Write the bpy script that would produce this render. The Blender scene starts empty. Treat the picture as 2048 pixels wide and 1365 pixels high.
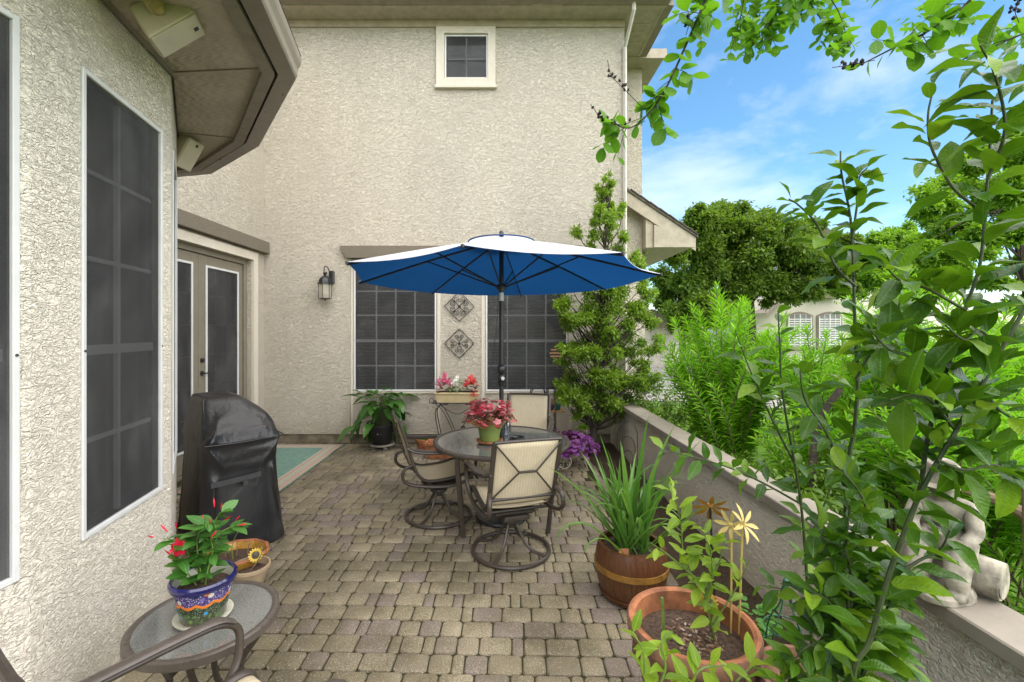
import bpy, math, random
import numpy as np
from mathutils import Vector, Matrix, noise
R = math.radians
random.seed(11)
rng = np.random.default_rng(7)
sc = bpy.context.scene
col = sc.collection

# ------------------------------------------------------------------ camera, world, sun, exposure
CAM_H, F = 1.70, 910.0
cd = bpy.data.cameras.new('camera')
cd.sensor_width = 36.0
cd.lens = F / 2048 * 36
cd.shift_x, cd.shift_y = 24 / 2048, -22 / 2048
cd.clip_start, cd.clip_end = 0.05, 2000
cam = bpy.data.objects.new('camera', cd)
cam.location = (0, 0, CAM_H)
cam.rotation_euler = (R(90), 0, 0)
col.objects.link(cam)
sc.camera = cam

SUN_EL, SUN_AZ = R(57), R(134)      # azimuth clockwise from +Y
world = bpy.data.worlds.new('World')
sc.world = world
world.use_nodes = True
wn, wl = world.node_tree.nodes, world.node_tree.links
wn.clear()
wout = wn.new('ShaderNodeOutputWorld')
wbg = wn.new('ShaderNodeBackground')
sky = wn.new('ShaderNodeTexSky')
sky.sky_type = 'NISHITA'
sky.sun_disc = False
sky.sun_elevation = SUN_EL
sky.sun_rotation = SUN_AZ
sky.dust_density = 0.4
sky.ozone_density = 1.6
wbg.inputs['Strength'].default_value = 0.13
# thin cirrus: real cloud cover mixed over the whole sky
tc = wn.new('ShaderNodeTexCoord')
mp = wn.new('ShaderNodeMapping')
mp.inputs['Scale'].default_value = (1.0, 1.2, 2.6)
mp.inputs['Rotation'].default_value = (0, R(16), R(25))
nz = wn.new('ShaderNodeTexNoise')
nz.inputs['Scale'].default_value = 2.6
nz.inputs['Detail'].default_value = 8
nz.inputs['Roughness'].default_value = 0.58
nz.inputs['Distortion'].default_value = 0.25
rp = wn.new('ShaderNodeValToRGB')
rp.color_ramp.elements[0].position = 0.47
rp.color_ramp.elements[0].color = (0.02, 0.02, 0.02, 1)
rp.color_ramp.elements[1].position = 0.80
rp.color_ramp.elements[1].color = (0.60, 0.60, 0.60, 1)
mx = wn.new('ShaderNodeMixRGB')
mx.inputs['Color2'].default_value = (6.6, 6.7, 6.8, 1)
hs = wn.new('ShaderNodeHueSaturation')
hs.inputs['Saturation'].default_value = 1.24
hs.inputs['Hue'].default_value = 0.490
hs.inputs['Value'].default_value = 1.12
wl.new(tc.outputs['Generated'], mp.inputs['Vector'])
wl.new(mp.outputs['Vector'], nz.inputs['Vector'])
wl.new(nz.outputs['Fac'], rp.inputs['Fac'])
wl.new(sky.outputs['Color'], hs.inputs['Color'])
wl.new(rp.outputs['Color'], mx.inputs['Fac'])
wl.new(hs.outputs['Color'], mx.inputs['Color1'])
wl.new(mx.outputs['Color'], wbg.inputs['Color'])
wl.new(wbg.outputs['Background'], wout.inputs['Surface'])

sd = bpy.data.lights.new('sun', 'SUN')
sd.energy = 5.0
sd.angle = R(118)
sd.color = (1.0, 0.895, 0.78)
sun = bpy.data.objects.new('sun', sd)
sv = Vector((math.sin(SUN_AZ) * math.cos(SUN_EL), math.cos(SUN_AZ) * math.cos(SUN_EL), math.sin(SUN_EL)))
sun.rotation_euler = sv.to_track_quat('Z', 'Y').to_euler()
sun.location = sv * 30
col.objects.link(sun)

sc.view_settings.view_transform = 'Standard'
sc.view_settings.look = 'None'
sc.view_settings.gamma = 1
sc.view_settings.use_curve_mapping = False
sc.view_settings.exposure = 0.84
sc.render.engine = 'CYCLES'
sc.cycles.max_bounces = 7
sc.cycles.diffuse_bounces = 4
sc.cycles.glossy_bounces = 3
sc.cycles.transmission_bounces = 4
sc.cycles.transparent_max_bounces = 12
sc.cycles.use_denoising = True
sc.cycles.caustics_reflective = False
sc.cycles.caustics_refractive = False

# ------------------------------------------------------------------ measuring helpers (real 3D positions)
def G(px, py, z=0.0):
    y = (CAM_H - z) * F / (py - 660.0)
    return Vector(((px - 1000.0) / F * y, y, z))
def P(px, py, y):
    return Vector(((px - 1000.0) / F * y, y, CAM_H - (py - 660.0) / F * y))

# ------------------------------------------------------------------ object helpers
def tag(o, label=None, cat=None, group=None, kind=None):
    if label: o['label'] = label
    if cat: o['category'] = cat
    if group: o['group'] = group
    if kind: o['kind'] = kind
    return o
def thing(name, label, cat, loc=(0, 0, 0), rz=0.0, group=None):
    o = bpy.data.objects.new(name, None)
    o.empty_display_size = 0.1
    col.objects.link(o)
    o.location = loc
    o.rotation_euler = (0, 0, rz)
    return tag(o, label, cat, group)
def link(name, me, parent=None, mtx=None):
    o = bpy.data.objects.new(name, me)
    col.objects.link(o)
    if parent is not None: o.parent = parent
    if mtx is not None: o.matrix_basis = mtx
    return o
def copy_tree(o, parent=None):
    c = o.copy()
    col.objects.link(c)
    c.parent = parent
    for ch in o.children: copy_tree(ch, c)
    return c
def orient(loc, d, up=(0, 0, 1), s=1.0):
    y = Vector(d).normalized()
    u = Vector(up)
    x = y.cross(u)
    if x.length < 1e-4: x = y.cross(Vector((1, 0.3, 0)))
    x.normalize()
    z = x.cross(y)
    m = Matrix((x, y, z)).transposed().to_4x4()
    return Matrix.Translation(loc) @ m @ Matrix.Diagonal((s, s, s, 1))
def spline(pts, k=6, closed=False):
    pts = [Vector(p) for p in pts]
    n = len(pts)
    out = []
    rngi = range(n) if closed else range(n - 1)
    for i in rngi:
        if closed:
            a, b, c, d = pts[(i - 1) % n], pts[i], pts[(i + 1) % n], pts[(i + 2) % n]
        else:
            b, c = pts[i], pts[i + 1]
            a = pts[i - 1] if i > 0 else b * 2 - c
            d = pts[i + 2] if i + 2 < n else c * 2 - b
        for j in range(k):
            t = j / k
            out.append(0.5 * ((2 * b) + (c - a) * t + (2 * a - 5 * b + 4 * c - d) * t * t + (3 * b - a - 3 * c + d) * t ** 3))
    if not closed: out.append(pts[-1].copy())
    return out

class MB:
    def __init__(s):
        s.v, s.f, s.mi = [], [], []
    def add(s, vs, fs, mi=0):
        o = len(s.v)
        s.v += [tuple(v) for v in vs]
        for f in fs:
            s.f.append([i + o for i in f]); s.mi.append(mi)
        return s
    def box(s, a, b, mtx=None, mi=0):
        x0, y0, z0 = a; x1, y1, z1 = b
        vs = [Vector(p) for p in ((x0,y0,z0),(x1,y0,z0),(x1,y1,z0),(x0,y1,z0),(x0,y0,z1),(x1,y0,z1),(x1,y1,z1),(x0,y1,z1))]
        if mtx is not None: vs = [mtx @ v for v in vs]
        return s.add(vs, [(3,2,1,0),(4,5,6,7),(0,1,5,4),(1,2,6,5),(2,3,7,6),(3,0,4,7)], mi)
    def bbox(s, a, b, r=0.004, mtx=None, mi=0):
        """box with chamfered edges"""
        x0, y0, z0 = a; x1, y1, z1 = b
        pts = []
        cor = [(x0, y0), (x1, y0), (x1, y1), (x0, y1)]
        def ring(ins, z):
            o = []
            X0, X1, Y0, Y1 = x0 + ins, x1 - ins, y0 + ins, y1 - ins
            c = r * 0.9
            o += [(X0 + c, Y0, z), (X1 - c, Y0, z), (X1, Y0 + c, z), (X1, Y1 - c, z), (X1 - c, Y1, z), (X0 + c, Y1, z), (X0, Y1 - c, z), (X0, Y0 + c, z)]
            return o
        vs = ring(r, z0) + ring(0, z0 + r) + ring(0, z1 - r) + ring(r, z1)
        fs = [tuple(range(7, -1, -1)), tuple(range(24, 32))]
        for k in range(3):
            for i in range(8):
                j = (i + 1) % 8
                fs.append((k*8+i, k*8+j, k*8+8+j, k*8+8+i))
        vs = [Vector(v) for v in vs]
        if mtx is not None: vs = [mtx @ v for v in vs]
        return s.add(vs, fs, mi)
    def tube(s, pts, r, n=8, closed=False, flat=(1, 1), up=None, mi=0):
        pts = [Vector(p) for p in pts]
        m = len(pts)
        rr = r if isinstance(r, (list, tuple)) else [r] * m
        T = []
        for i in range(m):
            if closed: t = pts[(i + 1) % m] - pts[(i - 1) % m]
            else: t = pts[min(i + 1, m - 1)] - pts[max(i - 1, 0)]
            T.append(t.normalized() if t.length > 1e-9 else Vector((0, 0, 1)))
        u = Vector(up) if up else (Vector((0, 0, 1)) if abs(T[0].z) < 0.9 else Vector((1, 0, 0)))
        vs = []
        for i in range(m):
            if up: u = Vector(up)
            a = T[i].cross(u)
            if a.length < 1e-6: a = T[i].cross(Vector((0.3, 1, 0.2)))
            a.normalize()
            b = a.cross(T[i]).normalized()
            u = b
            for k in range(n):
                w = 2 * math.pi * k / n
                vs.append(pts[i] + a * (math.cos(w) * rr[i] * flat[0]) + b * (math.sin(w) * rr[i] * flat[1]))
        fs = []
        for i in range(m if closed else m - 1):
            i2 = (i + 1) % m
            for k in range(n):
                k2 = (k + 1) % n
                fs.append((i*n+k, i*n+k2, i2*n+k2, i2*n+k))
        if not closed:
            fs.append(tuple(range(n - 1, -1, -1)))
            fs.append(tuple(range((m-1)*n, m*n)))
        return s.add(vs, fs, mi)
    def lathe(s, prof, n=24, c=(0, 0, 0), mi=0, a0=0.0, a1=2 * math.pi, sx=1.0, sy=1.0):
        full = abs(a1 - a0 - 2 * math.pi) < 1e-6
        m = n if full else n + 1
        vs = []
        for (r, z) in prof:
            for k in range(m):
                w = a0 + (a1 - a0) * k / n
                vs.append((c[0] + r * math.cos(w) * sx, c[1] + r * math.sin(w) * sy, c[2] + z))
        fs = []
        for i in range(len(prof) - 1):
            for k in range(n):
                k2 = (k + 1) % m
                fs.append((i*m+k, i*m+k2, (i+1)*m+k2, (i+1)*m+k))
        return s.add(vs, fs, mi)
    def prism(s, poly, axis, a, b, mi=0):
        """extrude a 2D polygon along an axis: axis 'y' uses (x,z), 'x' uses (y,z), 'z' uses (x,y)"""
        def mk(p, t):
            return {'y': (p[0], t, p[1]), 'x': (t, p[0], p[1]), 'z': (p[0], p[1], t)}[axis]
        n = len(poly)
        vs = [mk(p, a) for p in poly] + [mk(p, b) for p in poly]
        fs = [tuple(range(n)), tuple(range(2*n-1, n-1, -1))]
        for i in range(n):
            j = (i + 1) % n
            fs.append((j, i, i + n, j + n))
        return s.add(vs, fs, mi)
    def mesh(s, name, mats=None, smooth=False):
        me = bpy.data.meshes.new(name)
        me.from_pydata(s.v, [], s.f)
        if mats is not None:
            for m in (mats if isinstance(mats, (list, tuple)) else [mats]): me.materials.append(m)
            if any(s.mi): me.polygons.foreach_set('material_index', s.mi)
        me.validate()
        if smooth:
            me.polygons.foreach_set('use_smooth', [True] * len(me.polygons))
            if smooth != 'all':
                me.update()
                try: me.set_sharp_from_angle(angle=R(smooth if not isinstance(smooth, bool) else 38))
                except Exception: pass
        me.update()
        return me
    def build(s, name, mat, parent=None, smooth=False, mtx=None, **kw):
        return tag(link(name, s.mesh(name, mat, smooth), parent, mtx), **kw)

# ------------------------------------------------------------------ material helpers
class NT:
    def __init__(s, name):
        s.m = bpy.data.materials.new(name)
        s.m.use_nodes = True
        s.n, s.l = s.m.node_tree.nodes, s.m.node_tree.links
        s.n.clear()
        s.out = s.n.new('ShaderNodeOutputMaterial')
    def new(s, t, **kw):
        x = s.n.new('ShaderNode' + t)
        for k, v in kw.items():
            if k in x.inputs: x.inputs[k].default_value = v
            else: setattr(x, k, v)
        return x
    def ln(s, a, b): s.l.new(a, b)
    def coord(s, scale=(1, 1, 1), kind='Object'):
        t = s.new('TexCoord'); m = s.new('Mapping')
        m.inputs['Scale'].default_value = scale
        s.ln(t.outputs[kind], m.inputs['Vector'])
        return m.outputs['Vector']
    def noise(s, vec, scale, detail=3, rough=0.5, dist=0.0):
        x = s.new('TexNoise', Scale=scale, Detail=detail, Roughness=rough, Distortion=dist)
        s.ln(vec, x.inputs['Vector'])
        return x.outputs['Fac']
    def ramp(s, fac, stops, interp='LINEAR'):
        x = s.new('ValToRGB')
        cr = x.color_ramp
        cr.interpolation = interp
        while len(cr.elements) < len(stops): cr.elements.new(0.5)
        for e, (p, c) in zip(cr.elements, stops):
            e.position = p
            e.color = (c, c, c, 1) if isinstance(c, (int, float)) else (*c[:3], 1)
        s.ln(fac, x.inputs['Fac'])
        return x.outputs['Color']
    def mix(s, fac, a, b, mode='MIX'):
        x = s.new('MixRGB', blend_type=mode)
        for v, i in ((fac, 0), (a, 1), (b, 2)):
            if isinstance(v, (int, float)): x.inputs[i].default_value = v if i == 0 else (v, v, v, 1)
            elif isinstance(v, (tuple, list)): x.inputs[i].default_value = (*v[:3], 1)
            else: s.ln(v, x.inputs[i])
        return x.outputs['Color']
    def math(s, op, a, b=0.0):
        x = s.new('Math', operation=op)
        for v, i in ((a, 0), (b, 1)):
            if isinstance(v, (int, float)): x.inputs[i].default_value = v
            else: s.ln(v, x.inputs[i])
        return x.outputs[0]
    def bump(s, h, strength=0.5, dist=0.01):
        x = s.new('Bump', Strength=strength, Distance=dist)
        s.ln(h, x.inputs['Height'])
        return x.outputs['Normal']
    def pbr(s, color, rough=0.6, metal=0.0, spec=0.5, normal=None, coat=0.0, **kw):
        b = s.new('BsdfPrincipled', Metallic=metal, **{'Specular IOR Level': spec, 'Coat Weight': coat}, **kw)
        for v, k in ((color, 'Base Color'), (rough, 'Roughness'), (normal, 'Normal')):
            if v is None: continue
            if isinstance(v, (int, float)): b.inputs[k].default_value = v
            elif isinstance(v, (tuple, list)): b.inputs[k].default_value = (*v[:3], 1)
            else: s.ln(v, b.inputs[k])
        return b.outputs[0]
    def done(s, sh):
        s.ln(sh, s.out.inputs['Surface'])
        return s.m

def simple(name, c, rough=0.55, metal=0.0, spec=0.5, var=0.12, vs=9.0, bumpd=0.0, bs=60.0, coat=0.0):
    """plain coloured surface with slight uneven tone and fine relief"""
    t = NT(name)
    v = t.coord()
    n = t.noise(v, vs, 5, 0.6)
    c2 = tuple(x * (1 - var * 1.6) for x in c); c1 = tuple(min(1, x * (1 + var)) for x in c)
    colr = t.ramp(n, [(0.3, c2), (0.7, c1)])
    r = t.ramp(t.noise(v, vs * 2.3, 4), [(0.3, max(0.02, rough - 0.08)), (0.7, min(1, rough + 0.08))])
    nrm = t.bump(t.noise(v, bs, 2), 0.6, min(bumpd, 0.22 / bs)) if bumpd else None
    return t.done(t.pbr(colr, r, metal, spec, nrm, coat))

def leaf_mat(name, dark, light, rough=0.35, trans=0.35, rnd='object', young=None, spec=0.5, vein=True):
    t = NT(name)
    if rnd == 'object':
        r = t.new('ObjectInfo').outputs['Random']
    else:
        r = t.new('NewGeometry').outputs['Random Per Island']
    stops = [(0.0, dark), (0.65, light)]
    if young: stops.append((1.0, young))
    c = t.ramp(r, stops)
    n = t.noise(t.coord(), 14 if rnd == 'object' else 1.7, 3)
    c = t.mix(t.ramp(n, [(0.35, 0.0), (0.7, 0.35)]), c, light)
    nrm = None
    if vein and rnd == 'object':
        tcv = t.new('TexCoord'); sx = t.new('SeparateXYZ'); t.ln(tcv.outputs['Object'], sx.inputs[0])
        ax = t.math('ABSOLUTE', sx.outputs['X'])
        rib = t.ramp(ax, [(0.006, 1.0), (0.016, 0.0)])
        side = t.math('SINE', t.math('MULTIPLY', t.math('SUBTRACT', sx.outputs['Y'], t.math('MULTIPLY', ax, 0.8)), 75.0))
        sv2 = t.ramp(side, [(0.90, 0.0), (0.99, 1.0)])
        c = t.mix(t.math('MULTIPLY', rib, 0.6), c, tuple(min(1, x * 1.5 + 0.05) for x in light))
        c = t.mix(t.math('MULTIPLY', sv2, 0.08), c, tuple(min(1, x * 1.3 + 0.03) for x in light))
        hgt = t.math('ADD', t.math('MULTIPLY', side, 0.07), t.noise(t.coord((12, 12, 12)), 1.0, 2))
        nrm = t.bump(hgt, 0.5, 0.004)
    p = t.pbr(c, rough, 0, spec, nrm)
    tr = t.new('BsdfTranslucent')
    t.ln(t.mix(0.55, c, tuple(min(1, x * 1.9 + 0.02) if i != 2 else x * 0.7 for i, x in enumerate(light))), tr.inputs['Color'])
    ms = t.new('MixShader', Fac=trans)
    t.ln(p, ms.inputs[1]); t.ln(tr.outputs[0], ms.inputs[2])
    return t.done(ms.outputs[0])

M = {}
# stucco: skip-trowel texture, ridges drawn out horizontally
def stucco(name, c, sc_=1.0, dist=0.008, dirt=0.5):
    t = NT(name)
    v = t.coord((sc_, sc_, sc_ * 1.9))
    n1 = t.noise(v, 15, 3.0, 0.5, 1.1)
    n2 = t.noise(v, 33, 2.5, 0.55, 0.8)
    pl = t.ramp(n1, [(0.42, 0.0), (0.49, 1.0), (0.60, 0.40), (0.70, 0.7)])
    pl2 = t.ramp(n2, [(0.42, 0.0), (0.53, 1.0), (0.66, 0.6)])
    fine = t.noise(t.coord(), 150, 1, 0.5)
    h = t.math('ADD', t.math('MULTIPLY', pl, 0.62), t.math('ADD', t.math('MULTIPLY', pl2, 0.32), t.math('MULTIPLY', fine, 0.10)))
    nrm = t.bump(h, 1.0, dist)
    big = t.noise(t.coord((1, 1, 0.5)), 1.1, 5, 0.6)
    cc = t.ramp(big, [(0.3, tuple(x * 0.92 for x in c)), (0.7, tuple(min(1, x * 1.05) for x in c))])
    cc = t.mix(t.math('MULTIPLY', t.ramp(t.noise(v, 60, 2), [(0.45, 0), (0.8, 1)]), 0.22), cc, tuple(x * 0.72 for x in c))
    strk = t.noise(t.coord((5, 5, 0.35)), 1.0, 5, 0.65)
    cc = t.mix(t.math('MULTIPLY', t.ramp(strk, [(0.50, 0), (0.72, 1)]), 0.20), cc, tuple(x * k for x, k in zip(c, (0.78, 0.74, 0.66))))
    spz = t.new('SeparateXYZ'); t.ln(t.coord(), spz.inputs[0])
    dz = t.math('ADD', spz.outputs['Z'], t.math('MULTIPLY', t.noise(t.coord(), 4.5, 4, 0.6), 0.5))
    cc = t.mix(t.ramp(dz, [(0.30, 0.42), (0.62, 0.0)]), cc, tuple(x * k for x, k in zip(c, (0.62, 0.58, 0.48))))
    return t.done(t.pbr(cc, 0.88, 0, 0.25, nrm))
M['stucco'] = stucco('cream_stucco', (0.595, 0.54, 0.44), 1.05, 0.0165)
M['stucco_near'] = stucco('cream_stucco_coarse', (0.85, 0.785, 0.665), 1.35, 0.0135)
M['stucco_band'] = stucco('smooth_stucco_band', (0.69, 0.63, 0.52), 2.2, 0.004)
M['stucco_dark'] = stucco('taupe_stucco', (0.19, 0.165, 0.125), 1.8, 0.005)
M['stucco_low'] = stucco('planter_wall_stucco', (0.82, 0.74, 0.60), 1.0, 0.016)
M['stucco_far'] = simple('far_stucco', (0.66, 0.61, 0.53), 0.9, var=0.05, vs=0.6)
M['taupe'] = simple('taupe_paint', (0.24, 0.205, 0.155), 0.55, bumpd=0.001)
M['beige'] = simple('beige_paint', (0.38, 0.33, 0.245), 0.6, bumpd=0.001)
M['white'] = simple('white_aluminium', (0.62, 0.62, 0.61), 0.35, var=0.04)
M['offwhite'] = simple('offwhite_paint', (0.54, 0.50, 0.42), 0.5, var=0.08)
M['muntin'] = simple('white_muntin', (0.82, 0.82, 0.82), 0.4, var=0.03)
M['door'] = simple('door_paint', (0.195, 0.172, 0.128), 0.45, var=0.06, bumpd=0.0008)
M['black_metal'] = simple('black_metal', (0.018, 0.018, 0.02), 0.38, var=0.2)
M['bronze'] = simple('bronze_chair_paint', (0.055, 0.044, 0.035), 0.36, 0.0, var=0.10, vs=25, bumpd=0.0004, bs=300)
M['bronze_light'] = simple('bronze_rim_paint', (0.085, 0.070, 0.057), 0.32, var=0.08, vs=25)
M['concrete'] = simple('foundation_concrete', (0.20, 0.165, 0.11), 0.9, var=0.35, vs=6, bumpd=0.004, bs=40)
M['cap'] = simple('wall_cap_render', (0.27, 0.238, 0.188), 0.8, var=0.12, vs=5, bumpd=0.0015, bs=160)
M['soil'] = simple('potting_soil', (0.075, 0.045, 0.028), 0.95, var=0.5, vs=55, bumpd=0.012, bs=70)
M['bark'] = simple('dark_bark', (0.055, 0.042, 0.03), 0.9, var=0.3, vs=20, bumpd=0.006, bs=60)
M['bark_tan'] = simple('tan_bark', (0.20, 0.14, 0.085), 0.85, var=0.25, vs=20, bumpd=0.004, bs=60)
M['stem_green'] = simple('green_stem', (0.055, 0.075, 0.022), 0.6, var=0.25, vs=30)
M['stem_young'] = simple('young_green_stem', (0.14, 0.22, 0.04), 0.5, var=0.2, vs=30)
M['terracotta'] = simple('terracotta', (0.40, 0.150, 0.062), 0.78, var=0.34, vs=11, bumpd=0.001)
M['terracotta_old'] = simple('weathered_terracotta', (0.27, 0.14, 0.085), 0.85, var=0.45, vs=9, bumpd=0.003, bs=80)
M['roof'] = simple('grey_shingle', (0.11, 0.095, 0.075), 0.9, var=0.3, vs=12, bumpd=0.004)
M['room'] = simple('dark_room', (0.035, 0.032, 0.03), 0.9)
M['brass'] = simple('aged_brass_band', (0.30, 0.15, 0.028), 0.5, 0.2, var=0.3, vs=20)
M['cast_stone'] = simple('weathered_cast_stone', (0.36, 0.325, 0.25), 0.85, var=0.55, vs=11, bumpd=0.004, bs=50)
# soffit boards with raised wood grain
def soffit_mat():
    t = NT('soffit_grain')
    v = t.coord((3, 14, 3))
    w = t.new('TexWave', Scale=1.6, Distortion=9.0, Detail=3.0)
    w.inputs['Detail Scale'].default_value = 0.7
    t.ln(v, w.inputs['Vector'])
    n = t.noise(t.coord(), 5, 4)
    c = t.ramp(n, [(0.3, (0.36, 0.315, 0.235)), (0.7, (0.46, 0.40, 0.305))])
    return t.done(t.pbr(c, 0.55, 0, 0.4, t.bump(w.outputs['Fac'], 0.6, 0.006)))
M['soffit'] = soffit_mat()
M['gutter'] = simple('gutter_metal', (0.26, 0.225, 0.18), 0.35, 0.2, var=0.06)
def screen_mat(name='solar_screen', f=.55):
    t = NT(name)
    d = t.pbr(t.ramp(t.noise(t.coord((1, 1, .6)), 2.2, 6, .65, .6), [(0.3, (0.040, 0.040, 0.041)), (0.5, (0.062, 0.062, 0.062)), (0.72, (0.12, 0.12, 0.118))]), 0.75, 0, 0.2)  # cloudy grey tones in the colour stand in for reflected trees
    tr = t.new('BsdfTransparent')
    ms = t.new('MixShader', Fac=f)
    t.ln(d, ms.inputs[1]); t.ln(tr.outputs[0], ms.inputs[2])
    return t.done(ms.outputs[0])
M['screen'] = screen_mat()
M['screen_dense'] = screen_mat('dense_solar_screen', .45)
def glass_mat(name, tint=(0.9, 0.93, 0.92), refl=0.12, rough=0.02, bump=0.0):
    t = NT(name)
    g = t.new('BsdfGlossy', Roughness=rough)
    g.inputs['Color'].default_value = (0.9, 0.9, 0.9, 1)
    if bump: t.ln(t.bump(t.noise(t.coord(), 160, 2), 0.5, bump), g.inputs['Normal'])
    tr = t.new('BsdfTransparent')
    tr.inputs['Color'].default_value = (*tint, 1)
    fr = t.new('Fresnel', IOR=1.5)
    f = t.math('ADD', t.math('MULTIPLY', fr.outputs[0], 0.9), refl * 0.4)
    ms = t.new('MixShader')
    t.ln(f, ms.inputs[0]); t.ln(tr.outputs[0], ms.inputs[1]); t.ln(g.outputs[0], ms.inputs[2])
    return t.done(ms.outputs[0])
M['glass'] = glass_mat('window_glass')
def table_glass():
    t = NT('frosted_table_glass')
    nrm = t.bump(t.noise(t.coord(), 130, 1), 0.5, 0.0006)
    gv = t.ramp(t.noise(t.coord(), 170, 2, .6), [(.35, (.13, .135, .125)), (.65, (.27, .275, .255))])
    p = t.pbr(gv, 0.08, 0, 1.0, nrm, coat=.6)
    tr = t.new('BsdfTransparent'); tr.inputs['Color'].default_value = (0.75, 0.82, 0.78, 1)
    ms = t.new('MixShader', Fac=0.22)
    t.ln(p, ms.inputs[1]); t.ln(tr.outputs[0], ms.inputs[2])
    return t.done(ms.outputs[0])
M['table_glass'] = table_glass()
def sling():
    t = NT('tan_sling_mesh')
    v = t.coord((1, 1, 1))
    w = t.new('TexWave', Scale=15.0, Distortion=0.6, bands_direction='X')
    t.ln(v, w.inputs['Vector'])
    n = t.noise(v, 30, 3)
    c = t.mix(t.math('MULTIPLY', w.outputs['Fac'], 0.6), (0.76, 0.655, 0.46), (0.60, 0.50, 0.335))
    c = t.mix(t.ramp(n, [(0.4, 0.0), (0.75, 0.3)]), c, (0.50, 0.42, 0.28))
    p = t.pbr(c, 0.8, 0, 0.2, t.bump(w.outputs['Fac'], 0.3, 0.001))
    tl = t.new('BsdfTranslucent'); tl.inputs['Color'].default_value = (0.6, 0.5, 0.36, 1)
    ms = t.new('MixShader', Fac=0.22)
    t.ln(p, ms.inputs[1]); t.ln(tl.outputs[0], ms.inputs[2])
    return t.done(ms.outputs[0])
M['sling'] = sling()
def paver_mat(name, rnd):
    t = NT(name)
    r = t.new('ObjectInfo').outputs['Random'] if rnd == 'object' else t.new('NewGeometry').outputs['Random Per Island']
    geo = t.new('NewGeometry')
    pos = geo.outputs['Position']
    c = t.ramp(r, [(0.0, (0.305, 0.255, 0.163)), (0.35, (0.40, 0.340, 0.228)), (0.65, (0.345, 0.290, 0.192)), (0.78, (0.265, 0.215, 0.18)), (1.0, (0.315, 0.255, 0.215))])
    blot = t.noise(pos, 1.15, 4, 0.6)
    c = t.mix(t.ramp(blot, [(0.42, 0.0), (0.60, 0.75)]), c, (0.095, 0.08, 0.045))
    moss = t.noise(pos, 7, 5, 0.65)
    c = t.mix(t.ramp(moss, [(0.44, 0.0), (0.72, 0.5)]), c, (0.16, 0.14, 0.058))
    vor = t.new('TexVoronoi', Scale=120.0); t.ln(pos, vor.inputs['Vector'])
    spk = t.ramp(vor.outputs['Distance'], [(0.20, 1.0), (0.34, 0.0)])
    sel = t.ramp(t.noise(pos, 90, 1), [(0.48, 0.0), (0.56, 0.8)])
    c = t.mix(t.math('MULTIPLY', spk, sel), c, (0.58, 0.53, 0.42))
    gr = t.noise(pos, 230, 1, 0.6)
    c = t.mix(t.ramp(gr, [(0.42, 0.6), (0.58, 0.0)]), c, (0.05, 0.042, 0.026))
    h = t.math('ADD', t.math('MULTIPLY', gr, 0.5), t.noise(pos, 45, 3))
    rr = t.ramp(blot, [(0.4, 0.85), (0.65, 0.55)])
    return t.done(t.pbr(c, rr, 0, 0.4, t.bump(h, 0.6, 0.0016)))
M['paver'] = paver_mat('paver_stone', 'object')
M['paver_isl'] = paver_mat('paver_stone_joined', 'island')
def sand_mat():
    t = NT('joint_sand')
    v = t.coord()
    c = t.ramp(t.noise(v, 12, 5, 0.7), [(0.3, (0.020, 0.017, 0.009)), (0.7, (0.055, 0.050, 0.020))])
    return t.done(t.pbr(c, 0.95, 0, 0.2, t.bump(t.noise(v, 90, 2), 0.8, 0.003)))
M['sand'] = sand_mat()
def lawn_mat():
    t = NT('lawn_ground')
    v = t.coord()
    c = t.ramp(t.noise(v, 2.5, 6, 0.7), [(0.3, (0.055, 0.10, 0.022)), (0.7, (0.12, 0.23, 0.04))])
    return t.done(t.pbr(c, 0.95, 0, 0.2, t.bump(t.noise(v, 30, 3), 0.8, 0.01)))
M['lawn'] = lawn_mat()
M['road'] = simple('road_concrete', (0.30, 0.28, 0.25), 0.9, var=0.12, vs=2, bumpd=0.002)
def mulch_mat():
    t = NT('bed_soil')
    v = t.coord()
    c = t.ramp(t.noise(v, 45, 4, 0.7), [(0.3, (0.022, 0.016, 0.010)), (0.7, (0.075, 0.052, 0.032))])
    return t.done(t.pbr(c, 0.95, 0, 0.2, t.bump(t.noise(v, 50, 2), 1.0, 0.006)))
M['mulch'] = mulch_mat()

# ------------------------------------------------------------------ ground, patio, bed
D = CAM_H * F / 225.0          # distance of the rear house wall
gm = MB()
N = 24
gx = [-400, -60, -10, 1.85, 4, 8, 14, 24, 60, 400]
gy = [-60, -5, 2, 5, 8, 12, 20, 40, 100, 700]
for j, y in enumerate(gy):
    for i, x in enumerate(gx): gm.v.append((x, y, -0.03))
for j in range(len(gy) - 1):
    for i in range(len(gx) - 1):
        a = j * len(gx) + i
        gm.f.append([a, a + 1, a + 1 + len(gx), a + len(gx)]); gm.mi.append(0)
gm.build('ground', M['lawn'], kind='structure', label='green lawn beyond the planter wall', smooth='all')
rm = MB()
cl = spline([(1.5, 13.5, 0), (6, 11.2, 0), (12, 10.2, 0), (20, 9.5, 0), (40, 8.5, 0)], 6)
for k in range(len(cl) - 1):
    w = 1.15
    rm.add([(cl[k].x, cl[k].y - w, -0.022), (cl[k+1].x, cl[k+1].y - w, -0.022), (cl[k+1].x, cl[k+1].y + w, -0.022), (cl[k].x, cl[k].y + w, -0.022)], [(0, 1, 2, 3)])
rm.build('path', M['road'], kind='structure', label='pale concrete path crossing the lawn')

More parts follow.
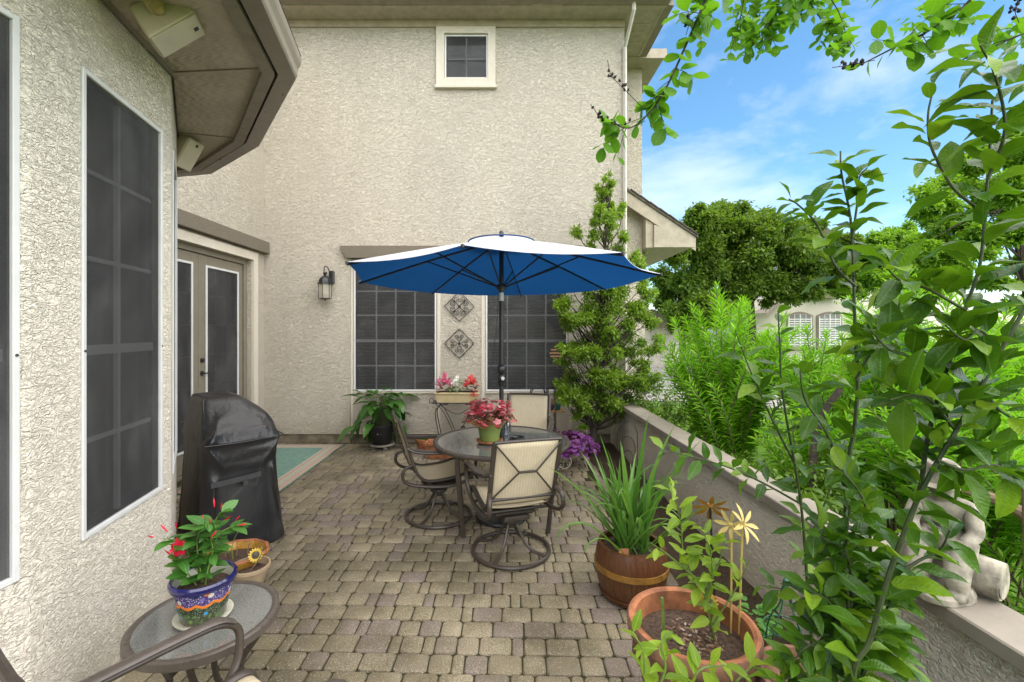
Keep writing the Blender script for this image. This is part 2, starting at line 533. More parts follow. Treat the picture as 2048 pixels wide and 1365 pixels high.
PX1 = 1.17                      # right edge of the pavers
pm = MB()
pm.box((-3.7, -6.0, -0.10), (PX1, D + 0.02, -0.011))
patio = pm.build('patio', M['sand'], kind='structure', label='paver patio with dark mossy joints')
bm_ = MB()
nx, ny = 8, 60
for j in range(ny + 1):
    for i in range(nx + 1):
        x = PX1 + 0.002 + (1.70 - PX1) * i / nx; y = 0.4 + (D - 0.4) * j / ny
        bm_.v.append((x, y, -0.015 + 0.035 * noise.noise(Vector((x * 6, y * 6, 1.3))) + 0.02))
for j in range(ny):
    for i in range(nx):
        a = j * (nx + 1) + i
        bm_.f.append([a, a + 1, a + nx + 2, a + nx + 1]); bm_.mi.append(0)
bm_.build('planting_bed', M['mulch'], kind='structure', label='dark soil bed along the planter wall', smooth='all')

def paver_geo(w, d, g=0.0027, seed=0):
    """rounded cobble: outline with cut corners, worn top edge"""
    rr = random.Random(seed)
    x, y, c = w / 2 - g, d / 2 - g, min(0.016, w * 0.17)
    def ring(ins, z, c):
        X, Y = x - ins, y - ins
        return [(-X + c, -Y, z), (X - c, -Y, z), (X, -Y + c, z), (X, Y - c, z), (X - c, Y, z), (-X + c, Y, z), (-X, Y - c, z), (-X, -Y + c, z)]
    vs = ring(0, -0.03, c) + ring(0, -0.009, c) + ring(0.0035, -0.0025, c * .9) + ring(0.009, 0.0, c * .75)
    vs = [(a + rr.uniform(-.0018, .0018), b + rr.uniform(-.0018, .0018), z) for a, b, z in vs]
    fs = [tuple(range(24, 32))]
    for k in range(3):
        for i in range(8):
            j = (i + 1) % 8
            fs.append((k*8+i, k*8+j, k*8+8+j, k*8+8+i))
    return vs, fs
ROW = 0.137
sizes = [0.176, 0.120, 0.064]
pmesh = {}
for s in range(3):
    for v in range(4):
        b = MB(); b.add(*paver_geo(sizes[s], ROW, seed=s * 10 + v))
        me = b.mesh('paver', M['paver'], True)
        pmesh[(s, v)] = me
TH = R(-1.2)
ct, st = math.cos(TH), math.sin(TH)
plist = []
rp_ = random.Random(5)
for row in range(-4, 54):
    x = -3.9 + rp_.uniform(0, 0.2)
    prev = 0
    while x < PX1 + 0.25:
        s = rp_.choices([0, 1, 2], [0.40, 0.33, 0.27])[0]
        if s == 2 and prev == 2: s = 1
        prev = s
        cx0, cy0 = x + sizes[s] / 2, 0.95 + row * ROW + 0.006 * math.sin(x * 1.7 + row * 0.4)
        X, Y = cx0 * ct - cy0 * st, cx0 * st + cy0 * ct
        x += sizes[s]
        if X - sizes[s]/2 < -3.55 or X + sizes[s]/2 > PX1 - 0.04 or Y > D - 0.02 or Y < 0.4: continue
        inview = (Y > 2.12) and (X / Y * F + 1000 > 200)
        key = Y if inview else 100 + Y
        plist.append((key, X, Y, s))
plist.sort()
rest = MB()
for i, (key, X, Y, s) in enumerate(plist):
    zt = rp_.uniform(-0.003, 0.003)
    mt = Matrix.Translation((X, Y, zt)) @ Matrix.Rotation(TH + rp_.uniform(-.01, .01), 4, 'Z') @ Matrix.Rotation(rp_.uniform(-.012, .012), 4, 'X') @ Matrix.Rotation(rp_.uniform(-.012, .012), 4, 'Y')
    if i < 300:
        link('paver', pmesh[(s, rp_.randrange(4))], patio, mt)
    else:
        vs, fs = paver_geo(sizes[s], ROW, seed=i)
        rest.add([mt @ Vector(v) for v in vs], fs)
rest.build('paver_field', M['paver_isl'], patio, True, kind='stuff')
# row of edging bricks along the bed
eb = MB(); eb.add(*paver_geo(0.19, 0.095, seed=99))
eme = eb.mesh('edging_paver', M['paver'], True)
for k in range(34):
    link('edging_paver', eme, patio, Matrix.Translation((PX1 - 0.02 , 0.6 + k * 0.193, 0.004 + rp_.uniform(-.003, .004))) @ Matrix.Rotation(R(90) + rp_.uniform(-.03, .03), 4, 'Z'))

# ------------------------------------------------------------------ house: walls with real openings
house = thing('house', 'cream stucco two-storey house with turret bay, patio doors and screened windows', 'house')
def wall_grid(mb, o, u, w, h, holes, reveal=0.08, z0=0.0, inward=None):
    """wall sheet from o along u (unit) to length w; holes = (u0,u1,z0,z1); reveals go along inward"""
    u = Vector(u).normalized()
    us = sorted({0, w, *[a for q in holes for a in q[:2]]})
    zs = sorted({z0, h, *[a for q in holes for a in q[2:4]]})
    for i in range(len(us) - 1):
        for j in range(len(zs) - 1):
            cu, cz = (us[i] + us[i+1]) / 2, (zs[j] + zs[j+1]) / 2
            if any(q[0] < cu < q[1] and q[2] < cz < q[3] for q in holes): continue
            p = [Vector(o) + u * a + Vector((0, 0, b)) for a, b in ((us[i], zs[j]), (us[i+1], zs[j]), (us[i+1], zs[j+1]), (us[i], zs[j+1]))]
            mb.add(p, [(0, 1, 2, 3)])
    inn = Vector(inward).normalized() * reveal
    for q in holes:
        c = [Vector(o) + u * a + Vector((0, 0, b)) for a, b in ((q[0], q[2]), (q[1], q[2]), (q[1], q[3]), (q[0], q[3]))]
        for k in range(4):
            a, b = c[k], c[(k + 1) % 4]
            mb.add([a, b, b + inn, a + inn], [(0, 1, 2, 3)])
S = D / F                     # metres per photo pixel at the rear wall
XL = P(528, 0, D).x           # corner with the patio-door wall
XR = P(1249, 0, D).x
WALL_H = P(0, 55, D).z
ZS = P(0, 868, D).z           # bottom of stucco
rec = (P(700, 0, D).x - XL, P(1143, 0, D).x - XL, ZS, P(0, 512, D).z)
D2 = D + 0.055
up = (P(889, 0, D).x - XL, P(976, 0, D).x - XL, P(0, 158, D).z, P(0, 69, D).z)
mb = MB()
wall_grid(mb, (XL, D, 0), (1, 0, 0), XR - XL, WALL_H, [rec, up], 0.055, ZS, (0, 1, 0))
mb.add([(XR, D, ZS), (XR, D + 6, ZS), (XR, D + 6, WALL_H), (XR, D, WALL_H)], [(0, 1, 2, 3)])
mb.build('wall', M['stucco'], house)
wz0, wz1 = P(0, 783, D2).z, P(0, 530, D2).z
wins = [(P(707, 0, D2).x, P(873, 0, D2).x), (P(971, 0, D2).x, P(1136, 0, D2).x)]
mb = MB()
rx0 = XL + rec[0]
wall_grid(mb, (rx0, D2, 0), (1, 0, 0), rec[1] - rec[0], rec[3], [(a - rx0, b - rx0, wz0, wz1) for a, b in wins], 0.07, ZS, (0, 1, 0))
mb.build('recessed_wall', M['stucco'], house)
# smooth bands beside the windows
for a, b in wins:
    for x0, x1 in ((a - 0.062, a - 0.012), (b + 0.012, b + 0.062)):
        MB().bbox((x0, D2 - 0.012, ZS + 0.01), (x1, D2 + 0.01, wz1 + 0.05), 0.003).build('window_band', M['stucco_band'], house)
# foundation under stucco
mb = MB()
mb.box((XL + 0.001, D + 0.02, -0.05), (rx0, D + 0.3, ZS + 0.004)); mb.box((rx0, D + 0.075, -0.05), (rx0 + rec[1] - rec[0], D + 0.3, ZS + 0.004)); mb.box((rx0 + rec[1] - rec[0], D + 0.02, -0.05), (XR - 0.01, D + 0.3, ZS + 0.004))
mb.build('foundation', M['concrete'], house)
# lintel over the window recess
lz0, lz1 = P(0, 517, D).z, P(0, 493, D).z
xa, xb = P(682, 0, D).x, P(1162, 0, D).x
MB().prism([(xa, lz1), (xa + 0.10, lz0), (xb - 0.10, lz0), (xb, lz1)], 'y', D - 0.075, D + 0.01).build('lintel', M['stucco_dark'], house)
# upper window surround
a0, a1, b0, b1 = P(873, 0, D).x, P(991, 0, D).x, P(0, 172, D).z, P(0, 56, D).z
c0, c1, d0, d1 = XL + up[0], XL + up[1], up[2], up[3]
for q in (((a0, D - 0.04, b0), (c0, D + 0.01, b1)), ((c1, D - 0.04, b0), (a1, D + 0.01, b1)), ((c0 - .001, D - 0.0385, d1), (c1 + .001, D + 0.01, b1)), ((c0 - .001, D - 0.0385, b0), (c1 + .001, D + 0.01, d0))):
    MB().box(*q).build('window_surround', M['stucco_band'], house)
MB().bbox((a0 - 0.02, D - 0.06, b0 - 0.05), (a1 + 0.02, D + 0.005, b0 - 0.002), 0.006).build('window_sill', M['stucco_band'], house)

# ---- windows: aluminium screen frame, solar screen, muntins, glass, blinds, dark room
def window(o, u, inn, w, h, cols, rows_up, rows_low, parent=house, blinds=True, frame=0.024, rail=None, room=0.9, screws=True, muntw=0.02, scr='screen'):
    u = Vector(u).normalized(); inn = Vector(inn).normalized()
    mt = Matrix((u, inn, Vector((0, 0, 1)))).transposed().to_4x4()
    mt.translation = o
    fm = MB()
    t, y0, y1 = frame, -0.012, 0.014
    fm.bbox((0, y0, 0), (t, y1, h), 0.003); fm.bbox((w - t, y0, 0), (w, y1, h), 0.003)
    fm.bbox((t, y0, 0), (w - t, y1, t), 0.003); fm.bbox((t, y0, h - t), (w - t, y1, h), 0.003)
    fr = fm.build('window', M['white'], parent, mtx=mt)
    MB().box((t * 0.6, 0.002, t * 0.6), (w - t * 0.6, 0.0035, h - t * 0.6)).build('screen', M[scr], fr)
    ys, ye = 0.03, 0.05
    zr = h * rail if rail else h * rows_low / (rows_up + rows_low)
    m = muntw / 2
    a, b = t + 0.012, w - t - 0.012
    bars = []
    if rows_low: bars.append(('meeting_rail', (a - .01, ys - .004, zr - 0.022), (b + .01, ye + .004, zr + 0.022)))
    for seg0, seg1, rows in ((zr + (0.022 if rows_low else 0), h - t, rows_up), (t, zr - 0.022, rows_low)):
        if not rows: continue
        for c in range(1, cols):
            x = a + (b - a) * c / cols
            bars.append(('muntin', (x - m, ys, seg0), (x + m, ye, seg1)))
        for r_ in range(1, rows):
            z = seg0 + (seg1 - seg0) * r_ / rows
            bars.append(('muntin', (a, ys + .002, z - m), (b, ye - .002, z + m)))
    for nme, p, q in bars: MB().box(p, q).build(nme, M['muntin'], fr)
    MB().box((a - 0.02, 0.056, t * .5), (b + 0.02, 0.060, h - t * .5)).build('pane', M['glass'], fr)
    if blinds:
        bl = MB()
        n = int(h / 0.052)
        for k in range(n):
            z = 0.03 + k * 0.052
            bl.box((a, -0.024, -0.0015), (b, 0.024, 0.0015), Matrix.Translation((0, 0.12, z)) @ Matrix.Rotation(R(-38), 4, 'X'))
        bl.build('blinds', M['blind'], fr, kind='stuff')
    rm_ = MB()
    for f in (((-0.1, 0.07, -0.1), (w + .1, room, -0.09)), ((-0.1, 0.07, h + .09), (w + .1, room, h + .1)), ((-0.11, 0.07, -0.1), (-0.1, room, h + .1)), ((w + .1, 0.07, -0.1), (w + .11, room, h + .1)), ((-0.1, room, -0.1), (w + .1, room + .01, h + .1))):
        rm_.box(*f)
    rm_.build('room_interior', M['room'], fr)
    if screws:
        for x in (t / 2, w - t / 2):
            MB().lathe([(0.006, 0), (0.005, 0.003), (0.0, 0.004)], 8).build('screw', M['bronze'], fr, mtx=Matrix.Translation((x, y0, zr)) @ Matrix.Rotation(R(90), 4, 'X'))
    return fr
M['blind'] = simple('blind_slat', (0.55, 0.53, 0.50), 0.6)
for k, (a, b) in enumerate(wins):
    fr = window((a + .004, D2 + 0.012, wz0 + .004), (1, 0, 0), (0, 1, 0), b - a - .008, wz1 - wz0 - .008, 4, 3, 2)
    MB().box((-0.02, -0.03, -0.03), (b - a + 0.02, 0.02, -0.004)).build('sill', M['stucco_band'], fr)
def bulb(name, loc, r, e):
    t = NT(name + '_glow'); em = t.new('Emission', Strength=e); em.inputs['Color'].default_value = (1.0, .45, .16, 1)
    t.done(em.outputs[0])
    MB().lathe([(0, -r), (r * .8, -r * .6), (r, 0), (r * .7, r * .7), (0, r)], 10, loc).build(name, t.m, house, True)
xl, zl = P(1112, 0, D2 + .7).x, P(0, 706, D2 + .7).z
bulb('lamp_shade', (xl, D2 + .62, zl), .12, 0.7)
bulb('bulb', (XL - 1.3, 5.0, 1.95), .025, 14); bulb('bulb', (XL - 1.35, 5.12, 1.88), .025, 14)
window((XL + up[0] + .003, D + 0.008, up[2] + .003), (1, 0, 0), (0, 1, 0), up[1] - up[0] - .006, up[3] - up[2] - .006, 2, 2, 0, blinds=False)

# ---- patio-door wall (left side) with french doors
dy0, dy1, dz = 4.50, 6.53, P(0, 521, 0).z * 0 + 2.70
Y0W = 4.42
mb = MB()
wall_grid(mb, (XL, 4.05, 0), (0, 1, 0), D - 4.05, WALL_H, [(dy0 - 4.05, dy1 - 4.05, -0.02, dz)], 0.16, -0.02, (-1, 0, 0))
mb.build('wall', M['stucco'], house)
sb = 0.115
for q in (((XL - .01, dy1 + .004, 0), (XL + 0.035, dy1 + sb, dz + sb)), ((XL - .01, dy0 - sb, 0), (XL + 0.035, dy0 - .004, dz + sb)), ((XL - .01, dy0 - .003, dz + .004), (XL + 0.034, dy1 + .003, dz + sb))):
    MB().box(*q).build('door_surround', M['stucco_band'], house)
MB().bbox((XL - .01, 4.1, 2.845), (XL + 0.09, D - 0.004, 3.02), 0.006).build('lintel', M['stucco_dark'], house)
fm = MB()
fx = XL - 0.11
for q in (((fx - .05, dy1 - 0.07, 0), (fx + .05, dy1, dz)), ((fx - .05, dy0, 0), (fx + .05, dy0 + .07, dz)), ((fx - .05, dy0 + .07, dz - .07), (fx + .05, dy1 - .07, dz)), ((fx - .05, dy0 + .07, -.01), (fx + .05, dy1 - .07, .03))):
    fm.bbox(*q, 0.004)
fm.build('door_frame', M['door'], house)
ym = (dy0 + dy1) / 2
for y0, y1, lever in ((dy0 + .075, ym - .004, None), (ym + .004, dy1 - .075, 1)):
    st_, bot, top = 0.125, 0.25, 0.13
    d = MB()
    x0, x1 = fx - .022, fx + .022
    z0, z1 = .035, dz - .075
    d.bbox((x0, y0, z0), (x1, y0 + st_, z1), .004); d.bbox((x0, y1 - st_, z0), (x1, y1, z1), .004)
    d.bbox((x0, y0 + st_, z1 - top), (x1, y1 - st_, z1), .004); d.bbox((x0, y0 + st_, z0), (x1, y1 - st_, z0 + bot), .004)
    dd = d.build('door', M['door'], house)
    a, b, c, e = y0 + st_ - .01, y1 - st_ + .01, z0 + bot - .01, z1 - top + .01
    s_ = MB()
    w_ = 0.028
    s_.bbox((x1 + .001, a, c), (x1 + .018, a + w_, e), .003); s_.bbox((x1 + .001, b - w_, c), (x1 + .018, b, e), .003)
    s_.bbox((x1 + .001, a + w_, e - w_), (x1 + .018, b - w_, e), .003); s_.bbox((x1 + .001, a + w_, c), (x1 + .018, b - w_, c + w_), .003)
    s_.build('screen_frame', M['white'], dd)
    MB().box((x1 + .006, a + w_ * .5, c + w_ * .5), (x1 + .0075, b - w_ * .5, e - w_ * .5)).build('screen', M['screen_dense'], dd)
    for k in range(1, 3):
        yy = a + (b - a) * k / 3
        MB().box((x0 + .03, yy - .008, c), (x0 + .036, yy + .008, e)).build('muntin', M['door'], dd)
    for k in range(1, 6):
        zz = c + (e - c) * k / 6
        MB().box((x0 + .031, a, zz - .008), (x0 + .037, b, zz + .008)).build('muntin', M['door'], dd)
    MB().box((x0 + .010, a, c), (x0 + .014, b, e)).build('pane', M['glass'], dd)
    if lever:
        h = MB(); yl = y0 + 0.055
        h.lathe([(0.0, 0.012), (0.03, 0.010), (0.032, 0.0)], 16, (0, 0, 0))
        hm = Matrix.Translation((x1, yl, 1.17)) @ Matrix.Rotation(R(90), 4, 'Y')
        h2 = MB(); h2.add([hm @ Vector(v) for v in h.v], h.f)
        h2.tube(spline([(x1, yl, 1.17), (x1 + .05, yl, 1.17), (x1 + .055, yl + .04, 1.172), (x1 + .05, yl + .12, 1.165)], 4), .009, 8)
        h2.build('handle', M['black_metal'], dd, True)
        hm = Matrix.Translation((x1, yl, 1.33)) @ Matrix.Rotation(R(90), 4, 'Y')
        h3 = MB(); h3.lathe([(0.0, 0.03), (0.022, 0.028), (0.03, 0.0)], 16); h3.v = [tuple(hm @ Vector(v)) for v in h3.v]
        h3.build('deadbolt', M['black_metal'], dd, True)
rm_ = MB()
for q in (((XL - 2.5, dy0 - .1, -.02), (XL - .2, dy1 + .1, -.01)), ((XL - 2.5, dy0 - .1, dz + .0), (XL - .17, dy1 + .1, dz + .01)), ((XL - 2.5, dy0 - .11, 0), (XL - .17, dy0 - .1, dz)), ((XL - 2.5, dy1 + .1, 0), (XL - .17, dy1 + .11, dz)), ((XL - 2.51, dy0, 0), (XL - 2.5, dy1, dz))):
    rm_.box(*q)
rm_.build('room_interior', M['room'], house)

# ---- turret bay: facets of a sixteen-sided plan
TP = [Vector((-1.84, 0.18, 0)), Vector((-1.733, 1.679, 0)), Vector((-1.933, 2.673, 0)), Vector((-2.475, 3.483, 0)), Vector((-3.28, 4.03, 0)), Vector((XL, 4.088, 0))]
TZ = 3.195
turret = []
for k in range(5):
    a, b = TP[k], TP[k + 1]
    u = (b - a).normalized(); L = (b - a).length
    inn = Vector((-u.y, u.x, 0))
    holes = []
    if k == 0: holes = [(0.70, L - 0.036, 0.795, 2.83)]
    if k == 1:
        holes = [(0.262, 0.916, 0.795, 2.83)]
    if k == 2: holes = [(0.20, 0.84, 0.795, 2.83)]
    mb = MB()
    wall_grid(mb, a, u, L, TZ + 0.1, holes, 0.05, -0.02, inn)
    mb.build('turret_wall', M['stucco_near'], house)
    for q in holes:
        o = a + u * (q[0] + .003) + Vector((0, 0, q[2] + .003)) + inn * 0.004
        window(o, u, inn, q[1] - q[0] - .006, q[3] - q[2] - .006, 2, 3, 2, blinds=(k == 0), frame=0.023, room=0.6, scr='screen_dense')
EO = [Vector((-0.90, 0.10, 0)), Vector((-0.966, 1.64, 0)), Vector((-1.186, 2.718, 0)), Vector((-1.944, 3.726, 0)), Vector((-2.751, 4.386, 0)), Vector((-3.162, 4.484, 0)), Vector((XL, 4.56, 0))]
def inset(poly, d):
    out = []
    for i, p in enumerate(poly):
        ns = []
        for a, b in ((i - 1, i), (i, i + 1)):
            if a < 0 or b >= len(poly): continue
            t_ = (poly[b] - poly[a]).normalized(); ns.append(Vector((-t_.y, t_.x, 0)))
        n_ = sum(ns, Vector()) / len(ns)
        n_.normalize()
        out.append(p + n_ * (d / max(0.4, n_.dot(ns[0]))))
    return out
def strip(polyA, zA, polyB, zB, mb):
    for i in range(len(polyA) - 1):
        mb.add([polyA[i] + Vector((0, 0, zA)), polyA[i+1] + Vector((0, 0, zA)), polyB[i+1] + Vector((0, 0, zB)), polyB[i] + Vector((0, 0, zB))], [(0, 1, 2, 3)])
e0, e1, e2, e3, e4 = EO, inset(EO, 0.018), inset(EO, 0.125), inset(EO, 0.14), inset(EO, 0.205)
# gutter: shaped metal trough, one length per facet
for i in range(len(EO) - 1):
    g = MB()
    prof = [(inset(EO, 0.122), 0.14), (inset(EO, 0.122), 0.0), (inset(EO, 0.030), 0.0), (inset(EO, 0.022), 0.012), (inset(EO, 0.020), 0.055), (inset(EO, 0.004), 0.085), (EO, 0.105), (EO, 0.128), (inset(EO, 0.012), 0.136), (inset(EO, 0.02), 0.125)]
    for (pa, za), (pb, zb) in zip(prof[:-1], prof[1:]):
        strip(pa[i:i+2], TZ + za, pb[i:i+2], TZ + zb, g)
    g.build('gutter', M['gutter'] if 'gutter' in M else M['taupe'], house, 25)
fb = MB()
strip(e3, TZ + .13, e3, TZ - .012, fb); strip(e3, TZ - .012, e4, TZ - .012, fb); strip(e4, TZ - .012, e4, TZ + .05, fb)
fb.build('fascia', M['taupe'], house)
walls6 = [TP[0], TP[1], TP[2], TP[3], TP[4], TP[5]]
wm = [TP[0], TP[1], TP[2], TP[3], TP[4], TP[5], TP[5]]
for i in range(len(EO) - 1):
    sb_ = MB()
    A, B, C_, D_ = e4[i], e4[i+1], wm[i+1], wm[i]
    z = TZ + 0.022
    sb_.add([A + Vector((0,0,z)), B + Vector((0,0,z)), C_ + Vector((0,0,z)), D_ + Vector((0,0,z))], [(0, 1, 2, 3)] if (C_ - D_).length > 1e-4 else [(0, 1, 2)])
    sb_.build('soffit_panel', M['soffit'], house)
    jb = MB(); q0 = e4[i+1] + Vector((0,0,z - .003)); q1 = wm[i+1] + Vector((0,0,z - .003))
    jb.tube([q0, q1], 0.004, 4); jb.build('soffit_joint', M['taupe'], house)
# narrow frieze board at the wall top
fr_ = MB()
of = [p + Vector((0.02, -0.004, 0)) for p in TP]
strip(of, TZ - 0.015, of, TZ + 0.03, fr_); fr_.build('frieze', M['taupe'], house)
# turret roof
rf = MB()
apex = Vector((-4.1, 1.6, 5.4))
for i in range(len(EO) - 1):
    rf.add([EO[i] + Vector((0,0,TZ+.139)), EO[i+1] + Vector((0,0,TZ+.139)), apex], [(0, 1, 2)])
rf.build('roof', M['roof'], house)

# ---- eaves of the rear wing
EZ = P(0, 42, D).z
ey = D - 0.40
mb = MB(); mb.box((XL, ey + .10, EZ), (XR + 0.001, D + .5, EZ + 0.02)); mb.build('soffit', M['beige'], house)
MB().box((XL, D - 0.03, WALL_H - 0.005), (XR - 0.002, D - 0.002, EZ - 0.001)).build('frieze', M['beige'], house)
MB().box((XL, ey + .06, EZ - .012), (XR + .52, ey + .10, EZ + .16)).build('fascia', M['beige'], house)
MB().box((XL, ey - .06, EZ - .002), (XR + .54, ey + .058, EZ + .12)).build('gutter', M['taupe'], house)
for pa, pb, y in ((712, 775, 22), (1061, 1121, 18)):
    c = P(0, y, 1); yv = (EZ - CAM_H) * F / (660 - y)
    xa_, xb_ = P(pa, 0, yv).x, P(pb, 0, yv).x
    v = MB(); v.bbox((xa_, yv - .10, EZ - .008), (xb_, yv + .10, EZ + .002), .003)
    vo = v.build('soffit_vent', M['beige'], house)
    for k in range(5):
        yy = yv - .075 + k * .0375
        for j in range(3):
            w3 = (xb_ - xa_) / 3
            MB().box((xa_ + j * w3 + .02, yy - .010, EZ - .0105), (xa_ + (j + 1) * w3 - .02, yy + .004, EZ - .0082)).build('louvre', M['beige'], vo)
# right-hand eave return, its slotted vent and the downspout
MB().box((XR + .002, ey + .10, EZ - .001), (XR + 0.46, D + 4.5, EZ + .02)).build('soffit', M['beige'], house)
MB().box((XR + .46, ey + .10, EZ - .012), (XR + .50, D + 4.5, EZ + .16)).build('fascia', M['beige'], house)
MB().box((XR + .502, ey + .06, EZ - .002), (XR + .62, D + 4.5, EZ + .12)).build('gutter', M['taupe'], house)
sv_ = MB(); sv_.bbox((XR + .08, D + .05, EZ - .008), (XR + .40, D + .62, EZ - .001), .003)
svo = sv_.build('soffit_vent', M['beige'], house)
for k in range(4):
    MB().box((XR + .11, D + .09 + k * .13, EZ - .012), (XR + .37, D + .17 + k * .13, EZ - .0085)).build('louvre', M['beige'], svo)
ds = MB()
xd = XR - 0.005
path = [(XR + .03, ey + .01, EZ + .02), (XR + .03, ey + .01, EZ - .10), (xd, D - .048, EZ - .42), (xd, D - .048, 0.62)]
ds.tube([path[0], path[1], path[2], (xd, D - .048, EZ - .55), (xd, D - .048, 0.62)], .028, 4, up=(1, 0.0001, 0))
ds.build('downspout', M['offwhite'], house)
rfm = MB()
rfm.add([(XL, ey - .06, EZ + .14), (XR + .62, ey - .06, EZ + .14), (XR - 1.5, D + 2.4, EZ + 1.9), (XL, D + 2.4, EZ + 1.9)], [(0, 1, 2, 3)])
rfm.add([(XR + .62, ey - .06, EZ + .14), (XR + .62, D + 4.5, EZ + .14), (XR - 1.5, D + 4.5, EZ + 1.9), (XR - 1.5, D + 2.4, EZ + 1.9)], [(0, 1, 2, 3)])
rfm.build('roof', M['roof'], house)
# projecting bay behind the corner and its porch gable
BX = P(1284, 0, 8.1).x
mb = MB(); mb.box((XR - .2, 8.1, 0), (BX, 11.5, 6.35)); mb.build('side_wall', M['stucco'], house)
MB().box((XR + .1, 7.80, 6.352), (BX + .28, 11.5, 6.40)).build('side_soffit', M['beige'], house)
MB().box((XR + .1, 7.76, 6.34), (BX + .32, 7.798, 6.50)).build('side_fascia', M['beige'], house)
PY = 8.35
pw = P(1290, 0, PY).x
MB().box((XR - .1, PY + .004, 0), (pw, PY + 2, 3.55)).build('porch_wall', M['stucco'], house)
# porch gable wall reaches up under the sloping roof
g0, g1 = P(1246, 398, PY), P(1372, 482, PY)
gp = MB().prism([(XR - .05, 3.5), (pw - .001, 3.5), (pw - .001, 3.66), (XR - .05, 4.02)], 'y', PY + .006, PY + .5)
gp.build('porch_gable', M['stucco'], house)
th = 0.05
def rake(off, dep0, dep1, zoff, t, m, name):
    a = Vector((g0.x - .45, 0, g0.z + .45 * (g0.z - g1.z) / (g1.x - g0.x) * 1.0 + zoff)); b = Vector((g1.x + off, 0, g1.z - off * (g0.z - g1.z) / (g1.x - g0.x) + zoff))
    MB().prism([(a.x, a.z), (b.x, b.z), (b.x, b.z - t), (a.x, a.z - t)], 'y', dep0, dep1).build(name, m, house)
rake(0.0, PY - .52, PY + 2.2, 0.0, 0.045, M['roof'], 'porch_roof')
rake(-0.03, PY - .49, PY - .45, -0.046, 0.24, M['beige'], 'rake_board')
rake(-0.05, PY - .449, PY + .003, -0.13, 0.02, M['beige'], 'rake_soffit')
bx_ = MB().prism([(pw + .0, 3.13), (g1.x - .06, 3.13), (g1.x - .06, 3.22), (pw, 3.52)], 'y', PY - .50, PY - .455)
bx_.build('eave_return', M['beige'], house)
MB().box((pw + .001, PY - .45, 3.135), (g1.x - .07, PY + 2, 3.155)).build('eave_return_soffit', M['beige'], house)
MB().box((pw - .13, PY - .452, 3.132), (pw + .0, PY + .002, 3.78)).build('porch_beam', M['beige'], house)
# shingle courses seen along the rake
for k in range(7):
    x = g0.x + (g1.x - g0.x) * (k + .4) / 7; z = g0.z + (g1.z - g0.z) * (k + .4) / 7
    MB().bbox((-.1, PY - .54, 0), (.1, PY + .3, .018), .003, Matrix.Translation((x, 0, z)) @ Matrix.Rotation(math.atan2(g0.z - g1.z, g1.x - g0.x) + .05, 4, 'Y')).build('shingle', M['roof'], house)

# ------------------------------------------------------------------ low planter wall with coping
pw_ = MB()
WX0, WX1 = 1.668, 1.835
pw_.box((WX0, 0.25, -0.05), (WX1, D - .002, 0.625))
lw = thing('planter_wall', 'low cream stucco garden wall with taupe coping beside the patio', 'wall')
pw_.build('wall_body', M['stucco_low'], lw)
ys_ = [0.25, 1.26, 1.93, 3.1, 4.3, 5.5, D - .003]
for a, b in zip(ys_[:-1], ys_[1:]):
    MB().bbox((1.632, a + .003, 0.626), (1.862, b - .003, 0.688), .006).build('coping', M['cap'], lw)
# ------------------------------------------------------------------ leaves
def leaf_geo(L=1.0, W=0.45, n=5, fold=0.18, droop=0.25, wave=0.04, peak=0.45, tip=1.0, seed=0, petiole=0.06):
    """leaf along +Y, upper side +Z; three vertices across"""
    r = random.Random(seed)
    vs, fs = [(0, 0, 0)], []
    ph = r.uniform(0, 6)
    rows = []
    for i in range(n + 1):
        t = i / n
        y = petiole + (1 - petiole) * t
        w = W / 2 * (math.sin(math.pi * min(1, t ** (math.log(0.5) / math.log(peak)))) ** (0.75 if tip >= 1 else tip)) if 0 < t < 1 else 0
        z = -droop * y * y * 0.6
        zc = z
        ze = z + fold * w * 1.0 + wave * math.sin(ph + t * 9) * w
        ze2 = z + fold * w * 1.0 + wave * math.sin(ph + 2 + t * 8) * w
        if w == 0:
            rows.append([len(vs)]); vs.append((0, y * L, zc * L))
        else:
            rows.append([len(vs), len(vs) + 1, len(vs) + 2])
            vs += [(-w * L, y * L, ze * L), (0, y * L, zc * L), (w * L, y * L, ze2 * L)]
    fs_ = []
    for a, b in zip(rows[:-1], rows[1:]):
        if len(a) == 1 and len(b) == 3: fs_ += [(a[0], b[1], b[0]), (a[0], b[2], b[1])]
        elif len(a) == 3 and len(b) == 3: fs_ += [(a[0], a[1], b[1], b[0]), (a[1], a[2], b[2], b[1])]
        elif len(b) == 1: fs_ += [(a[0], a[1], b[0]), (a[1], a[2], b[0])]
    return vs, fs_
def leaf_meshes(name, mat, k=5, **kw):
    out = []
    for i in range(k):
        b = MB()
        kk = dict(kw)
        kk['W'] = kw.get('W', .45) * random.uniform(.88, 1.12)
        kk['droop'] = kw.get('droop', .25) * random.uniform(.3, 1.7)
        kk['fold'] = kw.get('fold', .18) * random.uniform(.3, 1.6)
        b.add(*leaf_geo(seed=i * 7 + len(name), **kk))
        out.append(b.mesh(name, mat, 'all'))
    return out
def rand_dir(z=0.0):
    v = Vector((random.gauss(0, 1), random.gauss(0, 1), random.gauss(0, 1) * 0.6 + z))
    return v.normalized()
M['leaf_citrus'] = leaf_mat('citrus_leaf', (0.020, 0.066, 0.004), (0.070, 0.17, 0.008), 0.34, 0.36, young=(0.26, 0.40, 0.02), spec=0.4)
M['leaf_young'] = leaf_mat('young_citrus_leaf', (0.13, 0.23, 0.018), (0.25, 0.38, 0.03), 0.38, 0.40, young=(0.36, 0.50, 0.05), spec=0.35)
M['leaf_crape'] = leaf_mat('crape_myrtle_leaf', (0.060, 0.18, 0.010), (0.11, 0.27, 0.015), 0.45, 0.45)
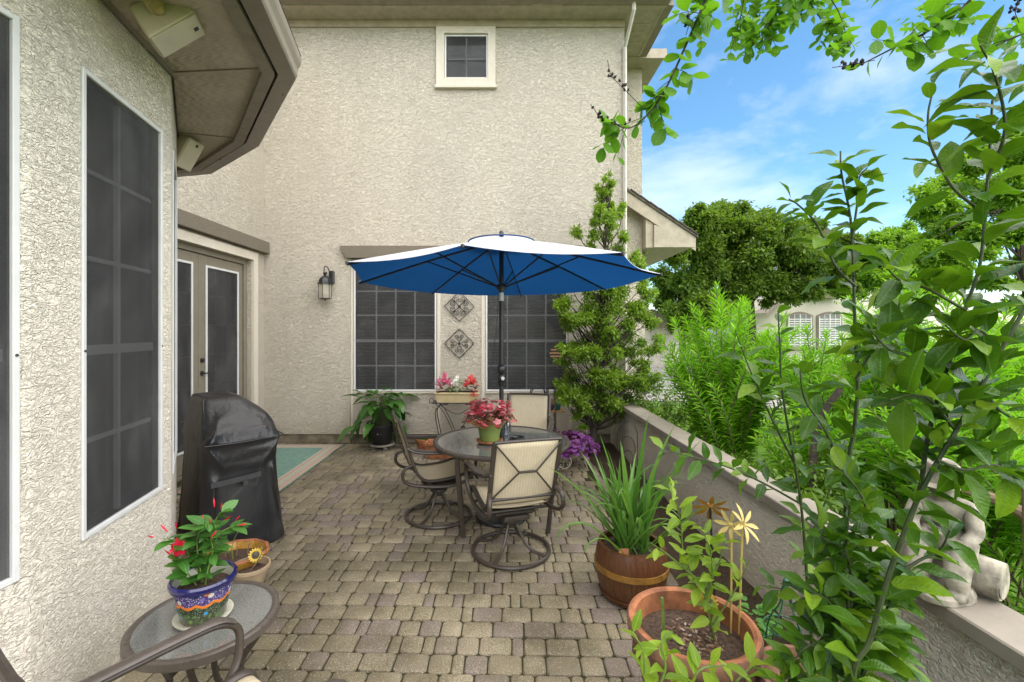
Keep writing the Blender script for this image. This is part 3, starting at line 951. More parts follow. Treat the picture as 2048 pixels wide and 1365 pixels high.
M['leaf_lily'] = leaf_mat('peace_lily_leaf', (0.022, 0.07, 0.012), (0.05, 0.14, 0.02), 0.25, 0.22)
M['leaf_mandevilla'] = leaf_mat('mandevilla_leaf', (0.03, 0.11, 0.015), (0.07, 0.20, 0.03), 0.28, 0.25)
M['blade'] = leaf_mat('strap_leaf', (0.05, 0.14, 0.02), (0.11, 0.25, 0.04), 0.38, 0.32, young=(0.18, 0.33, 0.07))
M['fol_evergreen'] = leaf_mat('evergreen_foliage', (0.06, 0.125, 0.012), (0.20, 0.33, 0.026), 0.5, 0.40, 'island', young=(0.33, 0.46, 0.06), vein=False)
M['fol_oak'] = leaf_mat('oak_foliage', (0.050, 0.105, 0.012), (0.125, 0.215, 0.022), 0.6, 0.40, 'island', young=(0.21, 0.32, 0.03), vein=False)
M['fol_tree'] = leaf_mat('bright_tree_foliage', (0.075, 0.17, 0.012), (0.17, 0.33, 0.022), 0.5, 0.45, 'island', young=(0.30, 0.45, 0.03), vein=False)
M['fol_oleander'] = leaf_mat('oleander_foliage', (0.050, 0.15, 0.008), (0.21, 0.47, 0.020), 0.42, 0.45, 'island', young=(0.42, 0.66, 0.06), vein=False)
M['fol_box'] = leaf_mat('hedge_foliage', (0.05, 0.11, 0.012), (0.14, 0.25, 0.022), 0.4, 0.3, 'island', young=(0.22, 0.36, 0.04), vein=False)
M['grass'] = leaf_mat('grass_blades', (0.12, 0.24, 0.012), (0.23, 0.42, 0.025), 0.5, 0.4, 'island', young=(0.36, 0.56, 0.04), vein=False)

# ------------------------------------------------------------------ dining chairs (sling swivel rockers)
CP = spline([(0, -.385, .935), (0, -.32, .74), (0, -.262, .55), (0, -.215, .452), (0, -.13, .405), (0, .06, .412), (0, .20, .440), (0, .272, .428), (0, .297, .385)], 4)
def make_chair():
    root = thing('patio_chair', 'chair', 'chair')
    hw = 0.243
    for s in (-1, 1):
        MB().tube([(s * hw, p.y, p.z) for p in CP], 0.0165, 10, flat=(0.8, 1.15), up=(1, 0, 0)).build('side_rail', M['bronze'], root, True)
        lp = [(s*.245, -.315, .70), (s*.272, -.25, .672), (s*.292, -.12, .655), (s*.297, .06, .645), (s*.297, .19, .632), (s*.295, .255, .592), (s*.292, .268, .53), (s*.285, .245, .45), (s*.275, .16, .375), (s*.268, .0, .352), (s*.265, -.20, .375), (s*.268, -.305, .405), (s*.272, -.355, .455), (s*.268, -.345, .525), (s*.250, -.275, .555)]
        MB().tube(spline(lp, 5), 0.0155, 10, flat=(1.1, .9)).build('arm', M['bronze'], root, True)
        ap = spline([(s*.270, -.255, .688), (s*.292, -.12, .671), (s*.297, .06, .661), (s*.297, .19, .648), (s*.296, .245, .618)], 4)
        MB().tube(ap, 0.02, 10, flat=(1.25, .42), up=(0, 0, 1)).build('arm_pad', M['bronze_light'], root, True)
    # sling panels
    back = [p for p in CP if p.z > .447 and p.y < -.2]
    seat = [p for p in CP if p.y >= -.215 and p.z < .46]
    for nm, prof, sag in (('backrest', back, (0, -1, 0)), ('seat', seat, (0, 0, -1))):
        b = MB(); nx = 8
        for p in prof:
            for i in range(nx + 1):
                u = -1 + 2 * i / nx
                q = Vector((u * (hw - .004), p.y, p.z)) + Vector(sag) * (.016 * (1 - u * u))
                b.v.append(tuple(q))
        for j in range(len(prof) - 1):
            for i in range(nx):
                a = j * (nx + 1) + i
                b.f.append([a, a + 1, a + nx + 2, a + nx + 1]); b.mi.append(0)
        o = b.build(nm, M['sling'], root, 'all')
        m = o.modifiers.new('thick', 'SOLIDIFY'); m.thickness = 0.003
    t0, b0 = CP[0], Vector((0, -.245, .50))
    MB().tube([(-hw, t0.y, t0.z), (0, t0.y - .012, t0.z + .004), (hw, t0.y, t0.z)], .0125, 8).build('top_rail', M['bronze'], root, True)
    MB().tube([(-hw, b0.y - .01, b0.z), (hw, b0.y - .01, b0.z)], .013, 8).build('lower_rail', M['bronze'], root, True)
    MB().tube([(-hw, .25, .395), (hw, .25, .395)], .013, 8).build('front_rail', M['bronze'], root, True)
    MB().tube([(-.27, -.10, .352), (.27, -.10, .352)], .012, 8).build('cross_rail', M['bronze'], root, True)
    MB().tube([(-.27, .13, .362), (.27, .13, .362)], .012, 8).build('cross_rail', M['bronze'], root, True)
    # crossed brace with twisted rope bar
    cy, cz = -.325, .715
    for s in (-1, 1):
        MB().tube([(s * (hw - .004), t0.y - .022, t0.z - .012), (s * .062, cy - .044, cz)], .0068, 6).build('brace', M['bronze'], root, True)
        MB().tube([(s * (hw - .004), b0.y - .030, b0.z + .012), (s * .062, cy - .044, cz)], .0068, 6).build('brace', M['bronze'], root, True)
    rp2 = MB()
    for q in range(2):
        pts = [(-.064 + .128 * k / 40, cy - .043 + .0052 * math.cos(k * .75 + q * math.pi), cz + .0052 * math.sin(k * .75 + q * math.pi)) for k in range(41)]
        rp2.tube(pts, .0055, 6)
    rp2.build('twisted_bar', M['bronze'], root, True)
    # rocker mechanism
    mm = MB(); mm.bbox((-.16, -.12, .325), (.16, .15, .342), .004); mm.bbox((-.10, -.15, .285), (.10, .12, .318), .006)
    mm.bbox((-.15, -.09, .305), (-.105, .09, .33), .004); mm.bbox((.105, -.09, .305), (.15, .09, .33), .004)
    mm.build('rocker_plate', M['bronze'], root)
    MB().lathe([(0.03, .30), (.035, .268), (.075, .258), (.082, .245), (.075, .232), (.045, .222), (.04, .19), (.0, .185)][::-1], 20).build('swivel_hub', M['bronze'], root, True)
    for k in range(4):
        w = R(45) + k * math.pi / 2
        pts = spline([(.036 * math.cos(w), .036 * math.sin(w), .225), (.07 * math.cos(w), .07 * math.sin(w), .17), (.12 * math.cos(w), .12 * math.sin(w), .085), (.19 * math.cos(w), .19 * math.sin(w), .038), (.285 * math.cos(w), .285 * math.sin(w), .021)], 4)
        MB().tube(pts, .0125, 8).build('spoke', M['bronze'], root, True)
    MB().tube([(.292 * math.cos(k * math.pi / 28), .292 * math.sin(k * math.pi / 28), .016) for k in range(56)], .0155, 8, closed=True).build('base_ring', M['bronze'], root, True)
    return root
chair0 = make_chair()
grp = 'sling chairs around the glass tables'
def place(o, x, y, rz, label):
    o.location = (x, y, 0.004); o.rotation_euler = (0, 0, rz); o['label'] = label; o['group'] = grp
place(chair0, 0.085, 3.50, R(17), 'tan sling swivel chair with its back to the camera in front of the table')
c2 = copy_tree(chair0); place(c2, -0.56, 4.16, R(-71), 'tan sling swivel chair on the left side of the glass table, seen from the side')
c3 = copy_tree(chair0); place(c3, 0.27, 5.02, R(180 - 11), 'tan sling chair behind the glass table facing the camera under the window')
c4 = copy_tree(chair0); place(c4, -0.855, 1.325, R(-30), 'tan sling chair cut off at the lower left corner beside the oval side table')

# ------------------------------------------------------------------ dining table with umbrella
TX, TY, TZt = 0.013, 4.125, 0.70
tb = thing('dining_table', 'round frosted-glass patio table with bronze rim and umbrella pole through it', 'table', (TX, TY, 0.003), R(6))
MB().lathe([(.026, -.004), (.578, -.004), (.578, .002), (.026, .002), (.026, -.004)], 64, (0, 0, TZt)).build('glass_top', M['table_glass'], tb)
MB().lathe([(.572, .003), (.578, .008), (.600, .009), (.614, .002), (.616, -.014), (.606, -.026), (.582, -.026), (.575, -.012), (.572, .003)], 72, (0, 0, TZt)).build('rim', M['bronze_light'], tb, 50)
MB().lathe([(.024, .004), (.036, .004), (.036, .008), (.024, .008), (.024, .004)], 24, (0, 0, TZt)).build('umbrella_collar', M['black_metal'], tb)
for k in range(4):
    w = R(45) + k * math.pi / 2
    c_, s_ = math.cos(w), math.sin(w)
    MB().tube(spline([(.57 * c_, .57 * s_, TZt - .022), (.565 * c_, .565 * s_, .55), (.535 * c_, .535 * s_, .28), (.50 * c_, .50 * s_, .0)], 5), .018, 8, flat=(1, 1.15)).build('leg', M['bronze'], tb, True)
    w2 = w + math.pi / 2
    MB().tube(spline([(.555 * c_, .555 * s_, TZt - .03), (.42 * (c_ + math.cos(w2)) * .62, .42 * (s_ + math.sin(w2)) * .62, TZt - .035), (.555 * math.cos(w2), .555 * math.sin(w2), TZt - .03)], 5), .010, 8).build('stretcher', M['bronze'], tb, True)

def canopy_mats():
    t = NT('umbrella_outer'); n = t.noise(t.coord(), 6, 4)
    c = t.ramp(n, [(0.3, (0.80, 0.80, 0.82)), (0.7, (0.88, 0.88, 0.89))])  # outer layer near-white, the lining beneath is blue
    pp = t.pbr(c, 0.8, 0, 0.3); tl = t.new('BsdfTranslucent'); tl.inputs['Color'].default_value = (0.85, 0.88, 0.95, 1)
    ms = t.new('MixShader', Fac=0.45); t.ln(pp, ms.inputs[1]); t.ln(tl.outputs[0], ms.inputs[2])
    a = t.done(ms.outputs[0])
    t = NT('umbrella_blue'); n = t.noise(t.coord(), 5, 4); wv = t.noise(t.coord(), 400, 1)
    c = t.ramp(n, [(0.3, (0.010, 0.070, 0.205)), (0.7, (0.014, 0.095, 0.26))])
    p = t.pbr(c, 0.75, 0, 0.25, t.bump(wv, 0.2, 0.0005))
    tl = t.new('BsdfTranslucent'); tl.inputs['Color'].default_value = (0.013, 0.105, 0.30, 1)
    ms = t.new('MixShader', Fac=0.6); t.ln(p, ms.inputs[1]); t.ln(tl.outputs[0], ms.inputs[2])
    return a, t.done(ms.outputs[0])
M['canopy_out'], M['canopy_in'] = canopy_mats()
um = thing('patio_umbrella', 'open blue market umbrella with pale top over the glass table', 'umbrella', (TX, TY, 0.003))
MB().tube([(0, 0, .03), (0, 0, 2.48)], .0205, 14).build('pole', M['black_metal'], um, True)
UR, UZ, UA = 1.385, 2.165, 2.52
tilt = Matrix.Translation((0, 0, UZ)) @ Matrix.Rotation(R(-1.9), 4, 'X') @ Matrix.Translation((0, 0, -UZ))
angs = [R(-10 + 45 * k) for k in range(8)]
def can(t, u, k):
    """point at radial t (0..1), u (0..1) between rib k and k+1"""
    a0, a1 = angs[k], angs[k] + R(45)
    p = Vector((math.cos(a0), math.sin(a0), 0)).lerp(Vector((math.cos(a1), math.sin(a1), 0)), u) * (UR * t)
    sag = 4 * u * (1 - u)
    p *= 1 - 0.035 * sag * t
    z = UA - (UA - UZ) * (t ** 1.12) - 0.022 * sag * t
    return tilt @ Vector((p.x, p.y, z))
for k in range(8):
    for nm, mt_, off, t0_ in (('canopy_panel', M['canopy_out'], 0.004, 0.13), ('canopy_lining', M['canopy_in'], 0.0, 0.04)):
        b = MB(); nt, nu = 8, 8
        for i in range(nt + 1):
            for j in range(nu + 1):
                p = can(t0_ + (1 - t0_) * i / nt, j / nu, k); b.v.append((p.x, p.y, p.z + off))
        for i in range(nt):
            for j in range(nu):
                a = i * (nu + 1) + j
                b.f.append([a, a + nu + 1, a + nu + 2, a + 1]); b.mi.append(0)
        if nm == 'canopy_panel': b.build('canopy_panel', mt_, um, 'all')
        else: b.build('canopy_lining', mt_, um, 'all')
    rib = MB(); pts = [can(t, 0, k) - Vector((0, 0, .014)) for t in np.linspace(.03, 1.0, 7)]
    rib.tube(pts, .0085, 6, flat=(.8, 1.2)); ro = rib.build('rib', M['black_metal'], um, True)
    hubz = Vector((0, 0, 2.085))
    a = angs[k]
    st2 = MB(); st2.tube([hubz + Vector((math.cos(a), math.sin(a), 0)) * .03, can(.5, 0, k) - Vector((0, 0, .02))], .0068, 6); st2.build('strut', M['black_metal'], ro, True)
    tipb = MB(); q = can(1.0, 0, k); tipb.lathe([(0, -.016), (.012, -.012), (.012, .006), (0, .012)], 8, tuple(q)); tipb.build('tip', M['black_metal'], ro, True)
# vent cap
vc = MB(); vcl = []
for k in range(8):
    for j in range(4):
        a = angs[k] + R(45) * j / 4
        vcl.append(a)
ring = lambda r, z: [tilt @ Vector((r * math.cos(a), r * math.sin(a), z)) for a in vcl]
n_ = len(vcl)
vs = ring(.30, UA - .028) + ring(.16, UA + .012) + ring(.02, UA + .034)
fs = [(i + n_ * q, (i + 1) % n_ + n_ * q, (i + 1) % n_ + n_ * (q + 1), i + n_ * (q + 1)) for q in range(2) for i in range(n_)]
vc.add(vs, fs); vo = vc.build('vent_cap', M['canopy_out'], um, 'all')
ed = MB(); ed.tube(ring(.302, UA - .03), .006, 6, closed=True); ed.build('piping', M['canopy_in'], vo)
MB().lathe([(0, .0), (.02, .005), (.024, .03), (.012, .055), (0, .06)], 12, (0, 0, UA + .02)).build('finial', M['black_metal'], um, True)
MB().lathe([(.024, 0), (.044, .0), (.046, .03), (.04, .05), (.024, .05)], 16, (0, 0, 2.06)).build('runner_hub', M['black_metal'], um, True)
MB().lathe([(.024, 0), (.04, .0), (.042, .03), (.024, .04)], 16, (0, 0, 2.44)).build('top_hub', M['black_metal'], um, True)
MB().lathe([(.0209, 0), (.0215, 0), (.0215, .075), (.0209, .075)], 14, (0, 0, 1.96)).build('sticker', M['white'], um, True)
ck = MB(); ck.bbox((-.034, -.036, 1.30), (.03, .036, 1.385), .012); ck.bbox((-.03, -.032, 1.215), (.028, .032, 1.302), .012); ck.lathe([(.021, 1.19), (.03, 1.20), (.03, 1.22)], 14)
cko = ck.build('crank_housing', M['black_metal'], um, 50)
MB().tube(spline([(-.03, -.02, 1.325), (-.06, -.03, 1.318), (-.095, -.035, 1.305), (-.10, -.035, 1.33)], 4), .0075, 8).build('crank_handle', M['black_metal'], cko, True)
kb = MB(); kb.lathe([(0, 0), (.014, .002), (.016, .012), (0, .016)], 14); kb.v = [tuple(Matrix.Translation((.012, -.034, 1.262)) @ Matrix.Rotation(R(90), 4, 'X') @ Vector(v)) for v in kb.v]
kb.build('tilt_button', M['white'], cko, True)
MB().tube(spline([(-.028, -.02, 2.06), (-.035, -.022, 1.85), (-.06, -.03, 1.6), (-.098, -.035, 1.335)], 5), .0028, 5).build('cord', M['black_metal'], um, True)
MB().lathe([(.0, 0), (.225, .0), (.235, .012), (.225, .03), (.15, .042), (.06, .05), (.04, .07), (.03, .30), (.022, .30)], 32).build('base', M['black_metal'], um, True)

# things on the table
pot = thing('potted_coral_bells', 'pink-leaved potted plant in a green pot on the glass table', 'potted plant', (TX - .105, TY - .12, TZt + .013))
MB().lathe([(0, .0), (.095, .0), (.112, .008), (.118, .024), (.110, .026), (.095, .016), (0, .016)], 28).build('saucer', M['terracotta'], pot, True)
M['green_pot'] = simple('olive_green_pot', (0.17, 0.22, 0.05), 0.5, var=0.1)
MB().lathe([(0, .018), (.078, .018), (.083, .022), (.102, .13), (.102, .132), (.113, .133), (.116, .175), (.108, .178), (.100, .15), (0, .15)], 28).build('pot', M['green_pot'], pot, True)
MB().lathe([(0, .158), (.10, .15)][::-1], 20).build('soil', M['soil'], pot)
M['leaf_pink'] = leaf_mat('pink_leaf', (0.45, 0.025, 0.05), (0.68, 0.12, 0.15), 0.45, 0.25, young=(0.85, 0.40, 0.40))
M['leaf_copper'] = leaf_mat('copper_leaf', (0.13, 0.055, 0.03), (0.26, 0.13, 0.06), 0.45, 0.25)
def round_leaf(name, mat, k=4):
    out = []
    for i in range(k):
        b = MB(); r = random.Random(i + 40); n = 14
        vs = [(0, 0, 0)]
        for j in range(n):
            a = 2 * math.pi * j / n
            rr = (.5 + .09 * math.cos(5 * a) + r.uniform(-.04, .04))
            vs.append((rr * math.sin(a), .45 - rr * math.cos(a), .10 * math.cos(5 * a) - .25 * rr * rr + r.uniform(-.03, .03)))
        vs[0] = (0, .40, .02)
        b.add(vs, [(0, 1 + j, 1 + (j + 1) % n) for j in range(n)])
        out.append(b.mesh(name, mat, 'all'))
    return out
rl_p, rl_c = round_leaf('leaf', M['leaf_pink']), round_leaf('leaf', M['leaf_copper'])
stm = MB()
for i in range(290):
    a = random.uniform(0, 2 * math.pi); e = random.uniform(-.12, 1.0)
    rr = .215 * (1 - .28 * max(0, e)) * random.uniform(.55, 1.0)
    c = Vector((math.cos(a) * rr, math.sin(a) * rr, .215 + e * .185 * random.uniform(.7, 1)))
    d = Vector((math.cos(a), math.sin(a), random.uniform(-.8, .1)))
    low = c.z < .26
    link('leaf', random.choice(rl_c if (low and random.random() < .8) else rl_p), pot, orient(c, d, (random.gauss(0, .25), random.gauss(0, .25), 1), random.uniform(.045, .07) if low else random.uniform(.026, .048)))
    if i % 3 == 0: stm.tube([(random.uniform(-.03, .03), random.uniform(-.03, .03), .15), c * .6 + Vector((0, 0, .08)), c], .0022, 4)
stm.build('stems', M['leaf_copper'], pot)
ash = thing('ashtray', 'small black round ashtray on the glass table beside the pole', 'ashtray', tuple(G(1035, 880, TZt + .004)))
MB().lathe([(0, 0), (.052, 0), (.062, .012), (.063, .028), (.056, .032), (.048, .026), (.044, .012), (0, .010)], 28).build('bowl', M['black_metal'], ash, True)
for k in range(3):
    a = k * 2.1; MB().bbox((-.008, -.010, .026), (.008, .010, .036), .003, Matrix.Rotation(a, 4, 'Z') @ Matrix.Translation((.056, 0, 0))).build('rest', M['black_metal'], ash)
M['clear'] = glass_mat('bottle_plastic', (0.86, 0.92, 0.97), 0.2, 0.05)
bt = thing('bottle', 'clear bottle behind the umbrella pole on the glass table', 'bottle', (TX + .055, TY + .16, TZt + .003))
MB().lathe([(0, 0), (.028, 0), (.031, .006), (.031, .10), (.026, .12), (.012, .135), (.012, .15), (0, .15)], 18).build('body', M['clear'], bt, True)
MB().lathe([(0, .15), (.014, .15), (.014, .172), (0, .174)], 14).build('cap', M['white'], bt, True)

# ------------------------------------------------------------------ oval side table, painted pot with flowering vine
SX, SY, SZ = -1.25, 1.935, 0.475
stb = thing('side_table', 'small round frosted-glass side table with bronze rim against the turret wall', 'table', (SX, SY, 0.003))
MB().lathe([(0, -.004), (.258, -.004), (.258, .002), (0, .002)], 56, (0, 0, SZ)).build('glass_top', M['table_glass'], stb)
MB().lathe([(.252, .003), (.258, .007), (.272, .008), (.281, .002), (.282, -.026), (.274, -.032), (.258, -.032), (.252, .003)], 64, (0, 0, SZ)).build('rim', M['bronze_light'], stb, 50)
for k in range(4):
    w = R(20) + k * math.pi / 2; c_, s_ = math.cos(w), math.sin(w)
    MB().tube(spline([(.255 * c_, .255 * s_, SZ - .02), (.20 * c_, .20 * s_, .36), (.13 * c_, .13 * s_, .24), (.18 * c_, .18 * s_, .10), (.27 * c_, .27 * s_, .0)], 5), .0135, 8).build('leg', M['bronze'], stb, True)
MB().tube([(.135 * math.cos(k * .25), .135 * math.sin(k * .25), .24) for k in range(25)], .010, 8, closed=True).build('brace_ring', M['bronze'], stb, True)

def talavera():
    t = NT('painted_talavera')
    tcn = t.new('TexCoord'); sp = t.new('SeparateXYZ'); t.ln(tcn.outputs['Object'], sp.inputs[0])
    ang = t.math('ARCTAN2', sp.outputs['Y'], sp.outputs['X'])
    cmb = t.new('CombineXYZ'); t.ln(t.math('MULTIPLY', ang, 1.5), cmb.inputs[0]); t.ln(t.math('MULTIPLY', sp.outputs['Z'], 13.0), cmb.inputs[1])
    uv = cmb.outputs[0]
    vo_ = t.new('TexVoronoi', Scale=2.3); t.ln(uv, vo_.inputs['Vector'])
    dst = vo_.outputs['Distance']
    ctr = t.ramp(dst, [(.10, 1.0), (.13, 0.0)], 'LINEAR')
    petal = t.ramp(dst, [(.14, 0.0), (.17, 1.0), (.36, 1.0), (.40, 0.0)])
    sel = t.new('SeparateColor'); t.ln(vo_.outputs['Color'], sel.inputs[0])
    pc_low = t.ramp(sel.outputs[0], [(0, (.05, .13, .02)), (.6, (.09, .20, .03)), (.78, (.02, .25, .50)), (.9, (.55, .12, .01))], 'CONSTANT')
    pc_up = t.ramp(sel.outputs[0], [(0, (.16, .12, .36)), (.4, (.55, .53, .50)), (.6, (.012, .012, .05)), (.78, (.60, .16, .01))], 'CONSTANT')
    fine = t.new('TexVoronoi', Scale=11.0); t.ln(uv, fine.inputs['Vector'])
    dots = t.ramp(fine.outputs['Distance'], [(.25, 1.0), (.3, 0.0)])
    low = t.mix(t.math('MULTIPLY', dots, .7), t.mix(petal, (.02, .035, .012), pc_low), (.32, .36, .20))
    low = t.mix(ctr, low, (.55, .02, .015))
    upc = t.mix(t.math('MULTIPLY', dots, 0.9), (.055, .035, .16), (.62, .60, .62))
    upc = t.mix(petal, upc, pc_up)
    upc = t.mix(ctr, upc, (.6, .03, .02))
    zw = t.math('ADD', sp.outputs['Z'], t.math('MULTIPLY', t.math('ABSOLUTE', t.math('SINE', t.math('MULTIPLY', ang, 5.0))), 0.016))
    band = t.ramp(zw, [(.0, 0.0), (.119, 1.0)], 'CONSTANT')
    orng = t.ramp(zw, [(.0, 0.0), (.119, 1.0), (.134, 0.0)], 'CONSTANT')
    c = t.mix(band, low, upc); c = t.mix(orng, c, (.70, .17, .01))
    return t.done(t.pbr(c, 0.22, 0, 0.5, t.bump(t.noise(t.coord(), 30, 2), 0.2, 0.002), coat=0.4))
M['talavera'] = talavera()
M['cobalt'] = simple('cobalt_glaze', (0.012, 0.012, 0.09), 0.15, var=0.2, coat=0.5)
M['glaze_white'] = simple('cream_glaze', (0.62, 0.60, 0.48), 0.3, var=0.1)
tp_ = thing('painted_flower_pot', 'hand-painted flower pot with cobalt rim holding a red flowering vine, on the side table', 'potted plant', (SX - .01, SY + .0, SZ + .006))
tp_.scale = (.8, .8, .8)
MB().lathe([(0, 0), (.108, 0), (.132, .010), (.138, .022), (.130, .022), (.110, .010), (0, .010)], 36).build('saucer', M['glaze_white'], tp_, True)
MB().lathe([(0, .012), (.098, .012), (.104, .018), (.118, .08), (.136, .165), (.140, .190)], 48).build('body', M['talavera'], tp_, True)
MB().lathe([(.139, .185), (.152, .188), (.158, .200), (.158, .216), (.150, .226), (.140, .224), (.136, .212)], 48).build('rim', M['cobalt'], tp_, True)
MB().lathe([(.137, .213), (.124, .165), (.122, .15)], 40).build('inner_wall', M['glaze_white'], tp_, True)
sl = MB(); sl.lathe([(0, .185), (.06, .18), (.1, .175), (.127, .168)][::-1], 24); sl.build('soil', M['soil'], tp_, True)
M['flower_red'] = leaf_mat('red_petal', (0.50, 0.008, 0.018), (0.70, 0.015, 0.05), 0.4, 0.25, vein=False)
ml = leaf_meshes('leaf', M['leaf_mandevilla'], 5, W=.52, fold=.25, droop=.35, peak=.42)
vine = MB()
stems_m = [[(.0, 0, .17), (-.02, -.01, .30), (-.04, .01, .42), (.02, .0, .50)], [(0, 0, .17), (-.06, .0, .30), (-.12, -.01, .40), (-.20, -.02, .425)], [(0.01, 0.02, .17), (.03, .02, .32), (.07, .02, .43), (.15, .02, .475)], [(0, .03, .17), (-.02, .05, .33), (.0, .06, .44), (.05, .06, .53)], [(-.02, -.02, .17), (-.07, -.04, .27), (-.10, -.04, .33)], [(.02, -.02, .17), (.04, -.03, .26), (.06, -.02, .36), (.05, -.02, .42)]]
for sdef in stems_m:
    pts = spline([Vector(p) for p in sdef], 6)
    vine.tube(pts, [.0045 * (1 - .5 * i / len(pts)) for i in range(len(pts))], 5)
    for i in range(3, len(pts), 1):
        for s in (-1, 1):
            if random.random() < .38: continue
            t_ = (pts[i] - pts[i-1]).normalized()
            a = random.uniform(0, 6.28)
            d = Vector((math.cos(a), math.sin(a), random.uniform(-.5, .5))) + t_ * .3
            link('leaf', random.choice(ml), tp_, orient(pts[i], d, (random.gauss(0, .4), random.gauss(0, .4), 1), random.uniform(.075, .115)))
vine.build('stems', M['stem_young'], tp_, True)
bud = MB(); bud.lathe([(0, 0), (.09, .12), (.13, .35), (.17, .55), (.10, .8), (0, 1.0)], 8); bud_me = bud.mesh('flower_bud', M['flower_red'], True)
for (x, z, dx, dz, y) in ((-.245, .43, -1, .15, -.02), (-.19, .45, -.5, .6, .0), (-.145, .465, .1, 1, .0), (-.06, .44, -.1, 1, .02), (.02, .555, -.2, 1, .06), (.055, .545, .2, 1, .06), (.09, .50, .8, .5, .03), (.155, .50, .6, .7, .02), (.17, .475, 1, .2, .02), (.03, .49, .3, 1, .0), (-.02, .47, -.2, 1, .03), (.06, .435, .4, .5, -.04)):
    d = Vector((dx, random.uniform(-.3, .2), dz)).normalized()
    q = d.to_track_quat('Z', 'Y').to_matrix().to_4x4()
    L = random.uniform(.04, .062)
    link('flower_bud', bud_me, tp_, Matrix.Translation((x, y, z)) @ q @ Matrix.Diagonal((L * .55, L * .55, L, 1)))
pet = leaf_meshes('petal', M['flower_red'], 3, W=.7, fold=.1, droop=.5, peak=.6)
for fc, fd in (((-.135, -.06, .37), (-.5, -.6, -.5)), ((-.09, -.05, .395), (-.2, -.9, .1))):
    fdv = Vector(fd).normalized()
    tb_ = MB(); tb_.tube([Vector(fc) - fdv * .05, Vector(fc)], [.004, .013], 8); tb_.build('flower_tube', M['flower_red'], tp_, True)
    ax = fdv.cross(Vector((0, 0, 1))).normalized(); bx2 = ax.cross(fdv)
    for k in range(5):
        a = k * 1.2566
        d = ax * math.cos(a) + bx2 * math.sin(a) + fdv * .35
        link('petal', random.choice(pet), tp_, orient(fc, d, fdv, .05))
# ------------------------------------------------------------------ covered grill
def vinyl():
    t = NT('black_vinyl_cover')
    v = t.coord()
    n1 = t.noise(t.coord((1, 1, .5)), 4.0, 3, .5, 1.0); n2 = t.noise(v, 26, 3, .5, .6)
    r1 = t.ramp(n1, [(.40, 0.0), (.49, 1.0), (.52, 1.0), (.62, 0.0)]); n3 = t.noise(t.coord((1.4, 1.4, .5)), 7.0, 2, .5, .8)
    r2 = t.ramp(n3, [(.42, 0.0), (.5, 1.0), (.58, 0.0)])
    h = t.math('ADD', t.math('ADD', t.math('MULTIPLY', r1, .10), t.math('MULTIPLY', r2, .06)), t.math('ADD', t.math('MULTIPLY', n1, .6), t.math('MULTIPLY', n2, .05)))
    c = t.ramp(t.noise(v, 3, 4), [(.3, (.010, .010, .011)), (.7, (.020, .020, .021))])
    return t.done(t.pbr(c, .36, 0, .45, t.bump(h, .55, .020)))
M['vinyl'] = vinyl()
M['strap'] = simple('black_webbing', (.035, .035, .036), .7, var=.2, bumpd=.001, bs=300)
gr = thing('covered_grill', 'barbecue grill under a fitted black vinyl cover beside the patio doors', 'grill', (-2.165, 3.335, 0.004), R(45))
gm_ = MB()
secs = [  # z, x0, x1, y0 (front), y1 (back)
    (.015, -.035, .575, -.045, .84), (.12, -.025, .56, -.035, .83), (.40, -.008, .535, -.012, .82), (.66, .0, .522, .005, .80), (.80, -.004, .53, -.006, .80),
    (.838, -.012, .540, -.020, .80), (.850, -.012, .540, -.018, .80), (.866, -.004, .534, .004, .80), (.95, .012, .522, .085, .79), (1.0, .022, .50, .14, .785), (1.06, .036, .445, .205, .78), (1.12, .05, .372, .275, .77), (1.146, .062, .335, .312, .76), (1.154, .085, .30, .36, .72)]
NR = 168
def rrect(x0, x1, y0, y1, rad, k, n):
    cx, cy = (x0 + x1) / 2, (y0 + y1) / 2; hx, hy = (x1 - x0) / 2, (y1 - y0) / 2
    a = 2 * math.pi * k / n
    c, s = math.cos(a), math.sin(a)
    e = 2 / rad
    return cx + hx * math.copysign(abs(c) ** e, c), cy + hy * math.copysign(abs(s) ** e, s)
zs_f = []
for i in range(len(secs) - 1):
    a, b = secs[i], secs[i + 1]
    m = max(1, int((b[0] - a[0]) / .018))
    for j in range(m):
        t_ = j / m
        zs_f.append(tuple(a[q] * (1 - t_) + b[q] * t_ for q in range(5)))
zs_f.append(secs[-1])
creases = [((.0, .84), (.19, .565), .030), ((.53, .84), (.34, .565), .024), ((.02, .855), (.46, .99), .020), ((.03, .86), (.33, 1.07), .018), ((.05, .88), (.19, 1.10), .014), ((.52, .87), (.30, .95), .014), ((.25, .85), (.50, .93), .012),
           ((.19, .565), (.12, .10), .026), ((.34, .565), (.42, .06), .028), ((.20, .56), (.27, .15), .018), ((.06, .55), (.03, .08), .020), ((.47, .60), (.53, .08), .026), ((.32, .40), (.33, .03), .016), ((.12, .80), (.30, .70), .010), ((.50, .78), (.25, .73), .012)]
def seg_d(x, z, a, b):
    ax, az = a; bx, bz = b
    t_ = max(0, min(1, ((x - ax) * (bx - ax) + (z - az) * (bz - az)) / ((bx - ax) ** 2 + (bz - az) ** 2)))
    return math.hypot(x - ax - (bx - ax) * t_, z - az - (bz - az) * t_), t_
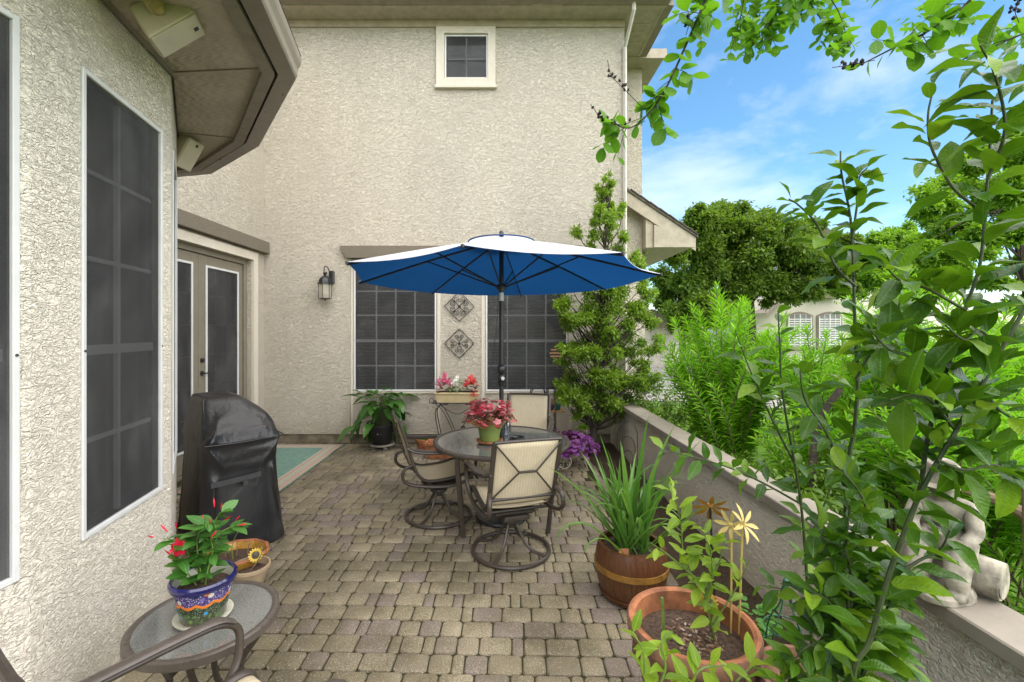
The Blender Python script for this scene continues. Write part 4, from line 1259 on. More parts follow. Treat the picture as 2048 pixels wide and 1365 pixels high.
for (z, x0, x1, y0, y1) in zs_f:
    for k in range(NR):
        x, y = rrect(x0, x1, y0, y1, 10.0, k, NR)
        a = 2 * math.pi * k / NR
        front = max(0, min(1, (-math.sin(a) - .25) * 2.2))
        d_ = 0
        for p, q, am in creases:
            dd_, t_ = seg_d(x, z, p, q)
            d_ += am * 1.5 * math.exp(-dd_ / .020) * (.55 + .45 * math.sin(math.pi * min(1, t_ + .15)))
        low = max(0, 1 - z / .8)
        side = (1 - front) * low * .03 * (abs(math.sin(a * 8 + 1.7 * math.sin(a * 2.0 + 1) + z * 1.5)) ** .6 - .5)
        nn_ = .008 * noise.noise(Vector((x * 5, y * 5, z * 4 + 3)))
        g_ = (d_ - .012) * front + side + nn_
        cx, cy = (x0 + x1) / 2, (y0 + y1) / 2
        if front > .3: dx, dy = 0, -1
        else:
            r_ = max(.05, math.hypot(x - cx, y - cy)); dx, dy = (x - cx) / r_, (y - cy) / r_
        gm_.v.append((x + dx * g_, y + dy * g_, z + (.010 * low * noise.noise(Vector((x * 9, y * 9, 2))) if z > .03 else .012 * noise.noise(Vector((x * 9, y * 9, 2)))) + (g_ * .8 * front if z > .86 else 0)))
for i in range(len(zs_f) - 1):
    for k in range(NR):
        k2 = (k + 1) % NR
        gm_.f.append([i*NR+k, i*NR+k2, (i+1)*NR+k2, (i+1)*NR+k]); gm_.mi.append(0)
gm_.f.append([(len(zs_f)-1)*NR + k for k in range(NR)]); gm_.mi.append(0)
gc = gm_.build('cover', M['vinyl'], gr, 'all')
MB().tube(spline([(-.006, -.032, .845), (.12, -.036, .84), (.27, -.034, .838), (.42, -.034, .842), (.535, -.028, .846), (.556, .1, .846), (.556, .4, .84)], 5), .005, 6).build('seam', M['vinyl'], gr, True)
s1 = MB(); pts = spline([(.03, -.045, .555), (.14, -.052, .560), (.26, -.052, .566), (.37, -.046, .572)], 5)
for q in range(len(pts) - 1):
    a, b = pts[q], pts[q + 1]
    s1.add([(a.x, a.y, a.z - .020), (b.x, b.y, b.z - .020), (b.x, b.y, b.z + .020), (a.x, a.y, a.z + .020)], [(0, 1, 2, 3)])
so = s1.build('strap', M['strap'], gr); sm_ = so.modifiers.new('t', 'SOLIDIFY'); sm_.thickness = .004
MB().bbox((.24, -.060, .505), (.275, -.048, .545), .004).build('buckle', M['strap'], gr)

# ------------------------------------------------------------------ outdoor rug
def rug_mat():
    t = NT('woven_rug')
    tcn = t.new('TexCoord'); sp = t.new('SeparateXYZ'); t.ln(tcn.outputs['Object'], sp.inputs[0])
    ax = t.math('SUBTRACT', .56, t.math('ABSOLUTE', sp.outputs['X'])); ay = t.math('SUBTRACT', 1.03, t.math('ABSOLUTE', sp.outputs['Y']))
    e = t.math('MINIMUM', ax, ay)
    g, p, w_ = (.035, .20, .17), (.42, .25, .19), (.50, .47, .38)
    c = t.ramp(e, [(0, (.03, .16, .12)), (.018, p), (.10, w_), (.115, g), (.128, w_), (.145, p), (.20, w_), (.215, g), (.5, g)], 'CONSTANT')
    n = t.noise(t.coord(), 18, 5, .7)
    c = t.mix(t.ramp(n, [(.3, .15), (.7, .6)]), c, (.36, .37, .29))
    wv = t.new('TexWave', Scale=120.0, bands_direction='Y'); t.ln(t.coord(), wv.inputs['Vector'])
    return t.done(t.pbr(c, .9, 0, .2, t.bump(wv.outputs['Fac'], .5, .002)))
rg = MB()
nx, ny = 12, 22
for j in range(ny + 1):
    for i in range(nx + 1):
        x = -.56 + 1.12 * i / nx; y = -1.03 + 2.06 * j / ny
        edge = max(0, (x - .40) / .16)
        rg.v.append((x, y, .006 + .004 * noise.noise(Vector((x * 3, y * 3, 0))) + .010 * edge * max(0, noise.noise(Vector((y * 2.5, 0, 4))))))
for j in range(ny):
    for i in range(nx):
        a = j * (nx + 1) + i
        rg.f.append([a, a + 1, a + nx + 2, a + nx + 1]); rg.mi.append(0)
ro_ = rg.build('rug', rug_mat(), None, 'all', label='green and pink bordered outdoor rug in front of the patio doors', cat='rug')
ro_.location = (-2.86, 5.72, .006)
m_ = ro_.modifiers.new('t', 'SOLIDIFY'); m_.thickness = .006

# ------------------------------------------------------------------ wall lantern, wrought-iron plaques, speakers
def seeded():
    t = NT('seeded_lantern_glass')
    p = t.pbr((.80, .76, .62), .15, 0, .6, t.bump(t.noise(t.coord(), 60, 2), .4, .002)); tr = t.new('BsdfTransparent'); tl = t.new('BsdfTranslucent'); tl.inputs['Color'].default_value = (.9, .86, .72, 1)
    m1 = t.new('MixShader', Fac=.5); t.ln(p, m1.inputs[1]); t.ln(tl.outputs[0], m1.inputs[2])
    m2 = t.new('MixShader', Fac=.42); t.ln(m1.outputs[0], m2.inputs[1]); t.ln(tr.outputs[0], m2.inputs[2])
    return t.done(m2.outputs[0])
M['seeded'] = seeded()
lc = P(650, 570, D - .13)
ln = thing('wall_lantern', 'black carriage lantern with clear panes on the rear wall', 'lantern', tuple(lc))
MB().bbox((.03, .06, .03), (.10, .132, .22), .01).build('backplate', M['black_metal'], ln)
MB().tube(spline([(.055, .09, .10), (.05, .05, .20), (.02, .02, .275), (-.01, .0, .265), (-.012, 0, .20)], 6), .008, 8).build('scroll_arm', M['black_metal'], ln, True)
MB().lathe([(0, .20), (.02, .195), (.034, .175), (.022, .16), (.018, .145), (.04, .13), (.075, .10), (.093, .06), (.095, .035), (.112, .028), (.112, .015), (.09, .012)][::-1], 8).build('roof', M['black_metal'], ln)
for k in range(6):
    a = R(30) + k * math.pi / 3
    MB().tube([(.088 * math.cos(a), .088 * math.sin(a), -.20), (.092 * math.cos(a), .092 * math.sin(a), .015)], .0045, 5).build('post', M['black_metal'], ln)
    a2 = a + math.pi / 3
    q = [(.087 * math.cos(a), .087 * math.sin(a), -.195), (.087 * math.cos(a2), .087 * math.sin(a2), -.195), (.091 * math.cos(a2), .091 * math.sin(a2), .012), (.091 * math.cos(a), .091 * math.sin(a), .012)]
    b = MB(); b.add(q, [(0, 1, 2, 3)]); b.build('pane', M['seeded'], ln)
MB().lathe([(0, -.215), (.05, -.212), (.095, -.205), (.096, -.198), (0, -.196)], 6).build('base', M['black_metal'], ln)
MB().lathe([(0, -.235), (.012, -.23), (.01, -.214)], 8).build('finial', M['black_metal'], ln)
for k in range(3):
    a = k * 2.1 + .5; x, y = .033 * math.cos(a), .033 * math.sin(a)
    MB().lathe([(0, -.196), (.02, -.15), (.026, -.14), (.012, -.14), (.010, -.135)], 10, (x, y, 0)).build('candle_cup', M['black_metal'], ln, True)
    MB().lathe([(0, -.138), (.010, -.136), (.010, -.07), (0, -.066)], 10, (x, y, 0)).build('candle', M['offwhite'], ln, True)

def spiral(c, r0, r1, a0, a1, n=22):
    return [Vector((c[0] + (r0 + (r1 - r0) * k / n) * math.cos(a0 + (a1 - a0) * k / n), 0, c[1] + (r0 + (r1 - r0) * k / n) * math.sin(a0 + (a1 - a0) * k / n))) for k in range(n + 1)]
for kk, (px, py, lab) in enumerate(((919, 613, 'upper diamond-shaped wrought-iron scroll plaque between the windows'), (919, 687, 'lower diamond-shaped wrought-iron scroll plaque between the windows'))):
    c = P(px, py, D2)
    t_ = thing('iron_wall_plaque', lab, 'wall art', (c.x, D2 - .028, c.z), 0, 'diamond iron plaques')
    h = .225
    fr = MB()
    cn = [(0, h), (h, 0), (0, -h), (-h, 0)]
    for q in range(4):
        a, b = cn[q], cn[(q + 1) % 4]
        fr.tube([(a[0], 0, a[1]), (b[0], 0, b[1])], .0065, 6)
    fr.build('frame', M['iron'] if 'iron' in M else M['black_metal'], t_)
    for q in range(4):
        rot = Matrix.Rotation(q * math.pi / 2, 4, 'Y')
        for s in (-1, 1):
            sp_ = MB()
            if kk == 0:
                pts = spiral((s * .05, .10), .012, .045, R(90 if s > 0 else 90) - s * R(360), R(90) + s * R(150), 26)
            else:
                pts = spiral((s * .038, .105), .008, .034, R(90) - s * R(420), R(90) + s * R(180), 26)
                pts += [Vector((0, 0, .03))]
            sp_.tube([rot @ p for p in pts], .0045, 5); sp_.build('scroll', M['black_metal'], t_, True)
        ar = MB()
        if kk == 0: ar.tube([rot @ Vector((.01, 0, .01)), rot @ Vector((.112, 0, .112))], .006, 5)
        else: ar.tube([rot @ p for p in spline([(-.112, 0, .112), (-.04, 0, .19), (.04, 0, .19), (.112, 0, .112)], 5)], .004, 5)
        ar.build('bar', M['black_metal'], t_, True)
    MB().lathe([(0, -.012), (.02, -.008), (.022, 0), (.012, .012), (0, .014)], 10, (0, 0, 0)).build('rosette', M['black_metal'], t_, True, mtx=Matrix.Rotation(R(90), 4, 'X'))

M['spk'] = simple('ivory_plastic', (.55, .50, .38), .5, var=.06, bumpd=.0006, bs=500)
M['spk_mount'] = simple('yellowed_plastic', (.46, .36, .18), .5, var=.1)
def speaker(loc, look, label, s=1.0):
    t_ = thing('outdoor_speaker', label, 'speaker', loc, 0, 'speakers under the eaves')
    q = Vector(look).normalized()
    x = q.cross(Vector((0, 0, 1))).normalized(); z = x.cross(q)
    mt = Matrix((x, q, z)).transposed().to_4x4()
    b = MB()
    w, h, d = .085 * s, .125 * s, .17 * s
    v = [(-w, d * .5, -h), (w, d * .5, -h), (w, d * .5, h), (-w, d * .5, h), (-w * .62, -d * .5, -h * .78), (w * .62, -d * .5, -h * .78), (w * .62, -d * .5, h * .78), (-w * .62, -d * .5, h * .78)]
    b.add(v, [(0, 1, 2, 3), (7, 6, 5, 4), (1, 0, 4, 5), (2, 1, 5, 6), (3, 2, 6, 7), (0, 3, 7, 4)])
    o = b.build('cabinet', M['spk'], t_, mtx=mt)
    bv = o.modifiers.new('b', 'BEVEL'); bv.width = .012; bv.segments = 3
    MB().bbox((-w * .92, d * .5, -h * .94), (w * .92, d * .5 + .006, h * .94), .004).build('grille', M['spk'], o)
    MB().bbox((-w * .25, d * .5 + .006, h * .62), (w * .02, d * .5 + .009, h * .8), .001).build('badge', M['strap'], o)
    br = MB(); br.tube(spline([(w * .84, .0, .0), (w * 1.02, -.02, 0), (w * 1.02, -.09, .01), (w * .7, -.17, .02), (0, -.19, .02)], 4), .024 * s, 8, flat=(.35, 1.5), up=(0, 0, 1)); br.tube([(w * .9, .0, 0), (w * 1.2, -.004, 0)], [.03, .022], 12)
    br.build('bracket', M['spk_mount'], o, True)
    return t_
speaker(tuple(P(330, 40, 2.18)), (.62, .2, -.75), 'ivory box speaker mounted under the turret eave above the near window')
speaker(tuple(P(362, 300, 3.6)), (.85, -.05, -.5), 'second ivory speaker half hidden behind the turret corner under the eave')

# ------------------------------------------------------------------ plants by the rear wall
# broad-leaved plant in a black nursery pot on a caddy
c = G(764, 897)
pl = thing('peace_lily', 'broad-leaved potted plant in a black nursery pot on a wheeled caddy by the wall', 'potted plant', tuple(c))
M['black_plastic'] = simple('black_plastic', (.012, .012, .013), .45, var=.2)
cad = MB(); cad.lathe([(0, .055), (.165, .055), (.18, .062), (.18, .078), (.17, .082), (.155, .07), (0, .07)], 28); co = cad.build('caddy', M['cap'], pl, True)
for k in range(4):
    a = k * math.pi / 2 + .6
    w_ = MB(); w_.lathe([(0, -.012), (.024, -.012), (.026, 0), (.024, .012), (0, .012)], 12); w_.v = [tuple(Matrix.Translation((.13 * math.cos(a), .13 * math.sin(a), .027)) @ Matrix.Rotation(a + .5, 4, 'Z') @ Matrix.Rotation(R(90), 4, 'X') @ Vector(v)) for v in w_.v]
    w_.tube([(.13 * math.cos(a), .13 * math.sin(a), .03), (.13 * math.cos(a), .13 * math.sin(a), .06)], .008, 6)
    w_.build('caster', M['cap'], co, True)
MB().lathe([(0, .075), (.125, .075), (.13, .08), (.165, .33), (.172, .33), (.172, .36), (.16, .36), (.155, .33), (0, .33)], 28).build('pot', M['black_plastic'], pl, True)
MB().lathe([(0, .335), (.155, .33)][::-1], 20).build('soil', M['soil'], pl)
MB().bbox((-.03, -.150, .23), (.02, -.142, .28), .002).build('pot_label', M['white'], pl)
ll = leaf_meshes('leaf', M['leaf_lily'], 6, W=.46, fold=.28, droop=.75, peak=.45, n=8, wave=.14)
stx = MB()
for i in range(58):
    a = random.uniform(0, 2 * math.pi); e = random.random()
    sp0 = Vector((random.uniform(-.08, .08), random.uniform(-.08, .08), .33))
    out = Vector((math.cos(a), math.sin(a), 0))
    reach = random.uniform(.10, .30); hh = random.uniform(.0, .34) if e < .55 else random.uniform(.25, .50)
    tip = sp0 + out * reach + Vector((0, 0, hh))
    stx.tube(spline([sp0, sp0 + out * reach * .35 + Vector((0, 0, hh * .8 + .05)), tip], 4), .004, 5)
    d = out + Vector((0, 0, random.uniform(-1.1, .2) if hh < .3 else random.uniform(-.5, .9)))
    link('leaf', random.choice(ll), pl, orient(tip, d, (0, 0, 1), random.uniform(.20, .36)))
stx.build('stems', M['stem_green'], pl, True)

# wire plant stand with flower box
c = G(917, 889)
st3 = thing('wire_plant_stand', 'black wrought-wire plant stand with curled legs against the rear wall', 'plant stand', (c.x, D - .26, .003))
SH = .655
MB().bbox((-.36, -.12, SH - .014), (.34, .12, SH), .004).build('shelf', M['black_metal'], st3)
MB().tube(spline([(-.34, -.12, SH), (-.39, -.12, SH + .01), (-.38, -.12, SH + .06), (-.34, -.12, SH + .065), (-.33, -.12, SH + .03)], 5), .006, 6).build('scroll', M['black_metal'], st3, True)
for s in (-1, 1):
    for y in (-.10, .10):
        MB().tube(spline([(s * .12, y, SH - .02), (s * .24, y, SH - .04), (s * .31, y, SH - .14), (s * .28, y, .30), (s * .22, y, .0)], 6), .007, 6).build('leg', M['black_metal'], st3, True)
        MB().tube(spline([(s * .30, y, SH - .02), (s * .20, y, SH - .12), (s * .10, y, .34), (s * .05, y, .22)], 6), .006, 6).build('curl', M['black_metal'], st3, True)
MB().tube(spline([(-.22, -.10, SH - .05), (0, -.10, SH - .16), (.22, -.10, SH - .05)], 6), .006, 6).build('swag', M['black_metal'], st3, True)
for (x, z) in ((.02, .20), (.09, .30)):
    MB().lathe([(0, -.035), (.028, -.02), (.035, 0), (.028, .02), (0, .035)], 12, (x, -.11, z)).build('iron_berry', M['black_metal'], st3, True)
M['cream_box'] = simple('cream_plastic', (.56, .45, .24), .5, var=.06)
fb_ = thing('flower_box', 'cream rectangular planter of pink, white and red flowers on the wire stand', 'planter', (c.x, D - .27, SH + .004))
w0, w1 = .285, .31
bb = MB(); bb.add([(-w0, -.085, 0), (w0, -.085, 0), (w0, .085, 0), (-w0, .085, 0), (-w1, -.10, .12), (w1, -.10, .12), (w1, .10, .12), (-w1, .10, .12), (-w1 + .012, -.088, .115), (w1 - .012, -.088, .115), (w1 - .012, .088, .115), (-w1 + .012, .088, .115)], [(3, 2, 1, 0), (0, 1, 5, 4), (1, 2, 6, 5), (2, 3, 7, 6), (3, 0, 4, 7), (4, 5, 9, 8), (5, 6, 10, 9), (6, 7, 11, 10), (7, 4, 8, 11), (8, 9, 10, 11)])
bb.build('box', M['cream_box'], fb_)
MB().bbox((-w1 - .012, -.113, .122), (w1 + .012, .113, .145), .004).build('rim', M['cream_box'], fb_)
MB().box((-w1 + .02, -.085, .1455), (w1 - .02, .085, .150)).build('soil', M['soil'], fb_)
M['pink'] = leaf_mat('pink_petal', (.46, .03, .12), (.62, .10, .22), .5, .15, vein=False)
M['redp'] = leaf_mat('scarlet_petal', (.50, .012, .012), (.66, .04, .03), .5, .15, vein=False)
M['whitep'] = leaf_mat('white_petal', (.7, .7, .62), (.8, .8, .75), .5, .25, vein=False)
M['leaf_bright'] = leaf_mat('bedding_leaf', (.05, .17, .02), (.11, .30, .04), .4, .3)
M['leaf_maroon'] = leaf_mat('bronze_leaf', (.10, .03, .03), (.20, .09, .05), .4, .2)
def blossom(mat):
    b = MB()
    for k in range(5):
        vs, fs = leaf_geo(.5, .46, 3, .0, .3, .1, .6, seed=k)
        m = Matrix.Rotation(k * 1.2566, 4, 'Z') @ Matrix.Rotation(R(25), 4, 'X')
        b.add([m @ Vector(v) for v in vs], fs)
    return b.mesh('flower', mat, 'all')
bl_p, bl_r, bl_w = blossom(M['pink']), blossom(M['redp']), blossom(M['whitep'])
bd_l, bd_m = leaf_meshes('leaf', M['leaf_bright'], 4, W=.75, droop=.3), leaf_meshes('leaf', M['leaf_maroon'], 4, W=.75, droop=.3)
for cx_, fl, lf, zz in ((-.19, bl_p, bd_m, .21), (.0, bl_w, bd_l, .17), (.20, bl_r, bd_m, .20)):
    for i in range(46):
        a = random.uniform(0, 6.28); r_ = random.uniform(.02, .12); z = .15 + random.uniform(0, zz) * (1.05 - r_ * 5 * .8)
        p = Vector((cx_ + r_ * math.cos(a) * 1.0, r_ * math.sin(a) * .8, z))
        d = Vector((math.cos(a), math.sin(a), random.uniform(-.2, .8)))
        link('leaf', random.choice(lf), fb_, orient(p, d, (0, 0, 1), random.uniform(.05, .08)))
    for i in range(44 if fl is not bl_w else 18):
        a = random.uniform(0, 6.28); r_ = random.uniform(.0, .11); z = .19 + random.uniform(.4, 1.0) * zz * (1.1 - r_ * 5)
        p = Vector((cx_ + r_ * math.cos(a), r_ * math.sin(a) * .8 - .03, z))
        link('flower', fl, fb_, orient(p, rand_dir(), (random.gauss(0, .5), -.8, .6), random.uniform(.05, .078)))
for i in range(5):
    link('flower', bl_r, fb_, orient((.24 + random.uniform(-.04, .05), -.115, .12 + random.uniform(-.03, .06)), rand_dir(), (0, -1, .2), .055))

# terracotta troughs and pots on the floor behind the table
def trough(loc, rz, w, d, h, mat, label, name='terracotta_trough', cat='planter'):
    t_ = thing(name, label, cat, loc, rz)
    k = .86
    b = MB(); b.add([(-w*k, -d*k, 0), (w*k, -d*k, 0), (w*k, d*k, 0), (-w*k, d*k, 0), (-w, -d, h), (w, -d, h), (w, d, h), (-w, d, h), (-w + .014, -d + .014, h - .002), (w - .014, -d + .014, h - .002), (w - .014, d - .014, h - .002), (-w + .014, d - .014, h - .002), (-w + .03, -d + .03, h - .04), (w - .03, -d + .03, h - .04), (w - .03, d - .03, h - .04), (-w + .03, d - .03, h - .04)],
        [(3, 2, 1, 0), (0, 1, 5, 4), (1, 2, 6, 5), (2, 3, 7, 6), (3, 0, 4, 7), (4, 5, 9, 8), (5, 6, 10, 9), (6, 7, 11, 10), (7, 4, 8, 11), (8, 9, 13, 12), (9, 10, 14, 13), (10, 11, 15, 14), (11, 8, 12, 15)])
    b.build('box', mat, t_)
    lip = MB()
    lip.bbox((-w - .01, -d - .01, h - .04), (w + .01, -d + .003, h + .002), .003); lip.bbox((-w - .01, d - .003, h - .04), (w + .01, d + .01, h + .002), .003)
    lip.build('lip', mat, t_)
    MB().box((-w + .03, -d + .03, h - .06), (w - .03, d - .03, h - .041)).build('soil', M['soil'], t_)
    return t_
c = G(885, 915); trough((c.x + .08, c.y, .003), R(-6), .30, .11, .21, M['terracotta'], 'long orange terracotta trough on the pavers behind the left chair')
c = G(880, 893); t_ = trough((c.x + .06, D - .33, .003), R(2), .26, .09, .15, M['cream_box'], 'low cream planter box under the wire plant stand', 'cream_planter')
MB().lathe([(0, -.03), (.035, -.015), (.042, 0), (.03, .02), (0, .026)], 12, (-.08, -.02, .17)).build('iron_fruit', M['bronze'], t_, True)
c = G(853, 903)
t_ = thing('round_pot', 'round terracotta pot with low green plants left of the orange trough', 'pot', (c.x, c.y, .003))
MB().lathe([(0, 0), (.10, 0), (.105, .006), (.145, .15), (.155, .152), (.157, .19), (.145, .192), (.138, .15), (0, .15)], 28).build('pot', M['terracotta'], t_, True)
MB().lathe([(0, .155), (.138, .15)][::-1], 18).build('soil', M['soil'], t_)
for i in range(40):
    a = random.uniform(0, 6.28); r_ = random.uniform(0, .13)
    link('leaf', random.choice(bd_l), t_, orient((r_ * math.cos(a), r_ * math.sin(a), .155), Vector((math.cos(a), math.sin(a), random.uniform(.3, 1.5))), (0, 0, 1), random.uniform(.04, .075)))

# double-arch plant stand with small pots
c = G(1090, 885)
hs_ = thing('arched_plant_stand', 'black double-arched metal plant stand with a wooden shelf under the right window', 'plant stand', (c.x, D - .30, .003))
for x0, x1, zt in ((-.235, -.03, .885), (.005, .115, .885)):
    for y in (-.09, .09):
        w_ = (x1 - x0) / 2
        pts = [(x0, y, 0), (x0, y, zt - w_)] + [((x0 + x1) / 2 - w_ * math.cos(a), y, zt - w_ + w_ * math.sin(a)) for a in np.linspace(.2, math.pi - .2, 9)] + [(x1, y, zt - w_), (x1, y, 0)]
        MB().tube(pts, .0085, 6).build('arch', M['black_metal'], hs_, True)
M['plank'] = simple('honey_wood', (.40, .22, .07), .5, var=.2, vs=20)
for k in range(3):
    MB().bbox((-.25, -.105 + k * .071, .525), (.24, -.038 + k * .071, .545), .003).build('shelf_board', M['plank'], hs_)
MB().tube([(-.24, -.11, .30), (.12, -.11, .30)], .006, 6).build('cross_bar', M['black_metal'], hs_)
def small_pot(loc, r, h, mat, label, leafy, lm):
    t_ = thing('small_plant_pot', label, 'pot', loc, 0, 'small pots on the arched stand')
    MB().lathe([(0, 0), (r * .75, 0), (r * .8, .004), (r, h * .8), (r * 1.1, h * .8), (r * 1.1, h), (r * .95, h), (r * .9, h * .85), (0, h * .85)], 18).build('pot', mat, t_, True)
    for i in range(leafy):
        a = random.uniform(0, 6.28)
        link('leaf', random.choice(lm), t_, orient((random.uniform(-.5, .5) * r, random.uniform(-.5, .5) * r, h * .85 + random.uniform(0, .05)), Vector((math.cos(a), math.sin(a), random.uniform(-.2, 1.6))), (0, 0, 1), random.uniform(.035, .06)))
M['teal'] = simple('teal_glaze', (.02, .16, .15), .35); M['purple'] = simple('purple_glaze', (.10, .05, .14), .35)
bx0, by0, bz0 = c.x, D - .30, .550
small_pot((bx0 - .04, by0 - .04, bz0), .038, .085, M['teal'], 'small teal pot left of the arch post on the stand shelf', 0, bd_l)
small_pot((bx0 + .06, by0 - .03, bz0), .036, .075, M['purple'], 'small purple pot between the teal pots on the stand shelf', 0, bd_l)
small_pot((bx0 + .155, by0 - .03, bz0), .04, .08, M['teal'], 'small teal pot with sprigs at the right end of the stand shelf', 12, bd_l)
small_pot((bx0 - .18, by0 - .03, bz0), .05, .06, M['terracotta'], 'small terracotta pot with trailing greenery at the left end of the stand shelf', 36, bd_l)
bx2_ = thing('seed_box', 'little upright tan carton behind the purple pot on the stand shelf', 'box', (bx0 + .06, by0 + .045, bz0))
MB().bbox((-.035, -.02, 0), (.035, .02, .15), .003).build('carton', M['plank'], bx2_); MB().bbox((-.036, -.021, .14), (.036, .021, .152), .002).build('flap', M['plank'], bx2_)

# purple shamrock in a scrolled wire cart
c = G(1130, 938)
ct_ = thing('flower_cart', 'cream wire flower cart with scrolled wheels holding a mass of purple foliage', 'planter', (c.x + .03, c.y + .12, .003))
M['wire_cream'] = simple('cream_wire', (.62, .56, .42), .5)
for y in (-.13, .13):
    wc = MB(); wc.tube([(-.04 + .085 * math.cos(a), y, .092 + .085 * math.sin(a)) for a in np.linspace(0, 2 * math.pi, 24, endpoint=False)], .006, 6, closed=True)
    for q in range(4):
        rot = Matrix.Translation((-.04, y, .092)) @ Matrix.Rotation(q * math.pi / 2, 4, 'Y')
        wc.tube([rot @ p for p in [Vector((0, 0, 0))] + spiral((.03, .045), .028, .008, R(230), R(-120), 14)], .004, 5)
    wc.build('wheel', M['wire_cream'], ct_, True)
MB().tube(spline([(-.25, -.1, .02), (-.18, -.1, .10), (-.1, -.1, .17), (.25, -.1, .18)], 5), .006, 6).build('shaft', M['wire_cream'], ct_, True)
MB().tube(spline([(.24, -.1, .18), (.22, -.1, .08), (.25, -.1, .0)], 5), .006, 6).build('leg', M['wire_cream'], ct_, True)
b = MB(); b.add([(-.18, -.12, .165), (.22, -.12, .165), (.22, .12, .165), (-.18, .12, .165), (-.22, -.15, .27), (.26, -.15, .27), (.26, .15, .27), (-.22, .15, .27)], [(3, 2, 1, 0), (0, 1, 5, 4), (1, 2, 6, 5), (2, 3, 7, 6), (3, 0, 4, 7), (4, 5, 6, 7)])
b.build('basket', M['terracotta_old'], ct_)
M['leaf_purple'] = leaf_mat('purple_shamrock_leaf', (.07, .012, .10), (.17, .03, .20), .45, .3, young=(.34, .12, .34))
shm = leaf_meshes('leaf', M['leaf_purple'], 4, W=.9, droop=.5, peak=.7)
for i in range(290):
    a = random.uniform(0, 6.28); e = random.uniform(0, 1)
    r_ = math.sqrt(random.uniform(.1, 1))
    p = Vector((.02 + .34 * r_ * math.cos(a), .24 * r_ * math.sin(a) - .04, .27 + .22 * math.sqrt(max(0, 1 - r_ * r_)) * random.uniform(.6, 1) - .12 * r_ * random.random()))
    link('leaf', random.choice(shm), ct_, orient(p, Vector((math.cos(a), math.sin(a), random.uniform(-.7, .3))), (0, -.2, 1), random.uniform(.055, .085)))
# ------------------------------------------------------------------ bowls on the floor behind the side table
M['mustard'] = simple('mustard_glaze', (.42, .22, .03), .3, var=.3, vs=16, coat=.3)
c = G(472, 1150)
b1 = thing('mustard_bowl', 'wide faceted mustard ceramic bowl of soil beside the grill with an orange rim', 'bowl planter', (c.x, c.y, .003), R(10))
MB().lathe([(0, 0), (.11, 0), (.12, .01), (.185, .13), (.192, .152), (.178, .154), (.165, .12), (.16, .10), (0, .10)], 10, sx=1.1).build('bowl', M['mustard'], b1)
MB().lathe([(.176, .155), (.180, .163), (.196, .163), (.198, .150), (.176, .155)], 10, sx=1.1).build('rim', M['terracotta'], b1)
MB().lathe([(0, .112), (.158, .108)][::-1], 18, sx=1.1).build('soil', M['soil'], b1)
MB().tube(spline([(-.02, 0, .11), (-.025, .0, .2), (.01, .0, .29), (.05, .0, .30)], 5), [.004 - .0032 * k / 15 for k in range(16)], 5).build('sprout', M['stem_young'], b1, True)
for k in range(3): MB().tube([(-.08 + k * .07, .03, .10), (-.08 + k * .075, .04, .155 + .02 * k)], .0035, 5).build('twig', M['bark_tan'], b1)
def sunflower(loc, face, r, label, stake=None, name='sunflower_ornament'):
    t_ = thing(name, label, 'garden ornament', loc)
    fv = Vector(face).normalized(); ax = fv.cross(Vector((0, 0, 1))).normalized(); bx_ = ax.cross(fv)
    for k in range(16):
        a = k * 2 * math.pi / 16
        d = ax * math.cos(a) + bx_ * math.sin(a)
        link('petal', sun_pet[k % 2], t_, orient(d * r * .42, d + fv * .12, fv, r * .62))
    mt = Matrix((ax, bx_, fv)).transposed().to_4x4()
    MB().lathe([(0, .018 * r / .05), (r * .3, .014 * r / .05), (r * .5, .004), (r * .5, -.006), (0, -.006)], 16).build('centre', M['sun_c'], t_, True, mtx=mt)
    if stake: MB().tube([(0, 0, 0) - fv * .006 if False else tuple(-fv * .008), stake], .004, 6).build('stake', M['bark_tan'], t_)
    return t_
M['sun_y'] = simple('yellow_enamel', (.62, .42, .03), .45, var=.15)
M['sun_c'] = simple('seed_centre', (.10, .085, .06), .8, var=.5, vs=120, bumpd=.003, bs=150)
sun_pet = leaf_meshes('petal', M['sun_y'], 2, W=.42, fold=.1, droop=.1)
s_c = P(511, 1110, c.y - .10)
sunflower(tuple(s_c), (.55, -.75, .3), .046, 'yellow sunflower ornament on the rim of the mustard bowl', tuple(Vector((c.x + .1, c.y - .05, .11)) - s_c))
M['tealpot'] = simple('dark_teal_glaze', (.008, .085, .085), .25)
c = G(538, 1133)
c = G(480, 1178)
b2 = thing('tan_clay_pot', 'small tan clay pot of dark soil between the side table and mustard bowl', 'pot', (c.x + .05, c.y + .03, .003))
MB().lathe([(0, 0), (.075, 0), (.08, .006), (.115, .12), (.125, .122), (.125, .14), (.112, .142), (.102, .10), (0, .10)], 24).build('pot', simple('tan_clay', (.36, .27, .17), .8), b2, True)
MB().lathe([(0, .106), (.103, .10)][::-1], 18).build('soil', M['soil'], b2)
MB().tube(spline([(.0, 0, .10), (.03, .01, .14), (.06, .03, .20), (.05, .05, .24)], 4), .004, 5).build('dry_stem', M['bark_tan'], b2)

